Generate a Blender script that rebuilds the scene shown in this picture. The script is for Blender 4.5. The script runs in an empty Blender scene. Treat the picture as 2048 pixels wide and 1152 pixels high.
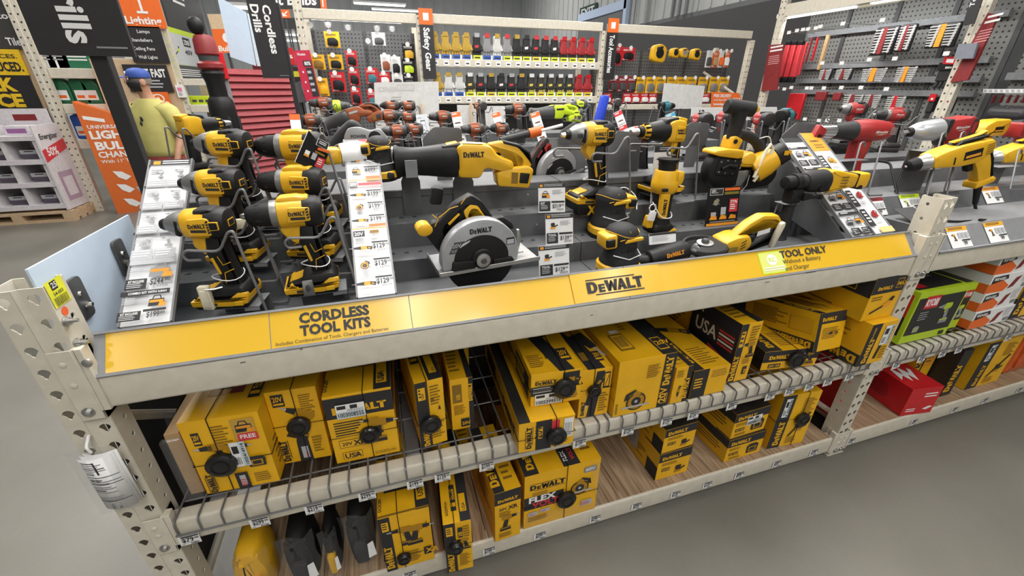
import bpy, math, random
from mathutils import Matrix, Vector, Euler
random.seed(7)
S = bpy.context.scene
# ---- camera, world, lights, exposure
FPX = 836.7
CP = Vector((0.615, -0.908, 1.529))
CE = Euler((1.122, -0.006, -0.302), 'XYZ')
cd = bpy.data.cameras.new('camera'); cam = bpy.data.objects.new('camera', cd); S.collection.objects.link(cam)
cd.sensor_width = 36.0; cd.lens = FPX / 2048 * 36.0; cd.clip_start = 0.02; cd.clip_end = 200
cam.location = CP; cam.rotation_euler = CE; S.camera = cam
S.view_settings.view_transform = 'Standard'; S.view_settings.look = 'None'
S.view_settings.gamma = 1.0; S.view_settings.exposure = -0.32; S.view_settings.use_curve_mapping = False
W = bpy.data.worlds.new('world'); S.world = W; W.use_nodes = True
W.node_tree.nodes['Background'].inputs[0].default_value = (0.93, 0.97, 1.0, 1)
W.node_tree.nodes['Background'].inputs[1].default_value = 0.42
CR = CE.to_matrix()
def ray(px, py):
 return CR @ Vector(((px - 1024) / FPX, -(py - 576) / FPX, -1.0))
def at(px, py, x=None, y=None, z=None):
 """Point of the place seen at a pixel of the photograph, on a plane x=, y= or z=."""
 d = ray(px, py)
 i, v = (0, x) if x is not None else (1, y) if y is not None else (2, z)
 return CP + d * ((v - CP[i]) / d[i])
LIGHTS = [  # ceiling strip fixtures (x, y, length along y, power)
 (-2.2, 1.2, 2.4, 28), (0.1, 1.2, 2.4, 92), (1.25, 1.1, 2.4, 92), (2.5, 1.2, 2.4, 92), (4.6, 1.2, 2.4, 60),
 (-2.5, 5.0, 2.4, 80), (0.6, 4.2, 2.4, 120), (3.6, 4.0, 2.4, 120), (0.8, -2.6, 2.4, 70), (3.6, -2.4, 2.4, 66), (-2.4, -2.4, 2.4, 26), (1.6, -4.4, 2.4, 90)]  # last strip is added behind the camera to brighten front faces
FAR_FILL = [(-6, 9, 4, 401), (1, 9, 4, 401), (8, 10, 4, 401), (-5, 17, 4, 450), (5, 17, 4, 450), (8, 25, 4, 450), (-3, 26, 4, 450)]  # unseen far strips, added to lift the dark background
ZL = 4.3
for lx, ly, ll, pw in LIGHTS + FAR_FILL:
 ld = bpy.data.lights.new('unseen_strip_light', 'AREA'); ld.shape = 'RECTANGLE'; ld.size = 0.32; ld.size_y = ll; ld.energy = pw
 ld.color = (1.0, 0.97, 0.92)
 lo = bpy.data.objects.new('unseen_strip_light', ld); lo.location = (lx, ly, ZL if pw < 400 else 8.3); S.collection.objects.link(lo)
# ---- materials (all procedural)
MATS = {}
def mat(name, col, rough=0.5, metal=0.0, var=0.06, sc=30.0, emit=None, coat=0.0, alpha=1.0, spec=None):
 if name in MATS: return MATS[name]
 m = bpy.data.materials.new(name); m.use_nodes = True; nt = m.node_tree; b = nt.nodes['Principled BSDF']
 b.inputs['Roughness'].default_value = rough; b.inputs['Metallic'].default_value = metal
 if coat: b.inputs['Coat Weight'].default_value = coat; b.inputs['Coat Roughness'].default_value = 0.15
 c = (col[0], col[1], col[2], 1)
 if var:
  tc = nt.nodes.new('ShaderNodeTexCoord'); n = nt.nodes.new('ShaderNodeTexNoise'); n.inputs['Scale'].default_value = sc; n.inputs['Detail'].default_value = 3
  r = nt.nodes.new('ShaderNodeValToRGB')
  r.color_ramp.elements[0].color = (*[max(0, q * (1 - var)) for q in col], 1); r.color_ramp.elements[1].color = (*[min(1, q * (1 + var)) for q in col], 1)
  r.color_ramp.elements[0].position = 0.35; r.color_ramp.elements[1].position = 0.65
  nt.links.new(tc.outputs['Object'], n.inputs['Vector']); nt.links.new(n.outputs['Fac'], r.inputs[0]); nt.links.new(r.outputs[0], b.inputs['Base Color'])
 else: b.inputs['Base Color'].default_value = c
 if emit: b.inputs['Emission Color'].default_value = c; b.inputs['Emission Strength'].default_value = emit
 if alpha < 1: b.inputs['Alpha'].default_value = alpha
 if spec is not None: b.inputs['Specular IOR Level'].default_value = spec
 MATS[name] = m; return m
CREAM = mat('cream_paint', (0.60, 0.56, 0.47), 0.42, var=0.05)
CREAMD = mat('cream_worn', (0.42, 0.40, 0.35), 0.5)
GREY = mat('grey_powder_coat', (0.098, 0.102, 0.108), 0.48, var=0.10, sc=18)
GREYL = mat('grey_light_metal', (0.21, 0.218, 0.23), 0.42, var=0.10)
GREYD = mat('dark_grey', (0.055, 0.057, 0.06), 0.55)
CHAN = mat('grey_channel', (0.22, 0.225, 0.235), 0.45)
WIRE = mat('wire_grey', (0.20, 0.20, 0.205), 0.4, 0.5)
HOOK = mat('hook_grey', (0.17, 0.17, 0.175), 0.42, 0.3)
CHROME = mat('chrome', (0.75, 0.75, 0.75), 0.22, 1.0)
STEEL = mat('steel', (0.45, 0.45, 0.44), 0.35, 0.9)
SIGNY = mat('sign_yellow', (0.66, 0.40, 0.022), 0.30, var=0.0, coat=0.3)
YEL = mat('tool_yellow', (0.70, 0.385, 0.012), 0.40, var=0.03)
YELB = mat('carton_yellow', (0.76, 0.41, 0.008), 0.45, var=0.05, sc=12)
ORY = mat('orange_yellow', (0.75, 0.30, 0.02), 0.5)
BLK = mat('black_plastic', (0.009, 0.009, 0.0095), 0.5, spec=.3)
BLKB = mat('carton_black', (0.020, 0.019, 0.018), 0.45)
RUB = mat('rubber_dark', (0.018, 0.0185, 0.020), 0.62, spec=.3)
INK = mat('ink', (0.02, 0.02, 0.022), 0.6, var=0)
INKG = mat('ink_grey', (0.25, 0.25, 0.26), 0.6, var=0)
INKB = mat('ink_brown', (0.22, 0.12, 0.01), 0.6, var=0)
WHT = mat('white_paper', (0.78, 0.78, 0.78), 0.5, var=0.02)
WHTG = mat('white_gloss', (0.74, 0.75, 0.77), 0.2, var=0.02)
PGREY = mat('print_grey', (0.42, 0.43, 0.45), 0.45, var=0)
RED = mat('tool_red', (0.34, 0.022, 0.022), 0.42, var=0.04)
REDB = mat('carton_red', (0.55, 0.015, 0.022), 0.35, var=0.05)
REDP = mat('print_red', (0.60, 0.04, 0.05), 0.5, var=0)
MAR = mat('dark_red', (0.22, 0.02, 0.022), 0.5)
ORG = mat('orange', (0.76, 0.14, 0.018), 0.5, var=0.03)
RORG = mat('tool_orange', (0.27, 0.068, 0.022), 0.5)
LIME = mat('lime', (0.52, 0.68, 0.02), 0.45, var=0.03)
TEAL = mat('teal', (0.03, 0.16, 0.20), 0.45)
BLUE = mat('blue', (0.03, 0.10, 0.45), 0.5)
SKY = mat('pale_blue_panel', (0.55, 0.66, 0.80), 0.35, var=0.02)
SILV = mat('silver_cast', (0.36, 0.37, 0.385), 0.35, 0.35)
BROWN = mat('cardboard', (0.42, 0.27, 0.13), 0.75)
BUFF = mat('pale_wood', (0.60, 0.45, 0.30), 0.65)
CTAG = mat('cream_tag', (0.68, 0.63, 0.48), 0.45)
MBL = mat('tool_dark', (0.03, 0.031, 0.033), 0.5, spec=.3)
# ---- mesh building helpers
FONT_CACHE = {}
def glyphs(s, bold):
 k = (s, bold)
 if k not in FONT_CACHE:
  cu = bpy.data.curves.new('lettering', 'FONT'); cu.body = s; cu.size = 1.0; cu.offset = bold; cu.resolution_u = 2
  ob = bpy.data.objects.new('lettering', cu); S.collection.objects.link(ob)
  dg = bpy.context.evaluated_depsgraph_get(); me = ob.evaluated_get(dg).to_mesh()
  vs = [(v.co.x, v.co.y) for v in me.vertices]; fs = [tuple(p.vertices) for p in me.polygons]
  ob.evaluated_get(dg).to_mesh_clear(); bpy.data.objects.remove(ob); bpy.data.curves.remove(cu)
  xs = [v[0] for v in vs] or [0]; FONT_CACHE[k] = (vs, fs, min(xs), max(xs))
 return FONT_CACHE[k]
def rnd(poly, r, n=3):
 """Round the corners of a 2D outline."""
 out = []; N = len(poly)
 for i in range(N):
  p0, p, p1 = Vector(poly[i - 1]), Vector(poly[i]), Vector(poly[(i + 1) % N])
  a, b = p0 - p, p1 - p; rr = min(r, a.length * .45, b.length * .45)
  a = p + a.normalized() * rr; b = p + b.normalized() * rr
  for k in range(n + 1):
   t = k / n; q = a * (1 - t) ** 2 + p * 2 * t * (1 - t) + b * t * t; out.append((q.x, q.y))
 return out
def circ(cx, cy, r, n=20, sy=1.0): return [(cx + r * math.cos(2 * math.pi * i / n), cy + sy * r * math.sin(2 * math.pi * i / n)) for i in range(n)]
def inset(poly, d):
 A = sum(poly[i - 1][0] * poly[i][1] - poly[i][0] * poly[i - 1][1] for i in range(len(poly)))
 s = 1 if A > 0 else -1; out = []; N = len(poly)
 for i in range(N):
  p0, p, p1 = Vector(poly[i - 1]), Vector(poly[i]), Vector(poly[(i + 1) % N])
  e0, e1 = (p - p0), (p1 - p)
  if e0.length < 1e-9: e0 = e1
  if e1.length < 1e-9: e1 = e0
  e0.normalize(); e1.normalize()
  n = Vector((-(e0.y + e1.y), e0.x + e1.x))
  n = n.normalized() if n.length > 1e-6 else Vector((-e0.y, e0.x))
  out.append((p.x + n.x * d * s, p.y + n.y * d * s))
 return out
def basis(o, X, Y, Z=None):
 X = Vector(X); Y = Vector(Y); Z = Vector(Z) if Z else X.cross(Y)
 return Matrix(((X.x, Y.x, Z.x, o[0]), (X.y, Y.y, Z.y, o[1]), (X.z, Y.z, Z.z, o[2]), (0, 0, 0, 1)))
def TR(x=0, y=0, z=0, rz=0, rx=0, ry=0, s=1.0):
 return Matrix.Translation((x, y, z)) @ Euler((rx, ry, rz), 'XYZ').to_matrix().to_4x4() @ Matrix.Scale(s, 4)
class MB:
 def __init__(s, M=None): s.v = []; s.f = []; s.m = []; s.mi = []; s.M = M.copy() if M else Matrix.Identity(4)
 def add(s, vs, fs, m):
  b = len(s.v); M = s.M
  s.v += [(M @ Vector(v))[:] for v in vs]
  if m not in s.m: s.m.append(m)
  k = s.m.index(m)
  for f in fs: s.f.append([b + i for i in f]); s.mi.append(k)
  return s
 def box(s, a, b, m, ch=0.0):
  (x0, y0, z0), (x1, y1, z1) = a, b
  if ch:
   return s.puff([(x0, z0), (x1, z0), (x1, z1), (x0, z1)], (y0 + y1) / 2, abs(y1 - y0) / 2, ch, m, ch)
  v = [(x0, y0, z0), (x1, y0, z0), (x1, y1, z0), (x0, y1, z0), (x0, y0, z1), (x1, y0, z1), (x1, y1, z1), (x0, y1, z1)]
  return s.add(v, [(0, 3, 2, 1), (4, 5, 6, 7), (0, 1, 5, 4), (1, 2, 6, 5), (2, 3, 7, 6), (3, 0, 4, 7)], m)
 def quad(s, pts, m): return s.add(pts, [tuple(range(len(pts)))], m)
 def puff(s, poly, yc, hw, bev, m, r=0.0, rn=3):
  """Outline in XZ made into a rounded solid of half-thickness hw about y=yc."""
  if r: poly = rnd(poly, r, rn)
  N = len(poly); L = []
  bev = min(bev, hw * .95)
  for y, d in ((-hw, bev), (-hw + bev * .3, bev * .3), (-hw + bev, 0), (hw - bev, 0), (hw - bev * .3, bev * .3), (hw, bev)):
   L.append([(p[0], yc + y, p[1]) for p in (inset(poly, d) if d else poly)])
  return s.loft(L, m)
 def loft(s, L, m, caps=True):
  N = len(L[0]); vs = [p for l in L for p in l]; fs = []
  for k in range(len(L) - 1):
   for i in range(N):
    j = (i + 1) % N; fs.append((k * N + i, k * N + j, (k + 1) * N + j, (k + 1) * N + i))
  if caps: fs.append(tuple(range(N - 1, -1, -1))); fs.append(tuple((len(L) - 1) * N + i for i in range(N)))
  return s.add(vs, fs, m)
 def lathe(s, prof, m, o=(0, 0, 0), ax=(1, 0, 0), n=20, sq=1.0, caps=True, p=2.0, up=None):
  """Profile [(t, r)] turned about an axis; sq squashes the second radius, p>2 makes it squarer."""
  a = Vector(ax).normalized(); u = Vector(up) if up else (Vector((0, 0, 1)) if abs(a.z) < .9 else Vector((0, 1, 0)))
  u = (u - a * u.dot(a)).normalized(); w = a.cross(u); o = Vector(o); L = []
  for t, r in prof:
   ring = []
   for i in range(n):
    c, q = math.cos(2 * math.pi * i / n), math.sin(2 * math.pi * i / n)
    k = 1 / (abs(c) ** p + abs(q) ** p) ** (1 / p)
    ring.append((o + a * t + u * (r * c * k) + w * (r * sq * q * k))[:])
   L.append(ring)
  return s.loft(L, m, caps)
 def tube(s, pts, r, m, n=6, closed=False, rad=0.0, seg=3):
  P = [Vector(p) for p in pts]
  if rad:
   Q = []
   for i, p in enumerate(P):
    if not closed and i in (0, len(P) - 1): Q.append(p); continue
    a, b = P[i - 1] - p, P[(i + 1) % len(P)] - p; rr = min(rad, a.length * .45, b.length * .45)
    a = p + a.normalized() * rr; b = p + b.normalized() * rr
    Q += [a * (1 - t) ** 2 + p * 2 * t * (1 - t) + b * t * t for t in [k / seg for k in range(seg + 1)]]
   P = Q
  L = []; N = len(P); u = None
  for i, p in enumerate(P):
   d = (P[(i + 1) % N] - P[i - 1]) if closed else (P[min(i + 1, N - 1)] - P[max(i - 1, 0)])
   d = d.normalized() if d.length > 1e-9 else Vector((1, 0, 0))
   if u is None: u = d.cross(Vector((0, 0, 1)) if abs(d.z) < .9 else Vector((1, 0, 0))).normalized()
   u = (u - d * u.dot(d)); u = u.normalized() if u.length > 1e-6 else d.orthogonal().normalized()
   w = d.cross(u); rr = r[i] if isinstance(r, (list, tuple)) and not rad else (r if not isinstance(r, (list, tuple)) else r[0])
   L.append([(p + (u * math.cos(2 * math.pi * k / n) + w * math.sin(2 * math.pi * k / n)) * rr)[:] for k in range(n)])
  if closed: L.append(L[0]); return s.loft(L, m, False)
  return s.loft(L, m)
 def ball(s, c, r, m, n=14, k=8):
  if not isinstance(r, (tuple, list)): r = (r, r, r)
  L = []
  for i in range(k + 1):
   th = math.pi * (i + .02) / (k + .04); L.append([(c[0] + r[0] * math.sin(th) * math.cos(2 * math.pi * j / n), c[1] + r[1] * math.sin(th) * math.sin(2 * math.pi * j / n), c[2] - r[2] * math.cos(th)) for j in range(n)])
  return s.loft(L, m)
 def text(s, t, o, X, Y, h, m, bold=0.0, al='l', wid=None, off=0.0005):
  """Flat lettering: baseline start o, unit directions X (reading) and Y (up), cap height h."""
  vs, fs, x0, x1 = glyphs(t, bold)
  if not fs: return s
  X = Vector(X).normalized(); Y = Vector(Y).normalized(); Z = X.cross(Y); o = Vector(o) + Z * off
  k = h / 0.69; kx = k if wid is None else wid / (x1 - x0)
  sh = x0 if al == 'l' else (x0 + x1) / 2 if al == 'c' else x1
  return s.add([(o + X * ((v[0] - sh) * kx) + Y * (v[1] * k))[:] for v in vs], fs, m)
 def build(s, name, parent=None, bevel=0.0, world=False, smooth=40, kind=None, solid=0.0, label=None):
  vs = s.v
  if world and parent: I = parent.matrix_basis.inverted(); vs = [(I @ Vector(v))[:] for v in vs]
  me = bpy.data.meshes.new(name); me.from_pydata(vs, [], s.f);
  for m in s.m: me.materials.append(m)
  me.polygons.foreach_set('material_index', s.mi)
  if smooth: me.polygons.foreach_set('use_smooth', [True] * len(me.polygons)); me.set_sharp_from_angle(angle=math.radians(smooth))
  me.update()
  o = bpy.data.objects.new(name, me); S.collection.objects.link(o)
  if parent: o.parent = parent
  if bevel:
   b = o.modifiers.new('bevel', 'BEVEL'); b.width = bevel; b.segments = 2; b.limit_method = 'ANGLE'; b.angle_limit = 0.7
  if solid:
   b = o.modifiers.new('solid', 'SOLIDIFY'); b.thickness = solid; b.offset = 0
  if kind: o['kind'] = kind
  if label: o['label'] = label
  return o
USED = set()
def tag(o, label, cat, group=None, kind=None):
 if not group and label in USED: print('DUPLICATE LABEL', label)
 USED.add(label)
 o['label'] = label; o['category'] = cat
 if group: o['group'] = group
 if kind: o['kind'] = kind
 return o
def thing(name, label, cat, loc=(0, 0, 0), rz=0.0, group=None, s=1.0, rx=0.0, ry=0.0, M=None):
 o = bpy.data.objects.new(name, None); o.empty_display_size = .02; S.collection.objects.link(o)
 if M: o.matrix_basis = M
 else: o.location = loc; o.rotation_euler = (rx, ry, rz); o.scale = (s, s, s)
 return tag(o, label, cat, group)
def copy_tree(o, parent=None):
 c = o.copy(); S.collection.objects.link(c)
 if parent: c.parent = parent
 for ch in [k for k in bpy.data.objects if k.parent == o]: copy_tree(ch, c)
 return c
ORD = ['first', 'second', 'third', 'fourth', 'fifth', 'sixth', 'seventh', 'eighth', 'ninth', 'tenth', 'eleventh', 'twelfth', 'thirteenth', 'fourteenth', 'fifteenth', 'sixteenth', 'seventeenth', 'eighteenth', 'nineteenth', 'twentieth']
def logo_polys():
 P = []; x = 0.0
 def bar(*q): P.append([(x + a, b) for a, b in q])
 bar((0, 0), (.30, 0), (.30, 1), (0, 1)); n = 7
 for i in range(n):
  a0, a1 = -math.pi / 2 + math.pi * i / n, -math.pi / 2 + math.pi * (i + 1) / n
  o = lambda a, rx, ry: (.42 + rx * math.cos(a), .5 + ry * math.sin(a))
  bar(o(a0, .40, .5), o(a1, .40, .5), o(a1, .12, .28), o(a0, .12, .28))
 bar((.29, 0), (.43, 0), (.43, .22), (.29, .22)); bar((.29, 1), (.43, 1), (.43, .78), (.29, .78))
 x = .90  # small E
 bar((0, 0), (.22, 0), (.22, .72), (0, .72))
 for b in (0, .28, .55): bar((.2, b), (.50, b), (.50, b + .17), (.2, b + .17))
 x = 1.42  # W
 bar((0, 1), (.30, 1), (.42, 0), (.20, 0)); bar((.42, 0), (.30, .45), (.50, .95), (.62, .95)); bar((.20, 0), (.42, 0), (.64, .85), (.46, .85))
 bar((.46, .85), (.64, .85), (.86, 0), (.64, 0)); bar((.64, 0), (.86, 0), (1.06, 1), (.80, 1))
 x = 2.36  # A
 bar((0, 0), (.26, 0), (.50, 1), (.30, 1)); bar((.50, 0), (.80, 0), (.54, 1), (.30, 1)); bar((.14, .2), (.66, .2), (.62, .38), (.2, .38))
 x = 3.18  # L
 bar((0, 0), (.28, 0), (.28, 1), (0, 1)); bar((.27, 0), (.68, 0), (.68, .22), (.27, .22))
 x = 3.80  # T
 bar((.20, 0), (.50, 0), (.50, 1), (.20, 1)); bar((-.05, .78), (.74, .78), (.74, 1), (-.05, 1))
 return P, 4.54
LOGO = logo_polys()
def logo(mb, o, X, Y, w, m, bars=False, al='l', off=0.0005, k=1.0):
 P, L = LOGO; sc = w / L; X = Vector(X).normalized(); Y = Vector(Y).normalized(); Z = X.cross(Y); o = Vector(o) + Z * off
 if al == 'c': o = o - X * (w / 2)
 for q in P: mb.quad([(o + X * (a * sc) + Y * (b * sc * k))[:] for a, b in q], m)
 if bars:
  for b0, b1, x0, x1 in ((-.22, -.12, .6, L), (1.12, 1.22, 0, L - .6)):
   mb.quad([(o + X * (a * sc) + Y * (b * sc * k))[:] for a, b in ((x0, b0), (x1, b0), (x1, b1), (x0, b1))], m)
class Face:
 """A printed rectangular face: o = lower-left corner, U and V full edge vectors (meters)."""
 def __init__(s, mb, o, U, V, off=0.0006):
  s.mb = mb; s.o = Vector(o); s.U = Vector(U); s.V = Vector(V); s.u = s.U.normalized(); s.w = s.V.normalized()
  s.n = s.u.cross(s.w); s.off = off; s.lay = 0
 def P(s, a, b, k=0): return (s.o + s.U * a + s.V * b + s.n * (s.off + s.lay * .00025))[:]
 def r(s, a0, b0, a1, b1, m): s.lay += 1; s.mb.quad([s.P(a0, b0), s.P(a1, b0), s.P(a1, b1), s.P(a0, b1)], m); return s
 def p(s, pts, m): s.lay += 1; s.mb.quad([s.P(a, b) for a, b in pts], m); return s
 def t(s, t, a, b, h, m, bold=0.0, al='l', wid=None, rot=0):
  """text at fraction a,b; h and wid are fractions of the face's height/width; rot=1 reads upwards, -1 downwards, 2 upside down."""
  s.lay += 1; X, Y = (s.u, s.w) if rot == 0 else (s.w, -s.u) if rot == 1 else (-s.w, s.u) if rot == -1 else (-s.u, -s.w)
  L = s.V.length if rot in (0, 2) else s.U.length
  Lw = s.U.length if rot in (0, 2) else s.V.length
  s.mb.text(t, s.P(a, b), X, Y, h * L, m, bold, al, wid * Lw if wid else None, 0); return s
 def logo(s, a, b, w, m, bars=False, rot=0, al='l', k=1.0):
  s.lay += 1; X, Y = (s.u, s.w) if rot == 0 else (s.w, -s.u) if rot == 1 else (-s.w, s.u) if rot == -1 else (-s.u, -s.w)
  Lw = s.U.length if rot in (0, 2) else s.V.length
  logo(s.mb, s.P(a, b), X, Y, w * Lw, m, bars, al, 0, k); return s
 def lines(s, a0, b0, a1, b1, n, m, fill=.45, seed=0):
  rr = random.Random(seed + n); s.lay += 1
  for i in range(n):
   y1 = b1 - (b1 - b0) * i / n; y0 = y1 - (b1 - b0) / n * fill; e = a0 + (a1 - a0) * rr.uniform(.65, 1.0)
   s.mb.quad([s.P(a0, y0), s.P(e, y0), s.P(e, y1), s.P(a0, y1)], m)
  return s
 def bars(s, a0, b0, a1, b1, n, m, seed=1):
  rr = random.Random(seed); s.lay += 1; w = (a1 - a0) / n
  for i in range(n):
   x = a0 + i * w; s.mb.quad([s.P(x, b0), s.P(x + w * rr.uniform(.25, .7), b0), s.P(x + w * rr.uniform(.25, .7), b1), s.P(x, b1)], m)
  return s
 def icon(s, kind, a, b, h, cols, flip=False, rot=0):
  """Flat printed picture of a tool centred at a,b with height h (fraction of the face height)."""
  L = h * s.V.length; c, q = math.cos(rot), math.sin(rot)
  for pts, ci in ICONS[kind]:
   s.lay += .4; o = Vector(s.P(a, b)); out = []
   for x, y in pts:
    x = -x if flip else x; out.append((o + s.u * ((x * c - y * q) * L) + s.w * ((x * q + y * c) * L))[:])
   s.mb.quad(out, cols[ci])
  return s
ICONS = {
 'drill': [([(-.05, .18), (.32, .20), (.36, .34), (.30, .47), (-.1, .48), (-.12, .2)], 0), ([(-.12, .24), (-.34, .27), (-.36, .40), (-.12, .45)], 1), ([(-.34, .31), (-.5, .32), (-.5, .36), (-.34, .38)], 2),
              ([(.02, .2), (.22, .2), (.32, -.28), (.10, -.28)], 1), ([(.0, .18), (.06, .18), (.06, .02), (.0, .05)], 0), ([(-.06, -.26), (.42, -.26), (.44, -.48), (-.08, -.48)], 1), ([(-.06, -.28), (.42, -.28), (.42, -.34), (-.06, -.34)], 0)],
 'saw': [(circ(0, -.05, .40, 16), 1), (circ(0, -.05, .34, 16), 0), (circ(0, -.05, .20, 12), 1), (circ(0, -.05, .07, 8), 2), ([(-.55, -.22), (.55, -.22), (.55, -.30), (-.55, -.30)], 2), ([(-.25, .2), (.1, .5), (.45, .35), (.5, .05), (.36, .1), (.3, .28), (.1, .36), (-.1, .2)], 1), ([(-.2, .25), (.05, .45), (.2, .3), (0, .2)], 0)],
 'long': [([(-.9, -.12), (-.2, -.2), (-.2, .2), (-.9, .1)], 1), ([(-.2, -.22), (.35, -.2), (.35, .22), (-.2, .22)], 0), ([(.35, -.15), (.8, -.3), (.9, .1), (.35, .18)], 1), ([(.45, .05), (.7, 0), (.68, -.15), (.47, -.08)], 0), ([(-1.3, -.03), (-.9, -.05), (-.9, .03), (-1.3, .02)], 2)],
 'sander': [([(-.2, .4), (.2, .42), (.28, .25), (.2, -.1), (-.2, -.1), (-.28, .25)], 1), ([(-.3, -.1), (.3, -.1), (.34, -.35), (-.34, -.35)], 0), ([(.2, .0), (.6, .2), (.66, .05), (.25, -.15)], 1)],
 'bag': [([(-.5, -.4), (.5, -.4), (.46, .2), (-.46, .2)], 1), ([(-.3, .2), (-.2, .5), (.2, .5), (.3, .2), (.22, .2), (.15, .42), (-.15, .42), (-.22, .2)], 1), ([(-.44, -.1), (.44, -.1), (.42, .1), (-.42, .1)], 0), ([(.1, -.45), (.6, -.45), (.6, -.15), (.2, -.1)], 0)],
 'radio': [([(-.5, -.4), (.5, -.4), (.55, .3), (.3, .5), (-.3, .5), (-.55, .3)], 1), ([(-.35, -.3), (.35, -.3), (.38, .2), (-.38, .2)], 0), ([(-.25, -.2), (.25, -.2), (.25, .1), (-.25, .1)], 1)],
 'blower': [([(-1.0, -.34), (-.2, -.02), (-.16, .12), (-1.0, -.22)], 1), ([(-.2, -.06), (.25, .02), (.4, .3), (.1, .36), (-.18, .16)], 0), ([(.1, .36), (.4, .3), (.5, .55), (.3, .6)], 1)],
}
# ---- setting: floor
def floor_mat():
 m = bpy.data.materials.new('polished_concrete'); m.use_nodes = True; nt = m.node_tree; b = nt.nodes['Principled BSDF']; L = nt.links.new
 tc = nt.nodes.new('ShaderNodeTexCoord'); n1 = nt.nodes.new('ShaderNodeTexNoise'); n2 = nt.nodes.new('ShaderNodeTexNoise'); n1.inputs['Scale'].default_value = 1.3; n1.inputs['Detail'].default_value = 8; n2.inputs['Scale'].default_value = 90; n2.inputs['Detail'].default_value = 4
 r = nt.nodes.new('ShaderNodeValToRGB'); r.color_ramp.elements[0].color = (0.135, 0.129, 0.110, 1); r.color_ramp.elements[1].color = (0.200, 0.190, 0.165, 1); r.color_ramp.elements[0].position = .3; r.color_ramp.elements[1].position = .7
 mx = nt.nodes.new('ShaderNodeMix'); mx.data_type = 'RGBA'; mx.blend_type = 'MULTIPLY'; mx.inputs[0].default_value = .18
 L(tc.outputs['Object'], n1.inputs['Vector']); L(tc.outputs['Object'], n2.inputs['Vector']); L(n1.outputs['Fac'], r.inputs[0]); L(r.outputs[0], mx.inputs[6]); L(n2.outputs['Color'], mx.inputs[7]); L(mx.outputs[2], b.inputs['Base Color'])
 b.inputs['Roughness'].default_value = .38; return m
FLOOR = floor_mat()
MB().box((-9, -6, -.1), (12, 14, 0), FLOOR).build('floor', kind='structure', smooth=0)
# ---- front rack
WB = 2.44; ZB = .02; ZM = .463; ZT = .91; ZS = .545; ZW = .108
def wood_mat():
 m = bpy.data.materials.new('wood_deck'); m.use_nodes = True; nt = m.node_tree; b = nt.nodes['Principled BSDF']; L = nt.links.new
 tc = nt.nodes.new('ShaderNodeTexCoord'); mp = nt.nodes.new('ShaderNodeMapping'); mp.inputs['Scale'].default_value = (38, 2.2, 8); n = nt.nodes.new('ShaderNodeTexNoise'); n.inputs['Scale'].default_value = 2.2; n.inputs['Detail'].default_value = 7; n.inputs['Distortion'].default_value = .7
 r = nt.nodes.new('ShaderNodeValToRGB'); r.color_ramp.elements[0].color = (.20, .125, .07, 1); r.color_ramp.elements[1].color = (.46, .33, .21, 1); r.color_ramp.elements[0].position = .32; r.color_ramp.elements[1].position = .66
 L(tc.outputs['Object'], mp.inputs['Vector']); L(mp.outputs[0], n.inputs['Vector']); L(n.outputs['Fac'], r.inputs[0]); L(r.outputs[0], b.inputs['Base Color']); b.inputs['Roughness'].default_value = .6; return m
WOOD = wood_mat()
def tear(cx, cz, r, n=12):
 """teardrop keyhole, wide at the top, as 12 points sorted by angle"""
 out = []
 for i in range(n):
  a = 2 * math.pi * i / n; x, z = math.cos(a), math.sin(a)
  out.append((cx + r * x * (1.0 if z > -.3 else .55), cz + r * (z if z > 0 else z * 1.25)))
 return out
def holed(mb, x0, x1, z0, z1, hole, P, m):
 """rectangular cell with a hole; P maps (a, b) to 3D"""
 n = len(hole); cx, cz = (x0 + x1) / 2, (z0 + z1) / 2; hx, hz = (x1 - x0) / 2, (z1 - z0) / 2; rim = []
 hc = (sum(h[0] for h in hole) / n, sum(h[1] for h in hole) / n)
 corners = [(x1, z1), (x0, z1), (x0, z0), (x1, z0)]
 for h in hole:
  dx, dz = h[0] - hc[0], h[1] - hc[1]; t = min((abs(((x1 if dx > 0 else x0) - hc[0]) / dx) if abs(dx) > 1e-9 else 9e9), (abs(((z1 if dz > 0 else z0) - hc[1]) / dz) if abs(dz) > 1e-9 else 9e9))
  rim.append((hc[0] + dx * t, hc[1] + dz * t))
 vs = [P(*q) for q in rim] + [P(*q) for q in hole]; fs = []
 for i in range(n):
  j = (i + 1) % n; a, b = rim[i], rim[j]; f = [i]
  for c in corners:
   on = lambda q: abs(q[0] - c[0]) < 1e-6 or abs(q[1] - c[1]) < 1e-6
   if on(a) and on(b) and not (abs(a[0] - b[0]) < 1e-6 or abs(a[1] - b[1]) < 1e-6): vs.append(P(*c)); f.append(len(vs) - 1)
  f += [j, n + j, n + i]; fs.append(tuple(f))
 mb.add(vs, fs, m)
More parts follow.
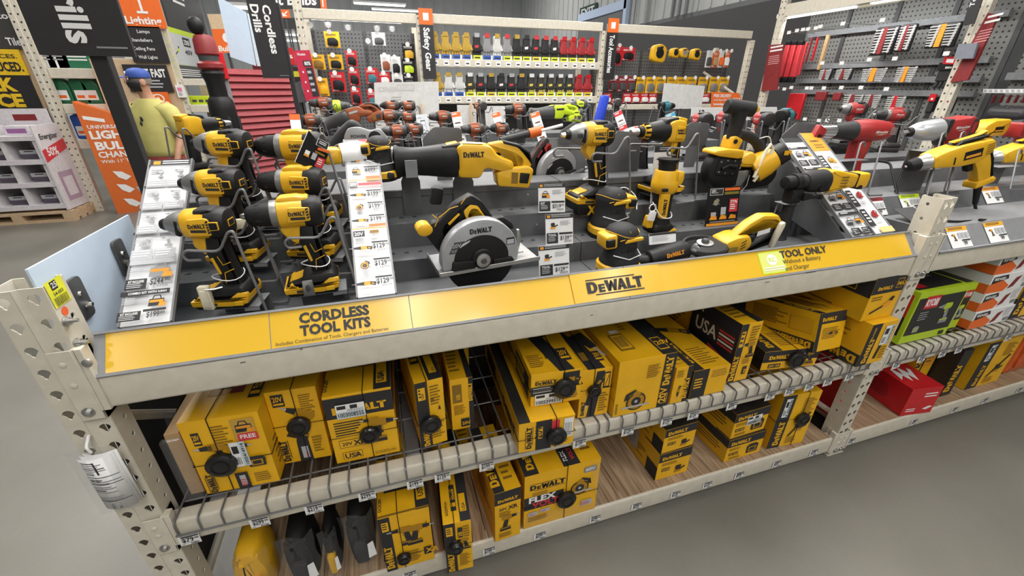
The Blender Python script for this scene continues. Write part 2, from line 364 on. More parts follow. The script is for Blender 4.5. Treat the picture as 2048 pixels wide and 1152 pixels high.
def post_mesh(x0, x1, y0, y1, z1, side, pitch=.051):
 """C-section perforated post: front face with two columns of keyholes, side faces with small square holes."""
 mb = MB(); w = x1 - x0; xm = (x0 + x1) / 2; n = int(z1 / pitch); dz = z1 / n
 for k in range(n):
  za, zb = k * dz, (k + 1) * dz
  for a, b, sh, dy in ((x0, xm - .004, 0, 0), (xm + .004, x1, .0, .006)):
   c = (a + b) / 2; hole = tear(c, (za + zb) / 2 + .004, min(.0105, (b - a) * .33))
   holed(mb, a, b, za, zb, hole, lambda p, q, dy=dy: (p, y0 + dy, q), CREAM)
  mb.quad([(xm - .004, y0, za), (xm + .004, y0 + .006, za), (xm + .004, y0 + .006, zb), (xm - .004, y0, zb)], CREAM)
  for xs in (x0, x1):
   ya = y0 + (.006 if xs == x1 else 0); cy = y0 + .042; zc = (za + zb) / 2; hs = .005
   hole = [(cy + hs * math.cos(2 * math.pi * i / 8 + .39) * 1.2, zc + hs * 1.2 * math.sin(2 * math.pi * i / 8 + .39)) for i in range(8)]
   holed(mb, ya, y1, za, zb, hole, lambda p, q, xs=xs: (xs, p, q), CREAM)
 for xs, sg in ((x0, 1), (x1, -1)): mb.quad([(xs, y1, 0), (xs + sg * .018, y1, 0), (xs + sg * .018, y1, z1), (xs, y1, z1)], CREAM)
 return mb
def upright(x1, label, z=1.193):
 t = thing('rack_upright', label, 'shelf upright', (x1 - .038, .035, 0)); x0 = x1 - .076
 post_mesh(x0, x1, 0, .066, z, 1).build('front_post', t, world=True, solid=.0025, smooth=0)
 post_mesh(x0, x1, .80, .866, z - .25, 1, .1).build('rear_post', t, world=True, solid=.0025, smooth=0)
 b = MB(); xm = (x0 + x1) / 2
 b.tube([(xm, .06, .18), (xm, .81, .18)], .013, CREAM, 8); b.build('brace', t, world=True)
 b = MB(); b.tube([(xm, .06, .85), (xm, .81, .22)], .013, CREAM, 8); b.build('brace', t, world=True)
 b = MB(); b.box((x0 - .01, -.006, 0.0), (x1 + .01, .09, .006), CREAM); b.build('foot_plate', t, world=True, bevel=.001)
 return t
UL = upright(0.0, 'cream perforated steel post at the left end of the yellow-signed display')
UR = upright(WB + .076, 'cream perforated steel post between the yellow-signed bay and the plain grey bay')
def beam(x0, x1, z0, z1, y0, label, name='shelf_beam', conn='lr', front=True, cm=CREAM):
 t = thing(name, label, 'shelf beam', ((x0 + x1) / 2, y0, z0)); d = .045
 mb = MB(); mb.puff([(y0 + .001, z0), (y0 + d, z0), (y0 + d, z1), (y0 + .001, z1)], 0, .5, .001, cm, .008)
 mb.v = [((x0 + x1) / 2 + v[1] * (x1 - x0), v[0], v[2]) for v in mb.v]; mb.f = [f[::-1] for f in mb.f]
 mb.build('beam', t, world=True)
 for sd in conn:
  c = MB(); xe = x0 if sd == 'l' else x1; q = -1 if sd == 'l' else 1; zb, zt = z0 - .018, z1 + .075 if z0 > .8 else z1 + .03
  if z0 < .1: zb = z0 - .012
  c.box((min(xe, xe + q * .040), y0 - .006, zb), (max(xe, xe + q * .040), y0 - .003, zt), CREAM)
  c.box((xe - q * .004 if q < 0 else xe - .004, y0 - .006, zb), (xe + .004 if q < 0 else xe + .001, y0 + .045, zt), CREAM)
  c.box((x0 - .003, y0 - .005, z0), (x0 + .016, y0 + .02, zt), CREAM) if sd == 'l' else c.box((x1 - .016, y0 - .005, z0), (x1 + .003, y0 + .02, zt), CREAM)
  c.build('connector', t, world=True, bevel=.0015)
  r = MB()
  for zz in (zt - .03, (zb + zt) / 2 + .005): r.lathe([(0, .006), (.002, .0055), (.003, .003)], CREAM, (xe + q * .022, y0 - .006, zz), (0, -1, 0), 12)
  r.build('rivet', t, world=True)
  b = MB(); p0 = (xe + q * .022, y0 - .006, zb + .022)
  b.lathe([(0, .0115), (.002, .0115)], STEEL, p0, (0, -1, 0), 16); b.lathe([(.002, .007), (.007, .007), (.009, .004)], STEEL, p0, (0, -1, 0), 6); b.build('bolt', t, world=True)
 return t
beam(0, WB, ZT, .987, 0, 'long cream top beam under the yellow sign strip')
beam(0, WB, ZM, ZS - .004, 0, 'cream middle shelf beam carrying the grey wire deck of the left bay')
beam(0, WB, ZB, .106, 0, 'cream bottom beam along the floor in front of the plywood deck of the left bay')
x2 = WB + .076; X2E = x2 + WB
beam(x2, X2E, ZT, .987, 0, 'cream top beam of the right bay below the plain grey sloped edge', conn='l')
beam(x2, X2E, ZM, ZS - .004, 0, 'cream middle shelf beam below the green and black cartons in the right bay', conn='l')
beam(x2, X2E, ZB, .106, 0, 'cream bottom beam in front of the red cartons of the right bay', conn='l')
mb = MB();
for px, py, l in ((1610, 547, .05), (1640, 541, .03), (1760, 520, .02), (1530, 566, .02), (480, 727, .012), (600, 700, .006), (1180, 632, .01)):
 P = at(px, py, y=-.0004); mb.quad([(P.x, -.0004, P.z), (P.x + l, -.0004, P.z + .001), (P.x + l * .9, -.0004, P.z + .003), (P.x + l * .1, -.0004, P.z + .0025)], GREYD)
mb.build('scuff_mark', [o for o in bpy.data.objects if o.get('label', '').startswith('long cream top')][0], world=True)
def wire_deck(x0, x1, label, dx=.052):
 t = thing('wire_shelf', label, 'wire shelf', ((x0 + x1) / 2, .4, ZS)); n = round((x1 - x0) / dx); mb = MB(); z = ZS
 for i in range(n + 1):
  x = x0 + (x1 - x0) * i / n; mb.tube([(x, .80, z), (x, -.010, z), (x, -.010, z - .042)], .0028, WIRE, 6, rad=.012)
 mb.build('wire_grid', t, world=True)
 c = MB()
 for y in (.06, .2, .34, .48, .62, .78): c.tube([(x0, y, z - .0045), (x1, y, z - .0045)], .0026, WIRE, 6)
 c.build('cross_wire', t, world=True)
 c = MB(); c.tube([(x0 - .006, -.0105, z - .043), (x1 + .006, -.0105, z - .043)], .003, WIRE, 6); c.build('front_wire', t, world=True)
 for x in (x0 + .08, (x0 + x1) / 2, x1 - .08): MB().box((x - .02, .046, z - .016), (x + .02, .75, z - .0075), WIRE).build('support_channel', t, world=True, bevel=.002)
 return t
wire_deck(.02, 1.20, 'grey wire shelf under the cartons left of the bay centre')
wire_deck(1.235, 2.42, 'grey wire shelf under the cartons right of the bay centre')
wire_deck(x2 + .02, x2 + 1.20, 'grey wire shelf under the green cartons of the right bay')
for i in range(2):   # plywood deck boards per bay
 xa, xb = (0.02, WB - .02) if i == 0 else (x2 + .02, X2E - .02)
 w = (xb - xa) / 3
 for k in range(3):
  mb = MB(); n = 3
  for q in range(n): mb.box((xa + k * w + .001 + q * w / n, .01, ZW - .018), (xa + k * w + (q + 1) * w / n - .0012, .8, ZW), WOOD)
  o = mb.build('deck_board', bevel=.0012); tag(o, ORD[k] + ' plywood deck board from the left on the bottom shelf of the ' + ('yellow carton' if i == 0 else 'red carton') + ' bay', 'deck board')
mb = MB(); mb.box((-.03, .870, .0), (X2E, .878, .98), GREYD); o = mb.build('back_panel'); tag(o, 'dark steel panel behind the cartons under the tool display', 'back panel')  # added backing, hides the lit floor beyond and keeps the gaps dark
beam(0, WB, ZM, ZS - .018, .80 - .045 + .0, 'rear beam behind the wire deck of the left bay', conn='', name='shelf_beam')
mb = MB(); mb.box((-.072, .09, ZW), (-.069, .79, .905), GREYD); o = mb.build('end_sheet'); tag(o, 'dark sheet closing the left end of the rack between its shelves', 'side panel')
# ---- pale blue side shield, bolts and stickers on the left post
t = thing('side_shield', 'pale blue sheet panel closing the left end of the display', 'side panel', (-.012, .19, 1.0))
mb = MB(); mb.box((-.014, .012, .93), (-.010, .385, 1.227), SKY); mb.build('sheet', t, world=True)
for px, py in ((158, 597), (243, 515)):
 P = at(px, py, x=-.008); mb = MB(); mb.puff(rnd([(P.y - .022, P.z - .045), (P.y + .022, P.z - .045), (P.y + .022, P.z + .045), (P.y - .022, P.z + .045)], .012), 0, .003, .001, GREYD)
 mb.v = [(-.006 + v[1], v[0], v[2]) for v in mb.v]; mb.build('bracket', t, world=True)
 mb = MB(); mb.lathe([(0, .008), (.004, .008), (.006, .005), (.013, .004)], CHROME, (-.003, P.y, P.z - .015), (1, 0, 0), 10); mb.lathe([(0, .006), (.004, .005)], CHROME, (-.003, P.y, P.z + .01), (1, 0, 0), 10); mb.build('bolt', t, world=True)
for px, py in ((130, 643), (152, 686)):
 mb = MB(); P = at(px, py, x=.001); mb.lathe([(0, .010), (.002, .010), (.002, .008), (.009, .008), (.009, .004), (.020, .004)], STEEL, (.0015, P.y, P.z), (1, 0, 0), 12); mb.build('post_bolt', UL, world=True)
P = at(177, 724, y=-.004); mb = MB(); mb.lathe([(0, .009), (.004, .009), (.006, .006)], STEEL, (P.x, -.006, P.z), (0, -1, 0), 14); mb.build('post_bolt', UL, world=True)
a = at(82, 574, x=.0015); b = at(107, 618, x=.0015); c = at(125, 562, x=.0015)
mb = MB(); z0, z1 = b.z, a.z; F = Face(mb, (.0016, .010, z0 - .003), (0, .047, 0), (0, 0, .052)); F.r(0, 0, 1, 1, mat('label_yellow', (.78, .78, .03), .4)); F.r(.25, .62, .62, .95, INK).t('25', .30, .70, .2, WHT, .02); F.t('54-003', .22, .42, .13, INK, .01); F.bars(.12, .04, .92, .36, 16, INK)
o = mb.build('rack_label', UL, world=True, smooth=0); o['label'] = 'yellow barcode sticker'
P = at(130, 622, x=.0018); mb = MB(); mb.quad([(.0018, P.y + q[0], P.z + q[1]) for q in circ(0, 0, .009, 18)], mat('sticker_red', (.8, .12, .03), .5)); o = mb.build('dot_sticker', UL, world=True, smooth=0); o['label'] = 'round orange sticker'
clear = mat('clear_film', (.45, .45, .46), .08, var=0, alpha=.09)
def papers():
 P = at(232, 960, y=-.012); t = thing('paper_packet', 'folded white paperwork in a clear sleeve hung on the left cream post', 'papers', (P.x, -.012, P.z))
 w, h = .062, .155; x0, z0 = P.x - w / 2 - .004, P.z - h / 2 + .01
 for k, (dx, dz, tl) in enumerate(((.008, .006, .12), (.004, .004, .06), (0, 0, 0.0))):
  L = []; mb = MB(); y = -.014 - k * .004; n = 8
  for i in range(n + 1):
   q = i / n; yy = y - .010 * math.sin(q * 3.14) - .004 * q; L.append([(x0 + dx + w * q, yy, z0 + dz), (x0 + dx + w * q, yy - .002, z0 + dz + h)])
  vs = [p for l in L for p in l]; mb.add(vs, [(2 * i, 2 * i + 2, 2 * i + 3, 2 * i + 1) for i in range(n)], WHT)
  if k == 2:
   def S(a, b, off=.0008):
    i = a; yy = y - .010 * math.sin(i * 3.14) - .004 * i - .002 * b - off; return (x0 + w * a, yy, z0 + h * b)
   rr = random.Random(3)
   for j in range(22):
    b = .93 - j * .036; e = rr.uniform(.25, .9)
    if 6 < j < 9 or j in (12, 17, 18): continue
    for q in range(6):
     a0, a1 = .06 + e * q / 6, .06 + e * (q + 1) / 6
     mb.quad([S(a0, b), S(a1, b), S(a1, b + .012), S(a0, b + .012)], INKG if j % 3 else INK)
   for b in (.66, .52, .18):
    for q in range(8): mb.quad([S(.02 + q * .12, b), S(.02 + (q + 1) * .12, b), S(.02 + (q + 1) * .12, b + .008), S(.02 + q * .12, b + .008)], INK)
   for a0, b0 in ((.1, .58), (.28, .58)): mb.quad([S(a0, b0), S(a0 + .1, b0), S(a0 + .1, b0 + .05), S(a0, b0 + .05)], INKG)
   mb.quad([S(.3, .03), S(.6, .03), S(.6, .12), S(.3, .12)], INKG); mb.quad([S(.45, .72), S(.5, .72), S(.5, .95), S(.45, .95)], INK)
  mb.build('sheet', t, world=True, solid=.0008)
 mb = MB(); mb.box((x0 - .006, -.034, z0 - .004), (x0 + w + .012, -.0335, z0 + h + .03), clear); mb.build('clear_sleeve', t, world=True)
 mb = MB(); mb.tube([(x0 + .03, -.008, z0 + h + .045), (x0 + .03, -.030, z0 + h + .03), (x0 + .034, -.03, z0 + h + .015)], .003, WHT, 8, rad=.01); mb.build('plastic_hook', t, world=True)
papers()
# ---- yellow sign strip
SB, ST = Vector((0, 0, .9885)), Vector((0, .057, 1.0615))   # lower and upper edge of the sloped face (y, z)
SN = Vector((0, -(ST.z - SB.z), ST.y - SB.y)).normalized(); SV = (ST - SB)
def channel(x0, x1, label, capl=False):
 t = thing('sign_channel', label, 'sign channel', ((x0 + x1) / 2, .03, .99)); mb = MB(); o = SN * -.004
 mb.add([(x0, SB.y, SB.z), (x1, SB.y, SB.z), (x1, ST.y, ST.z), (x0, ST.y, ST.z), (x0, .055, .986), (x1, .055, .986)], [(0, 1, 2, 3), (3, 2, 5, 4), (1, 0, 4, 5), (0, 3, 4), (1, 5, 2)], CHAN); mb.build('back_plate', t, world=True, smooth=0)
 for nm, a, h in (('lower_lip', .0, .07), ('upper_lip', .965, .06)):
  mb = MB(); p0 = SB + SV * a; p1 = SB + SV * (a + h)
  mb.add([(x, q.y, q.z) for x in (x0, x1) for q in (p0, p0 + SN * .005, p1 + SN * .005, p1)], [(0, 1, 2, 3), (7, 6, 5, 4), (0, 4, 5, 1), (1, 5, 6, 2), (2, 6, 7, 3)], CHAN); mb.build(nm, t, world=True, smooth=0)
 return t
channel(.009, 1.25, 'grey metal sign rail under the words CORDLESS TOOL KITS')
channel(1.2515, 2.435, 'grey metal sign rail under the words TOOL ONLY')
def strip(name, x0, x1, label, off=.0012, bow=0.0):
 mb = MB(); n = 12; a0, a1 = .075, .965; vs = []
 for i in range(n + 1):
  x = x0 + (x1 - x0) * i / n
  for b in (a0, a1): vs.append(tuple(Vector((x, 0, 0)) + SB + SV * b + SN * (off + bow * math.sin(math.pi * i / n))))
 mb.add(vs, [(2 * i, 2 * i + 2, 2 * i + 3, 2 * i + 1) for i in range(n)], SIGNY)
 F = Face(mb, Vector((x0, 0, 0)) + SB + SV * a0 + SN * (off + bow), (x1 - x0, 0, 0), SV * (a1 - a0)); return mb, F
def sx(px, py):
 """x of a pixel on the sloped sign face"""
 d = ray(px, py); t = (SB - CP).dot(SN) / d.dot(SN); return (CP + d * t).x
def fin(mb, name, label, cat='sign'): o = mb.build(name, smooth=0); tag(o, label, cat)
mb, F = strip('yellow_sign_strip', .03, .335, ''); fin(mb, 'sign_strip', 'blank yellow sign strip at the left end of the rail')
mb, F = strip('s', .337, .647, ''); Wd = .31
F.t('CORDLESS', .195, .60, .27, INK, .045, wid=.50); F.t('TOOL KITS', .195, .245, .27, INK, .045, wid=.50); F.t('Includes Combination of Tools, Chargers and Batteries', .03, .055, .095, INK, 0, wid=.79)
fin(mb, 'sign_strip', 'yellow sign strip reading CORDLESS TOOL KITS')
mb, F = strip('s', .649, 1.09, ''); fin(mb, 'sign_strip', 'blank yellow sign strip between CORDLESS TOOL KITS and the brand logo')
mb, F = strip('s', 1.082, 1.368, '', .004, .002); F.logo(.15, .27, .62, INK, True, k=.82);
mb2, F2 = strip('s', 1.37, 2.405, '');
fin(mb, 'brand_plate', 'bowed yellow plate with the large black brand logo on the rail')
x0 = 1.37; L2 = 1.035; u = lambda px, py: (sx(px, py) - x0) / L2
ua, ub = u(1523, 540), u(1572, 533); F2.r(ua, .06, ub, .94, LIME).r(ua + .004, .1, ub - .004, .9, mat('lime_pale', (.62, .66, .18), .4, var=0)); F2.p([((ua + ub) / 2 + .019 * math.cos(i * .3142), .6 + .22 * math.sin(i * .3142)) for i in range(20)], WHT); F2.t('RC', (ua + ub) / 2, .52, .17, LIME, .03, 'c'); F2.lines(ua + .01, .14, ub - .006, .32, 2, WHT)
uo = u(1560, 515); F2.t('TOOL ONLY', uo, .62, .27, INK, .03, wid=u(1650, 495) - uo); F2.t('Without a Battery', uo + .002, .37, .17, INK, 0, wid=(u(1640, 520) - uo)); F2.t('and Charger', uo + .003, .10, .17, INK, 0, wid=(u(1640, 520) - uo) * .63)
fin(mb2, 'sign_strip', 'yellow sign strip reading TOOL ONLY at the right end of the rail')
# ---- stepped grey display deck
Z0, Z1, Z2, Z3 = .989, 1.057, 1.137, 1.222; Y1, Y2, Y3, Y4 = .30, .41, .51, .62
SLOT = [(-.006, -.005), (.008, -.008), (.010, .002), (.002, .006)]
def deck(x0, x1, label, skew=0):
 t = thing('stepped_display', label, 'display riser', ((x0 + x1) / 2, .3, Z0))
 def sheet(nm, pts, m=GREY):
  mb = MB(); mb.add([(x, y, z) for x in (x0, x1) for y, z in pts], [(i, i + 1, len(pts) + i + 1, len(pts) + i) for i in range(len(pts) - 1)], m); return mb
 a = sheet('tray', [(.056, Z0), (Y1, Z0)]); a.build('tray', t, world=True, solid=.002, smooth=0)
 for k, (ya, za, zb, yb) in enumerate(((Y1, Z0, Z1, Y2), (Y2, Z1, Z2, Y3), (Y3, Z2, Z3, Y4))):
  a = sheet('step', [(ya, za), (ya, zb), (yb, zb)]); n = int((x1 - x0) / .042)
  for i in range(n):
   if k < 2 and i % 9 < 8: x = x0 + .03 + i * .042; a.quad([(x + q[0], yb - .045 + q[1] + (.015 if k else 0), zb + .0012) for q in SLOT], INK)
  for i in range(3):
   x = x0 + .12 + i * (x1 - x0 - .24) / 2; a.lathe([(0, .004), (.0015, .003)], STEEL, (x, ya - .001, (za + zb) / 2), (0, -1, 0), 8)
  a.build('step', t, world=True, solid=.002, smooth=0)
 a = MB(); a.box((x0, Y3 - .006, Z3 - .022), (x1, Y3 - .0015, Z3), GREY); a.build('top_lip', t, world=True, bevel=.001)
 a = MB(); a.box((x0, Y4, Z0), (x1, Y4 + .003, Z3), GREY); a.build('rear_panel', t, world=True)
 for xs in (x0, x1):
  a = MB(); P = [(.056, Z0), (Y1, Z0), (Y1, Z1), (Y2, Z1), (Y2, Z2), (Y3, Z2), (Y3, Z3), (Y4, Z3), (Y4, Z0 - .002), (.056, Z0 - .002)]
  a.quad([(xs, y, z) for y, z in P], GREY); a.build('end_panel', t, world=True, solid=.0015, smooth=0)
deck(.006, 1.238, 'grey stepped metal deck under the drills and circular saw')
deck(1.242, WB - .004, 'grey stepped metal deck under the sanders and band saw')
# ---- cartons on the shelves
TC = [mat('print_ochre4', (.40, .20, .006), .5, var=0), INK, PGREY]   # printed tool picture colours
TCD = [ORY, INK, INKG]
def puck(o, P, n, up=(0, 0, 1), r=.030):
 """black round anti-theft hub of a cord wrap"""
 mb = MB(); mb.lathe([(0, r * .75), (.004, r), (.016, r), (.020, r * .86), (.021, r * .5), (.0215, .004)], mat('hub_black', (.010, .010, .010), .25), P, n, 20)
 mb.lathe([(.0205, r * .62), (.0225, r * .62), (.0225, r * .5), (.0205, r * .5)], BLK, P, n, 18, caps=False)
 k = mb.build('security_hub', o); k['label'] = 'round black security hub with cord'
 return k
def cords(k, w, d, h, x, z, side='both'):
 mb = MB(); e = .003; m = BLK
 mb.tube([(x, -e, 0.002), (x, -e, h + e), (x, d * .9, h + e)], .0013, m, 5)
 mb.tube([(-e, d * .9, z), (-e, -e, z), (w + e, -e, z), (w + e, d * .9, z)], .0013, m, 5)
 mb.build('cord', k)
def carton(name, label, A, w, d, h, yaw=0, art=None, base=YELB, hub=None, group=None, tilt=None, cat='carton', par=None):
 M = Matrix.Translation(A) @ Euler((math.radians(tilt[0]) if tilt else 0, math.radians(tilt[1]) if tilt else 0, math.radians(yaw)), 'XYZ').to_matrix().to_4x4()
 mb = MB(); mb.box((0, 0, 0), (w, d, h), base)
 F = {'F': Face(mb, (0, 0, 0), (w, 0, 0), (0, 0, h)), 'T': Face(mb, (0, 0, h), (w, 0, 0), (0, d, 0)), 'L': Face(mb, (0, d, 0), (0, -d, 0), (0, 0, h)), 'R': Face(mb, (w, 0, 0), (0, d, 0), (0, 0, h))}
 if art: art(F)
 o = mb.build(name, bevel=.0012, smooth=0); o.matrix_basis = M; tag(o, label, cat, group)
 if hub:
  k = puck(o, (hub[0] * w, -.0015, hub[1] * h), (0, -1, 0), r=hub[2] if len(hub) > 2 else .030); cords(k, w, d, h, hub[0] * w, hub[1] * h)
 return o
def sticker(F, num, a, b, w, h, rot=0):
 F.r(a, b, a + w, b + h, mat('sticker_paleblue', (.55, .62, .66), .4, var=0))
 if rot: F.r(a, b, a + w * .55, b + h, WHT); F.bars(a + w * .1, b + h * .1, a + w * .5, b + h * .4, 6, INK); F.r(a + w * .1, b + h * .55, a + w * .5, b + h * .85, INK); F.t(num, a + w * .92, b + h * .06, .045, INK, .01, rot=1, wid=h * .88)
 else: F.r(a, b + h * .48, a + w, b + h, WHT); F.r(a + .02, b + h * .68, a + w * .35, b + h * .92, INK); F.r(a + w * .5, b + h * .66, a + w * .75, b + h * .92, INK); F.bars(a + w * .4, b + h * .5, a + w * .95, b + h * .64, 12, INKG); F.t(num, a + w * .06, b + h * .12, h * .3, INK, .01, wid=w * .88)
def seam(F, k=.5):
 F['T'].r(0, k - .004, 1, k + .004, INKB)
def v20(f, a, b, w, h, t='20V'):
 f.r(a, b, a + w, b + h, INK).t(t, a + w * .1, b + h * .42, h * .4, YELB, .02, wid=w * .8); f.r(a + w * .1, b + h * .15, a + w * .9, b + h * .3, YELB)
def art_m1(F):
 f = F['F']; v20(f, .10, .68, .10, .17); f.lines(.36, .62, .58, .9, 8, INKB); f.r(.62, .66, .92, .95, mat('print_tan', (.5, .3, .05), .5, var=0)).icon('bag', .77, .84, .16, TCD).r(.66, .66, .92, .76, REDP).t('FREE', .69, .69, .05, WHT, .02)
 f.icon('drill', .30, .52, .34, TC); f.icon('drill', .60, .50, .30, TC, True); f.t('XR', .30, .60, .05, INK, .03, rot=1)
 f.r(.45, .0, .62, .24, INK).r(.5, .06, .58, .2, PGREY).lines(.5, .03, .6, .14, 4, REDP); f.lines(.70, .06, .92, .2, 5, INKB); f.logo(.17, .03, .26, INK, True, rot=1, k=1.1)
 f.icon('radio', .80, .36, .16, TC); sticker(f, '1005414914', .52, .33, .20, .34, 1)
 t = F['T']; t.r(.2, .3, .55, .8, mat('print_ochre', (.55, .27, .01), .5, var=0)).icon('drill', .36, .55, .36, TC).r(.5, .3, .68, .75, MAR).lines(.52, .35, .66, .7, 5, YELB); v20(t, .78, .2, .16, .3); seam(F, .93)
 r = F['R']; r.lines(.1, .1, .5, .5, 5, INKB).r(.6, .3, .9, .8, WHT).bars(.63, .35, .87, .7, 8, INKG)
def art_m2(F):
 f = F['F']; v20(f, .1, .80, .24, .16, '20V'); f.lines(.62, .66, .92, .92, 9, INKB); f.p([(.34, 0), (.62, 0), (.60, .35), (.78, .62), (.5, .62), (.36, .3)], INK); f.icon('drill', .45, .56, .42, TC, rot=-.5); f.logo(.16, .04, .30, INK, True, rot=1, k=1.1)
 f.r(.42, .05, .56, .22, PGREY).t('MAX', .54, .06, .05, REDP, .02, rot=1); f.lines(.68, .1, .9, .34, 6, INKB)
 t = F['T']; t.r(.2, .2, .9, .5, INK).icon('drill', .5, .35, .25, TC); seam(F, .6)
def art_m3(F):
 f = F['F']; f.r(0, .68, 1, .97, INK).logo(.10, .735, .80, YELB, False, k=.78); f.lines(.08, .40, .55, .62, 6, INK); f.t('20V', .12, .26, .07, INK, .02).r(.10, .23, .50, .35, INKB); f.r(.11, .24, .49, .34, YELB).t('20V', .14, .265, .05, INK, .02).t('XR', .31, .255, .07, INK, .04)
 f.r(.12, .05, .42, .16, INKB).r(.13, .055, .41, .155, YELB).t('USA', .15, .07, .07, INK, .03).lines(.30, .07, .4, .14, 4, INK); f.icon('drill', .64, .5, .26, TC); f.icon('drill', .80, .42, .36, TC, True); f.t('DCK287D1M1', .62, .06, .04, INK, 0, wid=.32)
 sticker(f, '1003008555', .16, .68, .42, .2)
 t = F['T']; t.r(.74, 0, 1, 1, INK).r(.78, .08, .94, .4, YELB).t('USA', .9, .1, .1, INK, .03, rot=1).lines(.82, .12, .92, .2, 3, INK).icon('drill', .35, .6, .5, TC).t('DCK287', .06, .06, .06, INK, .02, rot=1); seam(F, .97)
 F['R'].r(0, .68, 1, .97, INK).lines(.2, .1, .8, .5, 8, INKB)
def art_m4(F):
 f = F['F']; f.r(0, 0, .40, 1, INK).r(.08, .74, .34, .92, YELB).t('USA', .28, .76, .09, INK, .02, rot=1).lines(.11, .76, .2, .9, 3, INK); f.lines(.5, .62, .92, .92, 7, INKB); f.t('XR', .62, .68, .1, INK, .03, rot=1); f.lines(.45, .1, .92, .4, 8, INKB); f.logo(.34, .02, .30, YELB, False, rot=1, k=1.1); f.p([(.75, .55), (.85, .55), (.8, .62)], INK)
 t = F['T']; t.r(0, 0, 1, .9, YELB).r(.5, 0, 1, 1, INK).r(.62, .1, .88, .4, YELB).t('USA', .84, .12, .1, INK, .02, rot=1); v20(t, .1, .3, .3, .3, 'XR'); t.icon('drill', .3, .75, .2, TC)
def art_m5(F):
 f = F['F']; f.r(.80, 0, 1, 1, INK).logo(.96, .55, .35, YELB, False, rot=1, k=.9); f.r(.1, .55, .5, .9, INKB).t('XR', .42, .6, .16, YELB, .03, rot=1); f.lines(.12, .3, .7, .5, 7, INKB); f.r(.4, .05, .78, .22, INK).t('20V', .44, .09, .06, YELB, .02)
 t = F['T']; t.r(.75, 0, 1, 1, INK).lines(.1, .1, .6, .5, 6, INKB); F['L'].lines(.3, .3, .9, .8, 8, INKB); F['R'].r(0, 0, 1, 1, BLKB)
def art_m6b(F):
 f = F['F']; f.logo(.23, .10, .75, INK, True, rot=1, k=.9); f.r(.30, 0, .58, 1, INK).r(.34, .4, .42, .8, YELB).t('20V', .41, .42, .12, INK, .02, rot=1); f.r(.58, .6, .72, .95, REDP); f.r(.80, .3, .97, .95, WHT).bars(.82, .45, .95, .8, 6, INKG).lines(.82, .33, .95, .42, 2, INK); f.lines(.6, .1, .95, .28, 3, INKB)
 l = F['L']; l.r(.1, .12, .95, .85, mat('print_ochre2', (.62, .33, .01), .5, var=0)).logo(.62, .2, .3, INK, False, k=1.2).r(.12, .2, .4, .8, INK)
 t = F['T']; t.r(0, 0, 1, 1, YELB).r(0, 0, .2, 1, BLKB)
def art_m6t(F):
 f = F['F']; f.logo(.08, .66, .42, INK, True, k=.9); f.r(.0, .34, .55, .62, INK).lines(.04, .4, .5, .58, 3, PGREY); f.r(.62, .5, .95, .95, INK).icon('long', .78, .72, .3, TC); f.lines(.6, .1, .95, .4, 5, INKB); sticker(f, '1005399515', .08, .04, .55, .34)
 t = F['T']; t.p([(.55, 0), (.85, 0), (.55, .45), (.25, .45)], INK); t.icon('saw', .45, .55, .34, TC); t.icon('drill', .5, .62, .4, TC, rot=.6); t.lines(.05, .06, .4, .2, 7, INKB); v20(t, .68, .1, .22, .14); t.p([(.6, .8), (1, .8), (1, 1), (.5, 1)], INK); t.r(.42, .14, .54, .2, INK)
 l = F['L']; l.r(.62, .1, .95, .8, INK).lines(.64, .2, .92, .7, 4, YELB); l.lines(.1, .2, .5, .7, 5, INKB)
def art_m6u(F):
 f = F['F']; f.p([(.28, 0), (.55, 0), (.75, .95), (.5, .95)], INK); f.icon('long', .45, .55, .34, TC, rot=1.2); f.logo(.2, .05, .3, INK, False, rot=1); f.r(.74, .6, .94, .92, INK).r(.77, .63, .91, .89, YELB).p([(.79 + .05 * 0, .65), (.89, .87), (.9, .84), (.81, .64)], INK); f.lines(.65, .08, .94, .5, 8, INKB)
 t = F['T']; t.p([(.2, 0), (.75, 0), (.35, .7), (.0, .7)], INK); t.icon('long', .45, .5, .3, TC, rot=1.9); v20(t, .62, .08, .26, .12); t.r(.2, .1, .42, .2, INKB)
def art_m7(F):
 f = F['F']; f.r(.79, 0, 1, 1, INK).logo(.95, .42, .52, YELB, False, rot=1, k=1.1); f.r(.83, .07, .96, .26, YELB).r(.84, .08, .95, .25, INK).t('20V', .93, .09, .13, YELB, .02, rot=1); f.icon('saw', .38, .25, .42, TC, True); f.lines(.5, .62, .76, .86, 7, INKB); f.t('DCS391B', .06, .06, .035, INK, .02, rot=1)
 t = F['T']; t.r(.74, 0, 1, 1, INK).r(.78, .06, .95, .22, YELB).r(.79, .07, .94, .21, INK).t('20V', .8, .12, .05, YELB, .02); t.icon('saw', .42, .72, .3, TC); t.r(.18, .12, .42, .34, INKB).r(.2, .14, .4, .32, YELB).bars(.22, .16, .38, .30, 9, INK).r(.24, .35, .4, .39, WHT); t.lines(.46, .36, .6, .5, 4, INKB)
 l = F['L']; l.r(0, .3, 1, .31, INKB).lines(.2, .6, .8, .9, 7, INKB).r(.1, .1, .4, .25, INKB)
def art_m8(F):
 f = F['F']; f.r(.72, 0, 1, 1, INK).logo(.93, .1, .6, YELB, False, rot=1, k=1.0); f.icon('long', .38, .35, .17, TC, rot=1.5); f.lines(.1, .72, .6, .92, 4, INKB)
 t = F['T']; t.r(.7, 0, 1, 1, INK); t.r(.1, .05, .6, .16, INKB).r(.12, .055, .58, .155, YELB).icon('long', .35, .1, .05, TC); F['L'].lines(.4, .2, .9, .8, 6, INKB)
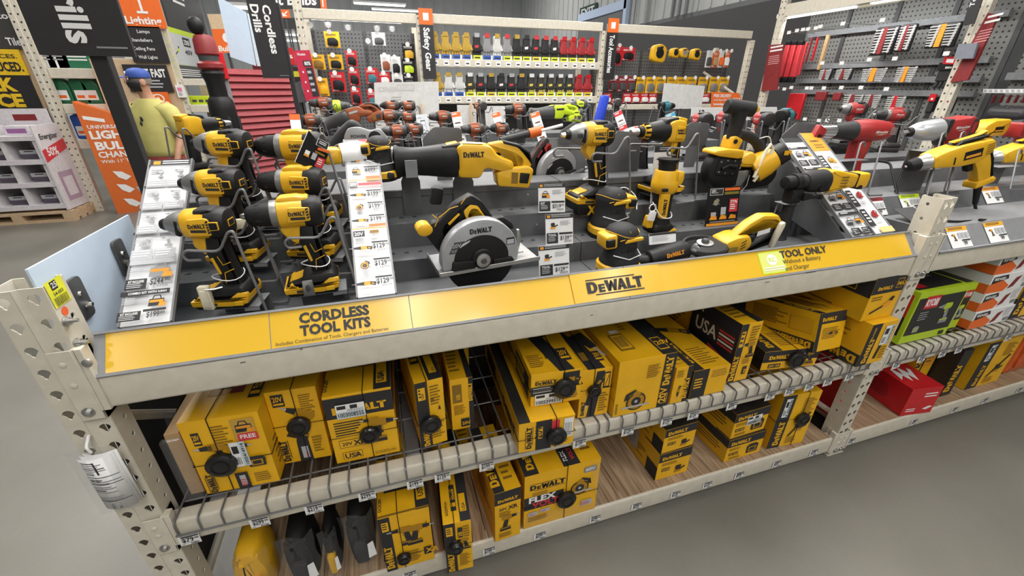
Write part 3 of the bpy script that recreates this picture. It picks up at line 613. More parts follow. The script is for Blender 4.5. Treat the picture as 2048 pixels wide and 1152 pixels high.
def art_m9(F):
 f = F['F']; f.r(0, 0, .42, 1, BLKB).lines(.06, .3, .36, .7, 4, YELB); f.r(.42, .55, 1, 1, YELB).lines(.5, .62, .95, .9, 5, INKB)
 t = F['T']; t.r(0, 0, .26, 1, INK).logo(.21, .10, .34, YELB, False, rot=1, k=1.0).lines(.34, .05, .9, .3, 8, INKB).icon('long', .6, .62, .2, TC, rot=-.4); F['L'].lines(.2, .2, .8, .8, 6, YELB); F['L'].r(0, 0, 1, 1, BLKB)
def art_m10(F):
 f = F['F']; f.r(0, 0, .32, 1, INK).r(.06, .62, .26, .88, YELB).lines(.08, .64, .24, .86, 3, INK); f.logo(.26, .04, .44, YELB, False, rot=1, k=1.0); f.icon('drill', .62, .55, .28, TC); f.lines(.5, .68, .92, .94, 6, INKB); f.r(0, .44, 1, .445, INKB); f.r(.6, .12, .8, .26, INK).t('XR', .78, .13, .12, YELB, .02, rot=1); f.lines(.45, .3, .9, .4, 3, INKB)
 l = F['L']; l.r(.45, 0, 1, 1, mat('print_navy', (.015, .018, .04), .5, var=0));
 for i in range(6): l.p([(.70, .42 - i * .09), (1, .30 - i * .09), (1, .255 - i * .09), (.70, .375 - i * .09)], REDP if i % 2 == 0 else WHT)
 l.r(.5, .47, .98, .80, INK).t('USA', .52, .54, .2, WHT, .02, wid=.26)
 for i in range(5): l.r(.80, .5 + i * .055, .97, .53 + i * .055, WHT if i % 2 else REDP)
 for i in range(9): l.p([(.48 + (i % 3) * .05 + .012 * math.cos(j * 1.257), .86 + (i // 3) * .04 + .016 * math.sin(j * 1.257)) for j in range(5)], WHT)
 l.r(0, 0, .45, 1, YELB).lines(.05, .3, .4, .7, 6, INKB)
 t = F['T']; t.lines(.1, .08, .9, .4, 6, INKB).r(.7, 0, 1, .5, BLKB)
def art_m11(F):
 f = F['F']; f.r(0, .42, 1, 1, INK).logo(.10, .55, .38, YELB, False, k=.9); f.r(.12, .1, .34, .32, INK).t('20V XR', .13, .15, .12, YELB, .02); f.icon('drill', .82, .5, .7, TC); f.lines(.7, .08, .95, .2, 2, INKB)
 t = F['T']; t.r(0, 0, 1, 1, YELB).p([(0, 0), (.3, 0), (.3, 1), (0, 1)], INK).logo(.24, .1, .55, YELB, False, rot=1).lines(.36, .1, .92, .5, 8, INKB); F['L'].r(0, 0, 1, 1, BLKB)
def art_m12(F):
 f = F['F']; f.r(0, 0, 1, .28, INK).logo(.96, .24, .46, YELB, False, rot=2, k=.8); f.logo(.40, .24, .36, YELB, False, rot=2, k=.8); f.lines(.12, .42, .62, .84, 8, INKB); f.r(.66, .45, .95, .8, mat('print_ochre3', (.66, .35, .01), .5, var=0))
 r = F['R']; r.r(0, .72, 1, 1, INK).logo(.12, .78, .5, YELB, False, k=.8); r.r(0, 0, .12, 1, INK); r.lines(.2, .3, .9, .6, 7, INKB); r.icon('long', .6, .45, .2, TC)
 t = F['T']; t.r(0, 0, 1, .2, INK).logo(.5, .05, .4, YELB, False, k=.8); t.lines(.3, .3, .95, .8, 9, INKB)
def art_m13(F):
 f = F['F']; f.r(0, .62, 1, 1, INK).logo(.16, .70, .46, YELB, False, k=.85); f.r(.72, .7, .92, .92, YELB).r(.73, .71, .91, .91, INK).t('MAX', .75, .76, .09, YELB, .02); f.icon('blower', .62, .28, .40, [ORY, INK, INKG]); f.lines(.08, .44, .4, .56, 2, INKB)
 l = F['L']; l.r(0, .55, 1, 1, INK).r(.55, .62, .85, .92, YELB).r(.56, .64, .84, .9, INK).t('60V', .58, .7, .12, YELB, .02); l.lines(.4, .06, .8, .14, 1, INKB)
 t = F['T']; t.r(0, 0, .1, 1, INK).r(.8, 0, 1, 1, INK).icon('blower', .5, .4, .3, [ORY, INK, INKG]).lines(.2, .1, .6, .2, 3, INKB)
def art_m14(F):
 f = F['F']; f.r(0, 0, .38, 1, INK).logo(.31, .06, .60, YELB, False, rot=1, k=1.0).t('BLOWER', .2, .66, .06, YELB, .02, rot=1); f.p([(.55, .12), (.65, .12), (.7, .46), (.6, .46)], INK); sticker(f, '100598', .56, .45, .34, .46, 1); f.lines(.72, .08, .95, .4, 5, INKB)
 l = F['L']; l.r(.0, .0, 1, .28, INK).logo(.97, .22, .50, YELB, False, rot=2, k=.9); l.lines(.3, .42, .9, .82, 7, INKB)
def art_b1(F):
 f = F['F']; f.r(0, 0, .22, 1, INK).logo(.17, .05, .42, YELB, False, rot=1, k=1.0); f.r(.05, .76, .18, .92, YELB).lines(.06, .78, .17, .9, 3, INK); f.icon('drill', .42, .60, .36, TC); f.icon('drill', .76, .58, .36, TC, True); f.lines(.42, .08, .78, .3, 7, INKB); f.r(.80, .16, .96, .3, INK).t('XR', .83, .19, .08, YELB, .03); f.t('DCK280D2', .92, .66, .03, INK, .02, rot=1)
 t = F['T']; t.r(.74, .0, 1, 1, INK).r(.78, .1, .96, .42, YELB).t('USA', .92, .13, .11, INK, .02, rot=1).lines(.80, .14, .86, .38, 2, INK); t.icon('drill', .33, .55, .42, TC).icon('drill', .55, .45, .42, TC, True).t('DCK280', .08, .06, .06, INK, .02, rot=1).r(0, .0, 1, .02, INKB)
 F['R'].r(0, 0, 1, 1, YELB).lines(.2, .2, .8, .7, 8, INKB)
def art_b2(F):
 f = F['F']; f.r(0, 0, .38, 1, INK).r(.08, .76, .32, .93, YELB).lines(.1, .78, .3, .9, 3, INK); f.icon('drill', .66, .56, .24, TC); f.r(.5, .70, .68, .9, INK).t('XR', .66, .72, .14, YELB, .03, rot=1); f.lines(.7, .68, .94, .92, 5, INKB); f.logo(.30, .03, .38, YELB, False, rot=1, k=1.0); f.lines(.5, .1, .92, .36, 8, INKB)
 t = F['T']; t.r(.62, 0, 1, 1, INK).icon('drill', .4, .75, .26, TC).r(.66, .1, .9, .3, YELB).t('USA', .86, .11, .12, INK, .02, rot=1); v20(t, .34, .12, .2, .3, 'XR'); t.t('DCD791P1', .22, .08, .09, INK, .02, rot=1); F['R'].lines(.2, .2, .7, .6, 6, INKB)
def art_b3(F):
 f = F['F']; f.r(0, .76, 1, 1, INK).logo(.12, .80, .76, YELB, False, k=.85); f.t('20V', .16, .63, .05, INK, .02).t('XR', .5, .62, .07, INK, .03).lines(.16, .5, .7, .6, 3, INKB); f.icon('drill', .55, .36, .32, TC, True); f.lines(.14, .06, .8, .16, 4, INKB)
 t = F['T']; t.r(0, 0, .38, 1, INK).logo(.30, .08, .52, YELB, False, rot=1, k=.9); t.lines(.5, .1, .9, .8, 9, INKB); F['L'].r(.85, .0, 1, 1, YELB).lines(.3, .3, .8, .8, 8, INKB)
def art_b4(F):
 f = F['F']; f.logo(.07, .72, .46, INK, True, k=.8); f.r(.0, .36, .52, .60, INK).t('FLEX', .06, .49, .10, WHT, .04, wid=.36).t('VOLT', .10, .385, .10, REDP, .04, wid=.36); f.icon('saw', .74, .55, .34, TC); f.r(.78, .80, .95, .90, INKG).t('60V', .80, .83, .05, WHT, .02, wid=.13); f.r(.05, .24, .18, .31, PGREY).t('2.0', .07, .255, .03, REDP, .02).r(.21, .26, .34, .33, PGREY).t('60V', .23, .275, .03, REDP, .02); f.lines(.05, .12, .4, .22, 4, INKB); f.r(.78, .16, .93, .27, PGREY).lines(.79, .17, .92, .24, 3, REDP); f.lines(.1, .62, .3, .68, 2, INKB)
 t = F['T']; t.r(0, 0, .18, .6, INK).logo(.15, .06, .42, YELB, False, rot=1, k=.8) ; t.r(.50, 0, .72, .6, INK).t('FLEX', .58, .06, .05, WHT, .03, rot=1).t('VOLT', .68, .06, .05, REDP, .03, rot=1); t.lines(.8, .1, .95, .5, 6, INKB)
 F['L'].lines(.3, .2, .9, .8, 9, INKB)
def art_b5(F):
 f = F['F']; f.r(0, .68, 1, 1, INK).logo(.10, .74, .60, YELB, False, k=.85); f.lines(.12, .5, .7, .62, 3, INKB); f.r(.14, .30, .40, .42, INK).t('20V', .15, .33, .07, YELB, .02).t('XR', .29, .325, .08, YELB, .03); f.icon('sander', .66, .26, .36, TC)
 l = F['L']; l.lines(.2, .2, .8, .6, 6, INKB).r(.8, 0, 1, .5, INK); F['T'].r(0, 0, 1, .3, BLKB).lines(.2, .4, .8, .8, 5, INKB)
def art_b5b(F):
 art_b5(F); l = F['L']; l.r(.15, .2, .6, .95, mat('label_dim', (.42, .42, .42), .5, var=0)).lines(.18, .3, .58, .9, 10, INKG)
def art_b7(F):
 f = F['F']; f.r(0, .66, 1, 1, INK).logo(.08, .72, .52, YELB, False, k=.85); f.lines(.06, .46, .42, .6, 3, INKB); f.r(.08, .26, .34, .38, INK).t('20V MAX', .09, .29, .07, YELB, .02); f.icon('radio', .72, .34, .46, TC); f.lines(.1, .06, .4, .18, 2, INKB)
 l = F['L']; l.lines(.3, .2, .9, .8, 5, INKB).r(.0, .66, 1, 1, INK); F['T'].r(0, 0, 1, .25, BLKB).r(.1, .4, .5, .8, INKB)
def art_b8(F): art_b7(F); sticker(F['F'], '100388157', .36, .42, .42, .34)
def art_b9(F):
 f = F['F']; f.r(0, 0, .34, 1, INK).logo(.28, .05, .46, YELB, False, rot=1, k=1.0); sticker(f, '1005', .10, .60, .16, .34, 1); f.lines(.6, .62, .92, .9, 8, INKB); f.icon('sander', .68, .36, .22, TC); f.p([(.45, .2), (.5, .2), (.9, .62), (.86, .64)], INK); f.lines(.45, .05, .8, .18, 4, INKB)
 F['L'].r(0, 0, 1, 1, YELB).lines(.3, .1, .8, .9, 12, INKB)
def PA(px, py, z=None, y=None): return at(px, py, z=z, y=y)
CT = [  # label, front-left-bottom x, y, z, w, d, h, yaw, art, hub
 ('large yellow drill kit carton with number sticker, nearest the left post on the wire shelf', .076, .060, ZS + .004, .176, .30, .245, -3, art_m1, (.36, .42, .036)),
 ('tall yellow carton showing one drill, second from the left post on the wire shelf', .256, .108, ZS + .004, .126, .29, .255, -3, art_m2, (.52, .54)),
 ('yellow carton, black band partly under a pale number sticker, third on the wire shelf', .398, .064, ZS + .004, .176, .32, .240, -1.5, art_m3, (.58, .40, .027)),
 ('slim yellow carton with black left strip and a hub low on its front', .636, .052, ZS + .004, .080, .30, .240, 6, art_m4, (.42, .38, .030)),
 ('slim yellow carton with black right edge standing alone without a hub', .738, .096, ZS + .004, .070, .30, .195, -1, art_m5, None),
 ('long flat yellow carton under the two carton stack, brand name up its front', .908, -.052, ZS + .004, .172, .52, .112, -3, art_m6b, (.66, .46, .030)),
 ('flat yellow carton with pale number sticker lying on top of a longer carton', .962, .004, ZS + .118, .158, .46, .118, -3.5, art_m6t, (.64, .52, .034)),
 ('yellow carton with diagonal black stripe squeezed beside the two carton stack', 1.138, .030, ZS + .004, .105, .46, .190, -3.5, art_m6u, (.42, .60, .022)),
 ('big yellow circular saw carton with black right strip at the centre of the wire shelf', 1.250, .000, ZS + .004, .210, .44, .218, 0, art_m7, None),
 ('narrow yellow carton with black edge right of the big circular saw carton', 1.470, .000, ZS + .004, .066, .40, .150, 0, art_m8, None),
 ('low yellow carton with black left half next to the flag carton', 1.550, .004, ZS + .004, .150, .40, .118, 0, art_m9, None),
 ('yellow carton with an American flag printed on its side', 1.742, .034, ZS + .004, .092, .42, .250, 2, art_m10, None),
 ('flat yellow and black carton under the tilted carton', 1.922, .060, ZS + .004, .238, .24, .085, -8, art_m11, (.56, .52, .036)),
 ('yellow leaf blower carton with black top band under the right end of the sign', 2.270, .000, ZS + .196, .165, .36, .178, 1, art_m13, None),
 ('yellow carton with upside down black side band under the blower carton', 2.300, -.030, ZS + .004, .142, .36, .190, 1, art_m14, None),
 ('yellow twin drill carton on the floor deck, nearest the clear tool bags', .483, -.006, ZW + .002, .152, .34, .255, -.5, art_b1, (.38, .24, .022)),
 ('slim yellow carton overhanging the bottom beam at the front', .668, -.066, ZW + .002, .084, .32, .235, -4, art_b2, (.40, .56, .022)),
 ('slim yellow carton with black top band standing left of the large saw carton', .842, -.014, ZW + .002, .092, .30, .240, 3, art_b3, None),
 ('large yellow saw carton with torn clear wrap and red white battery lettering', .950, .002, ZW + .002, .280, .36, .262, 0, art_b4, (.55, .42, .036)),
 ('lower yellow sander carton of the stack of two', 1.518, .040, ZW + .002, .152, .34, .142, 1, art_b5b, None),
 ('upper yellow sander carton of the stack of two', 1.522, .042, ZW + .146, .148, .30, .120, 2, art_b5, None),
 ('lower yellow radio carton of the stack on the floor deck', 1.848, .034, ZW + .002, .192, .32, .122, 1, art_b7, None),
 ('upper yellow radio carton bearing a number sticker', 1.852, .040, ZW + .126, .180, .30, .130, 2, art_b8, None),
 ('tall yellow carton with wide black strip at the right end of the floor deck', 2.080, .040, ZW + .002, .186, .34, .290, -5, art_b9, (.66, .54, .032)),
]
for lb, x, y, z, w, d, h, yaw, art, hub in CT: carton('tool_carton', lb, (x, y, z), w, d, h, yaw, art, hub=hub)
_o = carton('tool_carton', 'yellow and black carton lying askew and tilted on top of another', (0, 0, 0), .30, .17, .155, 0, art_m12)
_c = at(1625, 706, y=.012); _l = at(1530, 672, y=.20); _x = (_c - _l).normalized(); _z = Vector((.10, -.10, 1)); _z = (_z - _x * _z.dot(_x)).normalized(); _o.matrix_basis = basis(_c - _x * .30, _x, _z.cross(_x), _z)
carton('tool_carton', 'plain yellow carton far back behind the slim cartons', (.66, .42, ZS + .004), .2, .22, .12, 0, lambda F: F['F'].lines(.1, .2, .9, .8, 8, INKB))
carton('tool_carton', 'yellow carton lying far back on the floor deck behind the slim cartons', (.70, .30, ZW + .002), .16, .3, .10, 4, lambda F: (F['F'].lines(.1, .2, .9, .8, 5, INKB), F['T'].r(.2, .1, .6, .5, INK), F['T'].lines(.65, .1, .95, .6, 6, INKB)))
o = [q for q in bpy.data.objects if q.get('label', '').startswith('large yellow saw carton')][0]
mb = MB(); rr = random.Random(5); n = 14; vs = []
for i in range(n + 1): vs += [(.005 + .27 * i / n, -.004 - rr.random() * .004, .012 * rr.random()), (.005 + .27 * i / n, -.003, .05 + .02 * rr.random())]
mb.add(vs, [(2 * i, 2 * i + 2, 2 * i + 3, 2 * i + 1) for i in range(n)], clear)
mb.add([(.281, -.004, .03), (.284, .06, .02), (.286, .10, .25), (.281, -.004, .24), (.24, -.0045, .25), (.26, -.006, .15)], [(0, 1, 2, 3), (0, 3, 4, 5)], clear); mb.build('torn_clear_wrap', o)
# ---- right bay cartons
RYG = mat('carton_lime', (.42, .58, .02), .4, var=.04)
def art_r1(F):
 f = F['F']; f.r(.03, .16, .97, .88, BLKB); f.r(.18, .66, .46, .90, REDB).t('RYOBI', .20, .71, .13, WHT, .04, wid=.24); f.lines(.16, .42, .4, .6, 4, INKG); f.icon('drill', .68, .50, .42, [RYG, INKG, PGREY]); f.icon('radio', .22, .26, .14, [RYG, INKG, PGREY]); f.r(.80, .04, .9, .12, INK)
 l = F['L']; l.r(.05, .14, .95, .9, BLKB).r(.55, .5, .95, .92, REDB).t('RYOBI', .9, .55, .12, WHT, .03, rot=1); l.icon('drill', .4, .4, .3, [RYG, INKG, PGREY])
 t = F['T']; t.r(.05, .06, .95, .94, BLKB).r(.1, .1, .3, .24, REDB).icon('drill', .6, .5, .4, [GREYD, INKG, INK])
def art_r2(F):
 f = F['F']; f.r(.05, .2, .95, .86, BLKB); f.r(.45, .70, .9, .86, REDB).t('RYOBI', .48, .73, .08, WHT, .03, wid=.4); f.r(.1, .2, .55, .5, PGREY).r(.1, .05, .8, .14, RYG); f.icon('drill', .6, .4, .3, [RYG, INKG, PGREY]); F['T'].r(.05, .05, .95, .95, BLKB)
carton('tool_carton', 'lime green and black drill kit carton in the right bay', (2.632, .034, ZS + .004), .300, .34, .245, 0, art_r1, RYG)
carton('tool_carton', 'second lime green and black carton beside the orange white stack', (2.938, .060, ZS + .004), .110, .30, .225, 0, art_r2, RYG)
def art_r3(F):
 f = F['F']; f.p([(0, 0), (.42, 0), (.50, .30), (.3, .66), (0, .5)], ORG); f.p([(.04, .5), (.40, .72), (.36, .96), (.04, .9)], BLKB); f.t('RIDGID', .07, .70, .14, WHT, .04, wid=.26); f.p([(.5, .1), (.62, .2), (.72, .8), (.6, .7), (.55, .4)], MAR); f.lines(.76, .4, .97, .9, 6, PGREY); f.r(.84, .1, .97, .32, INKG)
 l = F['L']; l.r(.0, 0, 1, 1, WHT).p([(.6, 0), (1, 0), (1, .5), (.5, .4)], ORG).lines(.1, .3, .5, .8, 4, INKG); F['T'].r(.1, .1, .6, .8, INKG)
NM = ['lowest', 'second lowest', 'second highest', 'topmost']
for k in range(4):
 carton('tool_carton', NM[k] + ' white and orange carton of the stack of four in the right bay', (3.075, .030 + .004 * k, ZS + .004 + k * .088), .28, .32, .086, [0, 1, -1, .5][k], art_r3, WHT)
def art_gen(F):
 f = F['F']; f.r(0, 0, .4, 1, INK).logo(.32, .06, .55, YELB, False, rot=1).lines(.5, .3, .9, .8, 7, INKB); F['L'].r(0, 0, 1, .35, INK).lines(.2, .5, .8, .8, 5, INKB)
carton('tool_carton', 'yellow carton right of the orange white stack on the wire shelf', (3.375, .04, ZS + .004), .2, .3, .30, 0, art_gen)
def art_rd(F):
 f = F['F']; f.lines(.5, .6, .9, .8, 2, WHT);
 t = F['T']
 for k in range(2): t.p([(.1 + k * .0, .25), (.22, .55), (.30, .55), (.36, .38), (.46, .55), (.54, .55), (.60, .4), (.74, .55), (.8, .5), (.55, .2), (.50, .38), (.36, .2), (.3, .36)], WHT)
 t.lines(.1, .62, .9, .95, 3, MAR); f.lines(.1, .1, .4, .25, 2, WHT).p([(.62, .2), (.8, .3), (.95, .26), (.76, .16)], WHT); F['L'].lines(.1, .2, .7, .7, 5, MAR)
def art_rt(F):
 f = F['F']; f.t('MILWAUKEE', .06, .78, .11, WHT, .03, wid=.9); f.p([(.05, .66), (.95, .78), (.95, .74), (.05, .62)], WHT); f.icon('drill', .5, .45, .5, [MAR, INK, INKG], False); f.r(.1, .0, .6, .08, INK)
 l = F['L']; l.lines(.1, .5, .8, .8, 4, MAR)
carton('tool_carton', 'tall red drill carton standing beside the cream post in the right bay', (2.540, .120, ZW + .002), .23, .30, .305, 4, art_rt, REDB)
carton('tool_carton', 'low red carton with white lightning lettering on its top', (2.865, .012, ZW + .002), .175, .27, .160, -8, art_rd, REDB)
def art_rb(F):
 f = F['F']; f.r(0, .0, .4, .74, INK).logo(.3, .05, .6, YELB, False, rot=1); f.r(.4, .5, .95, .9, ORY).lines(.45, .55, .9, .85, 4, INKB); F['L'].lines(.2, .2, .8, .8, 4, INKB)
carton('tool_carton', 'yellow and black carton standing behind the low red carton', (3.07, .13, ZW + .002), .13, .30, .30, 0, art_rb)
carton('tool_carton', 'slim black carton leaning between yellow cartons in the right bay', (3.215, .05, ZW + .002), .075, .28, .28, 0, lambda F: (F['F'].logo(.6, .1, .6, YELB, False, rot=1, k=1.2), F['L'].lines(.2, .3, .8, .7, 4, INKG)), BLKB)
carton('tool_carton', 'wide yellow carton with big black left strip at the right end of the floor deck', (3.40, .05, ZW + .002), .27, .32, .29, 0, art_b9)
carton('tool_carton', 'red carton glimpsed low behind the inner side of the right post', (2.22, .50, ZW + .002), .22, .2, .15, 0, lambda F: F['F'].lines(.1, .3, .8, .6, 2, MAR), REDB)
carton('tool_carton', 'red carton stacked on another red carton behind the right post', (2.22, .50, ZW + .155), .22, .2, .15, 0, lambda F: F['F'].lines(.1, .3, .8, .6, 2, MAR), REDB)
OCL = mat('orange_clear_pack', (.55, .10, .02), .25, var=.1)
mb = MB(); mb.puff([(3.76, ZW + .003), (4.0, ZW + .003), (4.0, ZW + .25), (3.80, ZW + .27)], .14, .07, .02, OCL, .02); mb.puff([(3.80, ZW + .05), (3.92, ZW + .05), (3.92, ZW + .2), (3.80, ZW + .2)], .07, .012, .005, OCL, .01); o = mb.build('blister_pack'); tag(o, 'orange plastic pack at the right edge of the floor deck', 'package')
# ---- packs at the left end: brown card, clear bags with tools
t = thing('blister_pack', 'open brown cardboard tray leaning left of the first large carton', 'package', (.05, .12, ZS))
mb = MB(); mb.box((.035, .07, ZS + .004), (.067, .30, ZS + .215), BROWN); mb.build('card', t, world=True, bevel=.002)
mb = MB(); mb.box((.030, .052, ZS + .003), (.069, .066, ZS + .205), mat('clear_film', (1, 1, 1))); mb.build('clear_front', t, world=True)
def clear_bag(label, x, w, z0, h, kind, y=.02, tilt=0.0):
 t = thing('bagged_tool', label, 'bagged tool', (x + w / 2, y + .08, z0)); bm_ = {'dark': (BLK, RUB), 'yellow': (YEL, ORY), 'mixed': (BLK, YEL)}[kind]
 mb = MB(); c = x + w / 2
 sh = rnd([(c - w * .36, z0 + .01), (c + w * .36, z0 + .008), (c + w * .40, z0 + h * .55), (c + w * .25, z0 + h * .9), (c - w * .2, z0 + h * .93), (c - w * .4, z0 + h * .6)], .02)
 mb.puff(sh, y + .10, .07, .03, bm_[0]); mb.build('case_body', t, world=True)
 mb = MB(); mb.puff(rnd([(c - w * .2, z0 + h * .12), (c + w * .2, z0 + h * .12), (c + w * .22, z0 + h * .5), (c - w * .22, z0 + h * .52)], .012), y + .028, .012, .005, bm_[1]); mb.tube([(c - w * .25, y + .06, z0 + h * .72), (c - w * .05, y + .025, z0 + h * .82), (c + w * .2, y + .05, z0 + h * .78)], .012, bm_[0], 8); mb.build('grip', t, world=True)
 mb = MB(); n = 9; rr = random.Random(int(x * 999)); vs = []
 for j in range(n + 1):
  b = j / n
  for i in range(7):
   a = i / 6; vs.append((x + w * (a + .03 * math.sin(9 * b + i)), y + .010 + .012 * math.sin(7 * a + 5 * b) + (.03 * (abs(a - .5) * 2) ** 3), z0 + .004 + (h * 1.02) * b))
 mb.add(vs, [(j * 7 + i, j * 7 + i + 1, (j + 1) * 7 + i + 1, (j + 1) * 7 + i) for j in range(n) for i in range(6)], clear); mb.build('clear_bag', t, world=True)
 mb = MB(); mb.add([(x + w * .7, y + .006, z0 + h * .25), (x + w * .95, y + .004, z0 + h * .3), (x + w * .9, y + .008, z0 + h * .55), (x + w * .72, y + .01, z0 + h * .5)], [(0, 1, 2, 3)], WHT); mb.build('paper_slip', t, world=True)
 return t
clear_bag('yellow tool in a clear bag at the left end of the floor deck', .045, .125, ZW + .001, .225, 'yellow', -.004)
clear_bag('black tool in a clear bag, second from the left on the floor deck', .185, .11, ZW + .001, .24, 'dark', -.002)
clear_bag('black tool with yellow grip in a clear bag, third from left on the floor deck', .30, .055, ZW + .001, .22, 'mixed', .004)
clear_bag('glossy black tool in a clear bag beside the twin drill carton', .365, .10, ZW + .001, .25, 'dark', .01)
clear_bag('clear bagged black tool wedged behind the left post on the wire shelf', -.001, .034, ZS + .004, .2, 'dark', .14)
# ---- price tags on the beams
def price_tag(px, py, price, label, zc, w=.046, tilt=0.0):
 x = at(px, py, y=-.0125 if zc > .3 else -.002).x; y = -.0142 if zc > .3 else -.0022
 mb = MB(); h = .032 if zc > .3 else .036; z0 = zc - h / 2
 mb.box((x - w / 2, y, z0), (x + w / 2, y + .0006, z0 + h), WHT)
 F = Face(mb, (x - w / 2, y, z0), (w, 0, 0), (0, 0, h), .0004); rr = random.Random(px)
 F.r(.14, .86, .98, 1.0, INK); F.t('$' + price, .14, .38, .44, INK, .03, wid=.58); F.t('00', .76, .58, .20, INK, .03); F.r(.08, .10, .24, .22, PGREY); F.bars(.52, .06, .94, .26, 10, INK, px); F.lines(.2, .26, .9, .38, 2, PGREY, seed=px)
 o = mb.build('price_tag', smooth=0); o.rotation_euler = (0, 0, 0); tag(o, label, 'price tag')
ZMT = ZM + .020; ZBT = .052
MT = [(373, 1065, '79'), (517, 1036, '299'), (625, 1006, '219'), (732, 981, '299'), (829, 960, '199'), (884, 944, '139'), (973, 924, '199'), (1160, 875, '199'), (1256, 857, '129'), (1334, 837, '129'), (1388, 823, '124'), (1465, 805, '99'), (1543, 783, '199'), (1583, 771, '159'), (1623, 761, '139'), (1659, 755, '129'), (1702, 745, '169')]
for i, (px, py, pr) in enumerate(MT): price_tag(px, py, pr, 'white price tag on the middle beam, %s from the left post' % ORD[i], ZMT)
BT = [(818, 1142, '249'), (978, 1098, '199'), (1080, 1066, '299'), (1191, 1031, '299'), (1275, 1003, '299'), (1353, 981, '129'), (1417, 962, '139'), (1481, 943, '99'), (1557, 919, '259'), (1631, 897, '199')]
for i, (px, py, pr) in enumerate(BT): price_tag(px, py, pr, 'white price tag on the bottom beam of the yellow bay, %s from the left' % ORD[i], ZBT)
for i, (px, py) in enumerate([(1795, 724), (1845, 713), (1888, 701), (1919, 696), (2020, 669)]): price_tag(px, py, '129', 'white price tag on the right bay middle beam, %s from the post' % ORD[i], ZMT)
for i, (px, py) in enumerate([(1705, 877), (1831, 839), (1911, 816), (1974, 795), (2043, 774)]): price_tag(px, py, '199', 'white price tag on the right bay bottom beam, %s from the post' % ORD[i], ZBT)
# ---- power tools
DW = dict(A=YEL, B=BLK, R=RUB, N=mat('gear_grey', (.22, .22, .215), .38, .5), L=1, T=YEL)
RG = dict(A=RORG, B=mat('tool_charcoal', (.04, .038, .037), .5), R=RUB, N=RUB, L=0, T=PGREY)
MW = dict(A=RED, B=mat('tool_black', (.02, .018, .018), .45), R=RUB, N=mat('gear_grey', (.2, .2, .2), .4), L=2, T=WHT)
RY = dict(A=LIME, B=GREYD, R=RUB, N=GREYD, L=0, T=INK)
MK = dict(A=TEAL, B=BLK, R=RUB, N=GREYD, L=0, T=WHT)
def mark(mb, th, x, y, z, w, sub=True):
 """maker's lettering on the flank facing -y"""
 if th['L'] == 1:
  logo(mb, (x, y, z), (1, 0, 0), (0, 0, 1), w, INK, k=1.15)
  if sub: mb.quad([(x + w * .08, y - .0006, z - w * .22), (x + w * .96, y - .0006, z - w * .25), (x + w * .96, y - .0006, z - w * .09), (x + w * .08, y - .0006, z - w * .06)], INK)
 elif th['L'] == 2:
  mb.text('Milwaukee', (x, y, z), (1, 0, .04), (.25, 0, 1), w * .2, WHT, .01, wid=w); mb.quad([(x + w * .1, y - .0006, z - w * .1), (x + w * .95, y - .0006, z - w * .02), (x + w * .5, y - .0006, z - w * .1)], WHT)
 else: mb.quad([(x, y - .0005, z), (x + w, y - .0005, z), (x + w, y - .0005, z + w * .22), (x, y - .0005, z + w * .22)], th['T'])
def vents(mb, x, y, z, n, m, dz=.009, w=.012, sl=.002):
 for i in range(n): mb.quad([(x, y - .0006, z - i * dz), (x + w, y - .0006, z - i * dz + sl), (x + w, y - .0006, z - i * dz + sl + .004), (x, y - .0006, z - i * dz + .004)], m)
def battery(t, th, Mx, big=False, hw=.037, fat=.022):
 x0, x1 = -.050, .068; zt = -.150; h = fat if not big else .045
 b = MB(Mx); b.puff([(x0, zt - h), (x1 - .004, zt - h), (x1, zt - .008), (x1 - .006, zt + .002), (x0 - .004, zt + .002), (x0 - .006, zt - .008)], 0, hw, .005, th['B'], .006)
 if th['L'] == 1:
  b.puff([(x0 - .006, zt - .012), (x1 * .45, zt - .016), (x1, zt - .010), (x1 + .003, zt + .003), (x1 * .55, zt - .002), (x0 - .008, zt + .0005)], 0, hw + .0025, .002, th['A'], .002)
  b.quad([(x0 + .02, -hw - .0032, zt - .0105), (x0 + .05, -hw - .0032, zt - .0115), (x0 + .05, -hw - .0032, zt - .005), (x0 + .02, -hw - .0032, zt - .004)], INK)
  if big:
   b.text('XR', (x0 + .03, -hw - .0005, zt - .042), (1, 0, 0), (0, 0, 1), .022, YEL, .06); b.text('5', (x0 + .08, -hw - .0005, zt - .035), (1, 0, 0), (0, 0, 1), .012, WHT, .02)
 o = b.build('battery', t)
 l = MB(Mx); l.box((x1 * .55, -hw - .004, zt - .014), (x1 * .55 + .02, -hw + .002, zt - .004), th['A'] if th['L'] == 1 else th['R']); l.build('latch', o, bevel=.001)
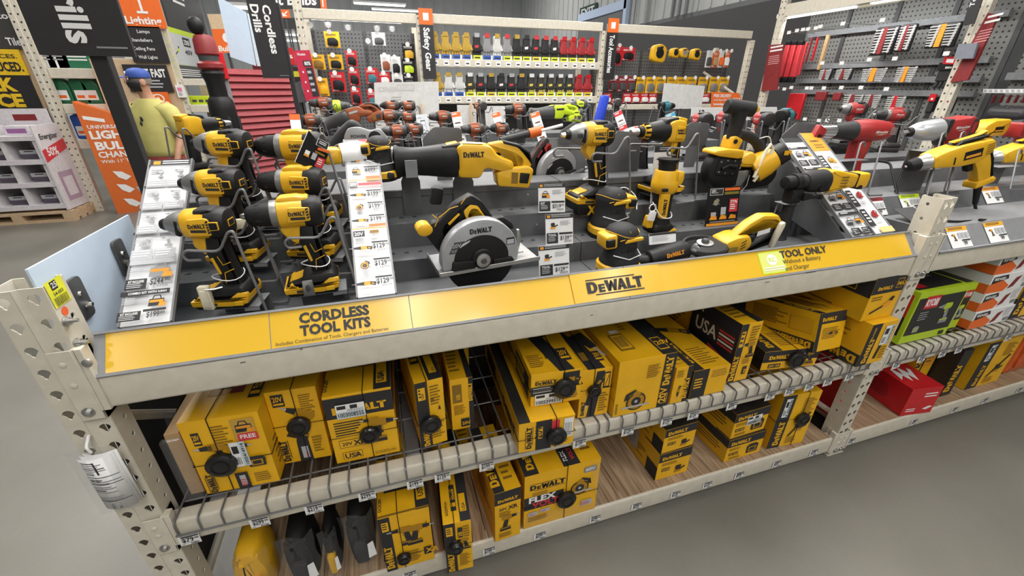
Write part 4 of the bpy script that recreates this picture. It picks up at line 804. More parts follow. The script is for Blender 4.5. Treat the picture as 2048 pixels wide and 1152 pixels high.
def hand_tool(name, label, cat, kind, th, M, big=False, cable=True, group=None, detail=True):
 """Pistol-grip drill or impact driver; local nose along -x, origin at the battery underside."""
 zo = .207 if big else .184
 t = thing(name, label, cat, M=M, group=group); Mx = TR(0, 0, zo); M2 = TR(0, 0, zo - .012); A, B, R_, N = th['A'], th['B'], th['R'], th['N']
 h = MB(Mx)   # motor housing
 if kind == 'impact':
  h.lathe([(-.034, .026), (-.030, .0295), (-.010, .031), (.012, .031), (.022, .030), (.024, .026)], A, n=22, sq=.98, p=2.4)
  h.puff([(-.016, -.018), (.030, -.019), (.034, .014), (.026, .018), (-.012, .016)], -.024, .0085, .002, A, .004)
  h.puff([(-.022, -.012), (-.026, -.045), (-.006, -.066), (.010, -.058), (.012, -.02)], 0, .0165, .005, A, .006)
  mark(h, th, -.012, -.0326, -.002, .036)
  if detail: vents(h, .0255, -.0326, .008, 5, INK, .0055, .006)
  h.build('motor_housing', t)
  n = MB(Mx); n.lathe([(-.074, .013), (-.066, .0185), (-.052, .0245), (-.038, .0278), (-.032, .0285)], N, n=22); n.puff([(-.046, -.016), (-.036, -.02), (-.035, .012), (-.041, .016)], -.0235, .0045, .002, B, .003); n.build('nose_cone', t)
  n = MB(Mx); n.lathe([(-.086, .0065), (-.085, .010), (-.078, .0125), (-.072, .0135)], B, n=16); n.build('collet', t)
  c = MB(Mx); c.lathe([(.020, .031), (.034, .0325), (.048, .0315), (.058, .027), (.0605, .020)], B, n=22, p=2.6)
  c.puff([(-.006, .018), (.034, .022), (.040, .031), (.030, .034), (-.002, .0325)], 0, .021, .006, R_, .004)
  if th['L'] == 1:
   for s in (-1, 1): c.puff([(.049, s * .021), (.056, s * .016), (.058, s * .020), (.052, s * .026)], 0, .012, .002, A, .002)
   c.puff([(.030, -.008), (.050, -.007), (.050, .010), (.030, .011)], -.031, .0025, .001, A, .002); c.puff([(.0315, -.006), (.0485, -.0055), (.0485, .0085), (.0315, .009)], -.0318, .0025, .001, B, .002)
   c.box((.0595, -.012, -.006), (.0618, .012, .008), A); c.box((.0600, -.010, -.0045), (.0624, .010, .0065), B)
  c.build('rear_cap', t)
 else:
  L = .018 if big else 0
  h.lathe([(-.036, .028), (-.034, .0305), (-.004, .0315), (.022, .031), (.024, .026)], A, n=22, p=2.4)
  h.puff([(-.030, .018), (.040, .02), (.034, .036), (.022, .035), (.010, .038), (-.026, .037), (-.036, .030)], 0, .017, .006, A, .005)
  h.puff([(-.016, -.014), (.034, -.013), (.036, .016), (-.010, .018)], -.024, .0092, .002, A, .004)
  h.puff([(-.024, -.016), (-.040, -.030), (-.034, -.044), (-.012, -.066), (.004, -.060), (.012, -.02)], 0, .0165, .005, A, .006)
  mark(h, th, -.011, -.0335, .0, .036)
  if detail: vents(h, .0265, -.0335, .010, 4, INK, .006, .006)
  h.build('motor_housing', t)
  g = MB(Mx); g.lathe([(-.052 - L, .026), (-.050 - L, .0285), (-.040, .029), (-.034, .0285)], N, n=24)
  if big: g.lathe([(-.064, .0295), (-.062, .031), (-.056, .031), (-.054, .0295)], A, n=24)
  g.build('clutch_ring', t)
  c = MB(Mx); c.lathe([(-.105 - L, .010), (-.102 - L, .016), (-.096 - L, .020), (-.082 - L, .0235), (-.066 - L, .0255), (-.052 - L, .026)], B, n=20)
  for i in range(8):
   a = i * math.pi / 4 + .3; c.box((-.080 - L, .0225 * math.cos(a) - .002, .0225 * math.sin(a) - .002), (-.060 - L, .0225 * math.cos(a) + .004, .0225 * math.sin(a) + .002), R_)
  k = c.build('chuck', t); j = MB(Mx); j.lathe([(-.116 - L, .004), (-.112 - L, .006), (-.104 - L, .0085)], CHROME, n=10); j.build('chuck_jaw', k)
  c = MB(Mx); c.lathe([(.020, .031), (.034, .033), (.050, .032), (.061, .026), (.063, .018)], B, n=22, p=2.6)
  if th['L'] == 1:
   for s in (-1, 1): c.puff([(.050, s * .020), (.058, s * .015), (.060, s * .020), (.053, s * .027)], 0, .014, .002, A, .002)
   c.box((.0615, -.013, -.007), (.0640, .013, .009), A); c.box((.0620, -.011, -.0055), (.0645, .011, .0075), B)
  c.build('rear_cap', t)
 b = MB(Mx)   # grip
 b.puff([(.002, -.022), (.044, -.018), (.040, -.05), (.044, -.09), (.060, -.146), (.012, -.149), (.004, -.09), (-.006, -.062)], 0, .0185, .009, B, .010, 4)
 if detail and th['L'] == 1:
  b.puff([(.003, -.072), (.010, -.070), (.019, -.108), (.013, -.110)], -.0175, .002, .0008, A, .002)
  for q in ([(.020, -.068), (.027, -.088), (.045, -.082)], [(.048, -.098), (.026, -.106), (.022, -.130)]): b.tube([(x, -.0193, z) for x, z in q], .0011, A, 5)
 g = b.build('grip', t)
 k = MB(Mx); k.puff([(-.020, -.036), (-.004, -.036), (.002, -.064), (-.012, -.062)], 0, .008, .004, B if kind != 'impact' else A, .004); k.build('trigger', t)
 f = MB(M2); f.puff([(.004, -.122), (.060, -.122), (.072, -.138), (.070, -.151), (-.052, -.151), (-.050, -.143), (-.014, -.132)], 0, .036, .010, B, .008)
 if th['L'] == 1:
  f.puff([(.028, -.148), (.072, -.148), (.070, -.136), (.050, -.134)], 0, .0375, .003, A, .003); f.puff([(-.052, -.149), (-.022, -.149), (-.038, -.139)], 0, .037, .003, A, .002); f.puff([(-.044, -.140), (-.018, -.134), (-.012, -.1305), (-.038, -.136)], 0, .020, .002, A, .001)
 f.build('foot', t); battery(t, th, M2, big)
 if th['L'] == 1 and detail and cable:
  c = MB(Mx); c.tube([(.022 + .034 * math.cos(a), .031 * math.sin(a), -.118 + .004 * math.sin(2 * a)) for a in [i * math.pi / 8 for i in range(16)]], .0013, WHT, 5, closed=True); c.build('security_cable', t)
 return t
def stand(label, M, drop, group=None, arms=True, wide=.05, zo=.184):
 """grey wire cradle with a folded sheet-metal shelf; local frame as the tool it carries."""
 t = thing('tool_cradle', label, 'tool stand', M=M, group=group); Mx = TR(0, 0, zo)
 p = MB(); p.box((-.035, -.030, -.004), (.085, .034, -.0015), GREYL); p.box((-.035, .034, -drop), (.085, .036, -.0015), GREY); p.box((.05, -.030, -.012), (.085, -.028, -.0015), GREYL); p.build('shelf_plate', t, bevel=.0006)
 if arms:
  for s, xl, nm in ((-1, -.030, 'near_arm'), (1, -.095, 'far_arm')):
   y = s * wide; zb = -zo - drop + .005
   a = MB(Mx); a.tube([(.03, y * 1.2, zb), (.120, y * 1.15, zb), (.088, y, -.004), (.076, y, -.006), (.048, y, -.046), (xl + .01, y, -.040), (xl, y, -.050), (xl + .006, y, -.062), (xl + .035, y, -.062)], .0030, HOOK, 7, rad=.014); a.build('wire_arm', t)
 return t
SC = 1.13
def put(px, py, y, yaw, big=False, s=SC, pitch=0.0, fx=.87):
 """base matrix of a hand tool whose motor axis is seen at a pixel, y deep into the display"""
 P = at(px, py, y=y); Mr = Euler((0, math.radians(pitch), math.radians(yaw)), 'XYZ').to_matrix().to_4x4(); zo = .207 if big else .184
 return Matrix.Translation(P) @ Mr @ Matrix.Diagonal((s * fx, s * 1.04, s * .97, 1)) @ Matrix.Translation((0, 0, -zo))
def dropto(M, z): return max(.006, (M.translation.z - z) / SC)
DR = [  # name, kind, label, px, py, y, yaw, deck level, big
 ('impact_driver', 'impact', 'yellow and black impact driver in the front row with a cream security tag', 405, 446, .185, -8, Z0, False),
 ('cordless_drill', 'drill', 'yellow cordless drill in the front row with black chuck and steel locking tab', 590, 424, .175, 4, Z0, False),
 ('impact_driver', 'impact', 'yellow impact driver in the second row, directly behind the front impact driver', 433, 366, .315, -10, Z1, False),
 ('cordless_drill', 'drill', 'yellow cordless drill in the second row, behind the front drill', 600, 363, .315, -12, Z1, False),
 ('impact_driver', 'impact', 'yellow impact driver in the third row above the other two impact drivers', 452, 288, .425, -12, Z2, False),
 ('hammer_drill', 'drill', 'large yellow and grey hammer drill in the third row beside the tilted black card', 594, 272, .43, -10, Z2, True),
]
for i, (nm, kd, lb, px, py, y, yw, zd, big) in enumerate(DR):
 M = put(px, py, y, yw, big, SC * (1.08 if big else 1)); t = hand_tool(nm, lb, 'power drill', kd, DW, M, cable=True)
 stand('grey wire cradle holding the ' + lb.replace('yellow and black ', '').replace('yellow and grey ', '').split(' with ')[0].split(',')[0].split(' above')[0].split(' beside')[0], M, dropto(M, zd + .001))
 if i == 0:
  mb = MB(TR(0, 0, .172)); mb.puff([(-.030, -.166), (-.006, -.168), (-.006, -.112), (-.030, -.112)], -.040, .006, .002, CTAG, .004); mb.puff([(-.026, -.160), (-.010, -.161), (-.010, -.122), (-.026, -.121)], -.047, .0015, .0008, CTAG, .002); mb.tube([(-.012, -.047, -.118), (.004, -.040, -.121), (.02, -.034, -.12)], .002, STEEL, 6); o = mb.build('security_tag', t); o['label'] = 'cream plastic security tag'
 if i == 1:
  mb = MB(TR(0, 0, .172)); mb.puff([(-.016, -.170), (.010, -.170), (.010, -.132), (-.014, -.132)], -.041, .0015, .0006, STEEL, .003); mb.puff(circ(-.003, -.150, .006, 12, 1.4), -.0435, .001, .0005, GREYD); mb.build('locking_tab', t)
 if i == 2:
  mb = MB(TR(0, 0, .172)); mb.puff([(-.05, -.120), (.02, -.062), (.075, -.058), (.07, -.080), (.03, -.084), (-.035, -.135)], -.046, .006, .002, CTAG, .006); mb.tube([(.07, -.046, -.066), (.085, -.03, -.045)], .004, CTAG, 6); o = mb.build('security_tag', t); o['label'] = 'cream strap tag'
M = put(394, 250, .62, -134, False, SC * .74)
def screwgun(label, M, th=DW, collated=False):
 t = thing('screw_gun', label, 'screwdriver', M=M); Mx = TR(0, 0, .184)
 b = MB(Mx); b.puff([(-.01, -.03), (.062, -.032), (.066, .004), (.060, .030), (.02, .034), (-.01, .026)], 0, .029, .010, th['A'], .012); b.puff([(.018, -.02), (.056, -.022), (.058, .012), (.020, .016)], -.026, .0055, .002, th['A'], .004); mark(b, th, .020, -.0318, .0, .028); vents(b, .050, -.0318, .010, 4, INK, .006, .006)
 b.puff([(.030, .020), (.066, .016), (.068, .034), (.034, .040)], 0, .020, .005, th['A'], .004); b.puff([(-.03, .012), (.035, .02), (.03, .040), (-.02, .034)], 0, .022, .006, th['B'], .006); b.build('motor_housing', t)
 b = MB(Mx); b.lathe([(-.082, .017), (-.074, .022), (-.050, .026), (-.02, .031), (-.004, .032), (.0, .028)], th['B'], n=20); b.build('front_housing', t)
 b = MB(Mx); b.lathe([(-.106, .012), (-.103, .015), (-.082, .0165)], th['B'], n=16); b.lathe([(-.092, .0175), (-.090, .0205), (-.074, .0225), (-.072, .020)], th['A'], n=20);
 for i in range(10): a = i * .628; b.box((-.091, .0205 * math.cos(a) - .0025, .0205 * math.sin(a) - .0025), (-.074, .0215 * math.cos(a) + .0025, .0215 * math.sin(a) + .0025), th['B'])
 b.build('depth_collar', t)
 b = MB(Mx); b.lathe([(-.136, .007), (-.134, .0085), (-.108, .0105)], STEEL, n=14); b.build('nose_tip', t)
 b = MB(Mx); b.puff([(.018, -.022), (.060, -.022), (.062, -.06), (.070, -.132), (.030, -.134), (.022, -.07)], 0, .0185, .008, th['B'], .010); b.puff([(.016, -.02), (.05, -.025), (.044, -.044), (.028, -.070), (.018, -.052)], 0, .0195, .006, th['A'], .006); b.tube([(.050, -.0193, -.045), (.048, -.0193, -.07), (.060, -.0193, -.125)], .0015, th['A'], 5); b.build('grip', t)
 f = MB(Mx); f.puff([(.012, -.124), (.072, -.122), (.084, -.138), (.082, -.151), (-.030, -.151), (-.02, -.140)], 0, .035, .010, th['B'], .008); f.build('foot', t); battery(t, th, TR(.012, 0, .172))
 return t
screwgun('yellow screw gun at the far left, its black nose pointing to the back', M)
stand('grey wire cradle under the far left screw gun', M, dropto(M, Z3 + .001))
M = put(1184, 268, .43, 2, True, SC * 1.16); t = hand_tool('impact_wrench', 'large yellow impact wrench with grey nose and thick battery, right of the reciprocating saw', 'power drill', 'impact', DW, M, big=True)
mb = MB(TR(0, 0, .207)); mb.text('XR', (-.066, -.0275, -.006), (1, 0, 0), (0, -.05, 1), .010, INK, .04); mb.lathe([(-.10, .005), (-.086, .007)], CHROME, n=4); mb.build('anvil', t); stand('grey wire cradle holding the large impact wrench', M, dropto(M, Z2 + .001), zo=.207)
M = put(1330, 262, .45, 4, False, SC * 1.1); screwgun('yellow and black drywall screw gun behind the tall price card', M); stand('grey wire cradle holding the drywall screw gun', M, dropto(M, Z2 + .001))
# ---- reciprocating saw
def recip(name, label, th, M, cat='power saw', s=1.0):
 t = thing(name, label, cat, M=M); A, B = th['A'], th['B']
 b = MB(); b.lathe([(-.195, .034), (-.190, .045), (-.184, .046), (-.176, .041), (-.14, .038), (-.10, .041), (-.05, .047), (-.02, .048), (-.012, .042)], B, n=22, sq=.9, p=2.5); b.build('front_boot', t)
 s_ = MB(); s_.puff([(-.200, -.046), (-.192, -.046), (-.190, .040), (-.200, .042)], 0, .022, .003, STEEL, .003); s_.box((-.225, -.0012, -.012), (-.19, .0012, .006), STEEL); s_.build('saw_shoe', t)
 b = MB(); b.puff([(-.018, -.046), (.05, -.050), (.062, -.020), (.12, -.035), (.15, -.030), (.15, -.005), (.10, .015), (.08, .044), (.0, .050), (-.020, .040)], 0, .038, .012, A, .014); b.puff([(-.06, .020), (-.005, .026), (-.002, .050), (-.06, .044)], 0, .028, .006, B, .006); b.puff([(-.048, .030), (-.014, .034), (-.012, .0525), (-.046, .047)], 0, .022, .004, A, .004); mark(b, th, .0, -.0385, .012, .06, False); b.quad([(.0, -.030, .0505), (.06, -.030, .047), (.06, .0, .0475), (.0, .0, .051)], WHT); b.build('motor_housing', t)
 b = MB(); P = [(.075, .046), (.120, .052), (.168, .040), (.200, .018), (.212, -.02), (.186, -.04), (.16, -.03), (.178, -.005), (.150, .014), (.115, .020), (.085, .016)]
 b.puff(P, 0, .017, .008, A, .008); b.build('handle_loop', t)
 b = MB(); b.puff([(.120, .054), (.170, .042), (.203, .020), (.214, -.018), (.205, -.015), (.190, .014), (.160, .033), (.120, .044)], 0, .0185, .006, B, .006); b.build('handle_grip', t)
 b = MB(); b.puff([(.10, -.075), (.198, -.085), (.212, -.030), (.196, -.018), (.13, -.022), (.095, -.035)], 0, .036, .008, A, .008); b.puff([(.135, -.068), (.196, -.074), (.204, -.034), (.14, -.030)], -.034, .003, .001, A, .004); b.puff([(.165, -.066), (.192, -.069), (.198, -.040), (.168, -.036)], -.036, .003, .001, B, .003); b.quad([(.140, -.0378, -.066), (.160, -.0378, -.068), (.162, -.0378, -.036), (.142, -.0378, -.034)], INKB); b.build('battery_seat', t)
 b = MB(); b.puff([(.098, .020), (.112, .018), (.118, .002), (.104, .004)], 0, .009, .004, B, .003); b.build('trigger', t)
 return t
def base(px, py, y, yaw=0, s=1.0, rx=0, ry=0, off=(0, 0, 0)):
 P = at(px, py, y=y); return Matrix.Translation(P) @ Euler((math.radians(rx), math.radians(ry), math.radians(yaw)), 'XYZ').to_matrix().to_4x4() @ Matrix.Scale(s, 4) @ Matrix.Translation(off)
recip('reciprocating_saw', 'long black and yellow reciprocating saw lying across the top of the deck', DW, base(924, 320, .45, -4, 1.08))
def bracket(label, x, y, z0, z1, w=.05, gap=.10):
 t = thing('steel_bracket', label, 'bracket', (x, y, z0)); mb = MB(); mb.puff([(x - w / 2, z0), (x + w / 2, z0), (x + w / 2, z1 - .03), (x + w * .3, z1), (x - w * .3, z1), (x - w / 2, z1 - .03)], y, .0015, .0005, GREY); mb.build('plate', t, world=True); mb = MB()
 mb.box((x - w * .3, y - gap, z1 - .002), (x + w * .3, y, z1), GREY); mb.box((x - w * .3, y - gap - .002, z1 - .002), (x + w * .3, y - gap, z1 + .05), GREYL); mb.build('fork', t, world=True, bevel=.0008); return t
P = at(823, 345, y=.42); bracket('grey steel bracket under the front of the reciprocating saw', P.x, .50, Z2, P.z - .012, .06, .09)
P = at(935, 345, y=.42); bracket('grey steel bracket under the back of the reciprocating saw', P.x, .50, Z2, P.z - .014, .07, .06)
# ---- circular saw
def circ_saw(name, label, th, M, guard=SILV, cat='power saw'):
 t = thing(name, label, cat, M=M); A, B = th['A'], th['B']
 b = MB(); b.box((-.135, -.070, 0), (.150, .075, .004), mat('bright_plate', (.62, .63, .64), .3, .6)); b.box((-.135, -.072, 0), (.150, -.068, .012), STEEL); b.box((-.137, -.07, 0), (-.133, .075, .012), STEEL); b.build('base_plate', t, bevel=.001)
 M3 = TR(-.034, 0, 0); cx, cz, R = .015, .030, .108
 g = MB(M3); arc = [(cx + R * math.cos(a), cz + R * math.sin(a)) for a in [math.radians(d) for d in range(-2, 190, 8)]]; g.puff(arc + [(cx - R * .96, .006), (cx + R * .96, .006)], -.044, .019, .007, guard, .0)
 logo(g, (cx - .030, -.0634, cz + .072), (1, 0, 0), (0, 0, 1), .060, INK, k=1.05) if th['L'] == 1 else mark(g, th, cx - .03, -.0634, cz + .072, .06)
 if th['L'] == 1:
  g.quad([(cx - .088, -.0633, cz + .026), (cx - .052, -.0633, cz + .026), (cx - .044, -.0633, cz + .056), (cx - .072, -.0633, cz + .056)], GREYD); g.text('20V', (cx - .078, -.0637, cz + .042), (1, 0, 0), (0, 0, 1), .010, PGREY, .02); g.text('FLEX', (cx - .080, -.0637, cz + .030), (1, 0, 0), (0, 0, 1), .006, PGREY, .01)
  g.quad([(cx + .070, -.0633, cz + .028), (cx + .094, -.0633, cz + .028), (cx + .094, -.0633, cz + .048), (cx + .070, -.0633, cz + .048)], INK); g.quad([(cx + .072, -.0636, cz + .030), (cx + .092, -.0636, cz + .030), (cx + .092, -.0636, cz + .043), (cx + .072, -.0636, cz + .043)], PGREY)
 g.build('upper_guard', t)
 g = MB(M3); arc = [(cx + .076 * math.cos(a), cz + .066 * math.sin(a)) for a in [math.radians(d) for d in range(0, 181, 10)]]; g.puff(arc + [(cx - .070, .006), (cx + .07, .006)], -.062, .0035, .001, BLK); g.puff([(cx - .085, .006), (cx - .02, .006), (cx - .012, .030), (cx - .08, .036)], -.064, .008, .003, B, .006); g.puff([(cx + .03, .006), (cx + .095, .008), (cx + .085, .024), (cx + .03, .026)], -.064, .007, .003, B, .005)
 g.puff([(cx - .060, cz + .040), (cx - .035, cz + .052), (cx - .03, cz + .058), (cx - .052, cz + .050)], -.0665, .002, .0008, PGREY, .002); g.build('inner_guard', t)
 w = MB(M3); w.lathe([(.058, .030), (.068, .030), (.072, .026)], B, (cx, 0, cz), (0, -1, 0), 24); w.lathe([(.072, .019), (.078, .019), (.080, .012)], STEEL, (cx, 0, cz), (0, -1, 0), 20); w.lathe([(.080, .009), (.083, .008)], GREYD, (cx, 0, cz), (0, -1, 0), 6); w.build('blade_bolt', t)
 w = MB(M3); n = 48; w.lathe([(.042, .09), (.046, .09)], mat('blade_dark', (.03, .03, .032), .35, .6), (cx, 0, cz), (0, -1, 0), 48); w.build('blade', t)
 w = MB(M3); arc = [(cx + .096 * math.cos(a), cz - .006 + .094 * math.sin(a)) for a in [math.radians(d) for d in range(190, 351, 8)]]; w.puff(arc, -.044, .016, .005, BLK); w.build('lower_guard', t)
 m = MB(M3); m.lathe([(-.075, .030), (-.070, .038), (.0, .042), (.03, .044)], B, (cx, 0, cz + .045), (0, -1, 0), 20); m.build('motor', t)
 h = MB(M3); P = [(-.116, .110), (-.100, .128), (-.082, .130), (-.030, .172), (.010, .190), (.040, .168), (.070, .120), (.058, .112), (.036, .118), (.022, .150), (.0, .158), (-.02, .146), (-.066, .108), (-.060, .070), (-.040, .04), (-.058, .024), (-.078, .030), (-.116, .096)]
 h.puff(P, .004, .018, .008, B, .008, 3); q = h.build('rear_handle', t)
 a = MB(M3); a.puff([(-.016, .150), (.004, .166), (.026, .160), (.046, .128), (.034, .122), (.020, .146), (.010, .148), (.002, .136), (.014, .106), (.006, .104), (-.010, .128)], .004, .0205, .006, A, .006); a.puff([(-.058, .122), (-.028, .146), (-.024, .142), (-.054, .116)], -.015, .002, .0008, A, .001)
 for pl in ([(-.092, .118), (-.082, .136), (-.096, .150)], [(-.080, .140), (-.064, .150), (-.050, .160), (-.028, .164)], [(-.02, .168), (-.008, .182)]): a.tube([(x, -.0145, z) for x, z in pl], .0013, A, 5)
 a.build('handle_trim', t)
 e = MB(M3); e.lathe([(-.024, .010), (-.020, .016), (.016, .016), (.020, .010)], A, (-.118, .004, .112), (0, 1, 0), 16, sq=1.25); e.build('handle_end', t)
 f = MB(M3); f.puff([(.058, .118), (.096, .122), (.126, .098), (.130, .080), (.112, .078), (.09, .100), (.062, .104)], .0, .018, .008, B, .008); f.build('front_knob', t)
 l = MB(M3); l.puff([(.118, .012), (.132, .010), (.142, .060), (.136, .086), (.128, .084), (.130, .050)], -.03, .006, .002, STEEL, .004); l.tube([(.10, -.03, .016), (.15, -.03, .016)], .004, STEEL, 8); l.build('depth_lever', t)
 return t
SAWM = base(962, 518, .165, 6, 1.0, 2, -1)
t = circ_saw('circular_saw', 'grey and yellow circular saw standing on a bright base plate at the front', DW, SAWM)
mb = MB(SAWM); mb.puff(rnd([(-.125, .165), (-.095, .160), (-.085, .200), (-.115, .208)], .006), .03, .007, .002, BLK); o = mb.build('security_tag'); tag(o, 'black square security block behind the circular saw handle', 'security tag')
# ---- random orbit sanders
def sander(label, M, rear=False, bag=None):
 t = thing('orbital_sander', label, 'sander', M=M); A, B = DW['A'], DW['B']
 b = MB(); b.lathe([(.030, .050), (.036, .056), (.052, .054), (.062, .047), (.100, .044), (.112, .047), (.125, .046), (.138, .038), (.146, .024), (.149, .008)], RUB, ax=(0, 0, 1), n=26, p=2.2); mark(b, DW, -.022, -.0455, .078, .044, False)
 b.puff([(-.016, .104), (.040, .110), (.040, .119), (-.010, .115)], -.044, .005, .002, A, .003); b.build('body', t)
 b = MB(); n = 26
 for z, r in ((.1245, .0468),): b.tube([(r * math.cos(a), r * math.sin(a), z + .006 * math.sin(2 * a + 1)) for a in [2 * math.pi * i / n for i in range(n)]], .0012, A, 5, closed=True)
 b.tube([(.0, -.040, .136), (.004, -.044, .118), (-.03, -.044, .112)], .0012, A, 5);
 b.build('yellow_piping', t)
 b = MB(); b.lathe([(.008, .052), (.012, .060), (.030, .060), (.036, .054)], A, ax=(0, 0, 1), n=26, p=2.6); b.puff([(-.040, .006), (-.006, .006), (-.010, .040), (-.030, .044)], -.054, .008, .003, RUB, .006); b.puff([(.016, .014), (.046, .012), (.044, .03), (.02, .034)], -.056, .006, .003, RUB, .005); b.build('skirt', t)
 b = MB(); b.lathe([(0, .058), (.002, .062), (.010, .062), (.012, .050)], BLK, ax=(0, 0, 1), n=26); b.build('sanding_pad', t)
 b = MB(); sx_ = -1 if not rear else 1
 b.puff([(sx_ * .030, .088), (sx_ * .066, .086), (sx_ * .068, .124), (sx_ * .032, .128)], -.006, .030, .006, A, .008); b.puff([(sx_ * .040, .095), (sx_ * .0655, .094), (sx_ * .067, .116), (sx_ * .042, .118)], -.016, .026, .004, B, .004); b.build('battery_port', t)
 c = MB(); c.tube([(-.05, -.05, .075), (.0, -.052, .058), (.046, -.036, .062), (.05, .01, .08)], .0016, WHT, 5); c.build('security_cable', t)
 if bag:
  d = MB(); d.tube([(.045, 0, .030), (.085, -.004, .026), (.105, -.006, .030)], .017, BLK, 12); d.build('dust_port', t)
  d = MB(TR(.098, -.006, .030, rz=-.15, ry=-.22, s=.88)); d.lathe([(0, .026), (.004, .030), (.032, .031), (.036, .033), (.075, .036), (.118, .036), (.135, .028), (.140, .012)], BLK, n=24); logo(d, (.048, -.0362, .006), (1, 0, 0), (0, .2, 1), .06, ORY, k=1.1); d.quad([(.062, -.034, -.020), (.120, -.034, -.020), (.120, -.0365, -.008), (.062, -.0365, -.008)], mat('smoked', (.12, .06, .03), .2))
  d.build('dust_canister', t)
 return t
P = at(1235, 538, y=.155); sander('yellow and black palm sander in front, with a black dust canister', Matrix.Translation((P.x, .155, Z0 + .012)) @ Matrix.Scale(1.08, 4), bag=True)
P = at(1217, 460, y=.34); sander('second palm sander behind the one with the dust canister, battery port facing right', Matrix.Translation((P.x, .345, Z1 + .002)) @ Matrix.Scale(1.12, 4), rear=True)
# ---- cut-out tool standing upright
P = at(1297, 470, y=.34); M = Matrix.Translation((P.x + .03, .335, Z1 + .001)) @ Matrix.Scale(1.12, 4)
t = thing('cut_out_tool', 'tall upright yellow cut out tool with black collar, right of the second sander', 'power tool', M=M)
b = MB(); b.lathe([(.022, .034), (.03, .034), (.045, .029), (.10, .028), (.125, .030), (.130, .026)], BLK, ax=(0, 0, 1), n=22, p=2.4); b.build('grip', t)
b = MB(); b.puff([(-.022, .050), (-.008, .046), (.004, .052), (.004, .128), (-.026, .128)], -.024, .010, .004, YEL, .006); logo(b, (-.006, -.0345, .062), (0, 0, 1), (-1, 0, 0), .050, INK, k=1.1); b.build('side_panel', t)
b = MB(); b.lathe([(.122, .028), (.130, .036), (.145, .040), (.160, .039), (.172, .034), (.190, .033), (.194, .030)], YEL, ax=(0, 0, 1), n=24, p=2.3); b.puff([(.010, .150), (.038, .152), (.044, .168), (.042, .192), (.014, .194)], -.008, .026, .006, YEL, .006); b.puff([(-.032, .136), (-.012, .135), (-.012, .145), (-.032, .146)], -.036, .004, .002, BLK, .003); b.build('head', t)
b = MB(); b.lathe([(.190, .026), (.214, .026), (.216, .028), (.226, .028), (.226, .020), (.206, .018)], BLK, ax=(0, 0, 1), n=22); b.lathe([(.222, .031), (.227, .031), (.228, .020)], BLK, ax=(0, 0, 1), n=22); b.build('depth_guide', t)
b = MB(); b.puff([(-.034, 0), (.036, 0), (.042, .010), (.03, .030), (-.028, .030), (-.040, .014)], 0, .036, .008, BLK, .006); b.puff([(.010, .001), (.044, .001), (.046, .012), (.030, .016)], 0, .0375, .003, YEL, .003); b.puff([(-.060, .02), (-.036, .018), (-.034, .055), (-.052, .058)], -.01, .014, .004, YEL, .006); b.build('foot', t)
b = MB(); b.tube([(-.055, -.03, .105), (-.02, -.036, .052), (.02, -.036, .050), (.036, -.01, .062), (.02, .03, .07)], .0018, WHT, 6, rad=.02); b.build('security_cable', t)
b = MB(); b.puff([(-.070, .050), (-.045, .046), (-.040, .075), (-.062, .080)], -.035, .003, .001, WHT, .003); b.tube([(-.055 + .012 * math.cos(i * .785), -.034, .088 + .012 * math.sin(i * .785)) for i in range(8)], .0018, WHT, 5, closed=True); b.build('paper_tag', t)
P = at(1233, 386, y=.50); t = thing('security_alarm', 'small black alarm block on the riser behind the sanders', 'alarm', (P.x, .5, P.z - .03)); b = MB(); b.puff(rnd([(P.x - .022, P.z - .022), (P.x + .022, P.z - .022), (P.x + .022, P.z + .022), (P.x - .022, P.z + .022)], .006), .490, .012, .004, BLK); b.build('block', t, world=True); b = MB(); Q = at(1275, 420, y=.38); b.tube([(P.x - .01, .480, P.z + .02), (P.x + .02, .475, P.z + .028), (P.x + .05, .44, P.z), (Q.x, .385, Q.z)], .0018, WHT, 6, rad=.03); b.build('white_cable', t, world=True)
# ---- angle grinder
P = at(1462, 487, y=.16); M = Matrix.Translation((P.x, .16, Z0 + .032)) @ Euler((math.radians(6), math.radians(-5), math.radians(2))).to_matrix().to_4x4() @ Matrix.Scale(1.1, 4)
t = thing('angle_grinder', 'yellow angle grinder with black wheel guard lying at the front of the deck', 'grinder', M=M)
b = MB(TR(-.105, 0, 0)); b.lathe([(.0, .040), (.005, .046), (.010, .046), (.022, .036), (.034, .030)], mat('gear_silver', (.3, .3, .3), .35, .6), ax=(0, 0, 1), n=24); b.puff([(-.03, .014), (.040, .016), (.044, .048), (-.024, .046)], 0, .027, .010, mat('gear_silver', (.3, .3, .3)), .010); b.build('gear_head', t)
b = MB(TR(-.105, 0, 0)); L = []; n = 22
pts = [math.radians(-100 - 190 * i / n) for i in range(n + 1)]
vs = []
for a in pts:
 for r, z in ((.056, .052), (.062, .050), (.062, .030), (.059, .030)): vs.append((r * math.cos(a + 2.4), r * math.sin(a + 2.4), z))
b.add(vs, [(4 * i + k, 4 * i + (k + 1) % 4, 4 * i + 4 + (k + 1) % 4, 4 * i + 4 + k) for i in range(n) for k in range(4)], BLK); vs = [(0, 0, .052)] + [(.06 * math.cos(a + 2.4), .06 * math.sin(a + 2.4), .052) for a in pts]; b.add(vs, [(0, i + 1, i + 2) for i in range(n)], BLK)
b.tube([(.061 * math.cos(i * .2618), .061 * math.sin(i * .2618), .042) for i in range(24)], .007, BLK, 6, closed=True); b.build('wheel_guard', t)
b = MB(TR(-.105, 0, 0)); b.lathe([(.050, .012), (.062, .011), (.066, .007)], GREYD, ax=(0, 0, 1), n=14); b.lathe([(.052, .024), (.055, .024), (.056, .010)], STEEL, ax=(0, 0, 1), n=20); b.build('spindle', t)
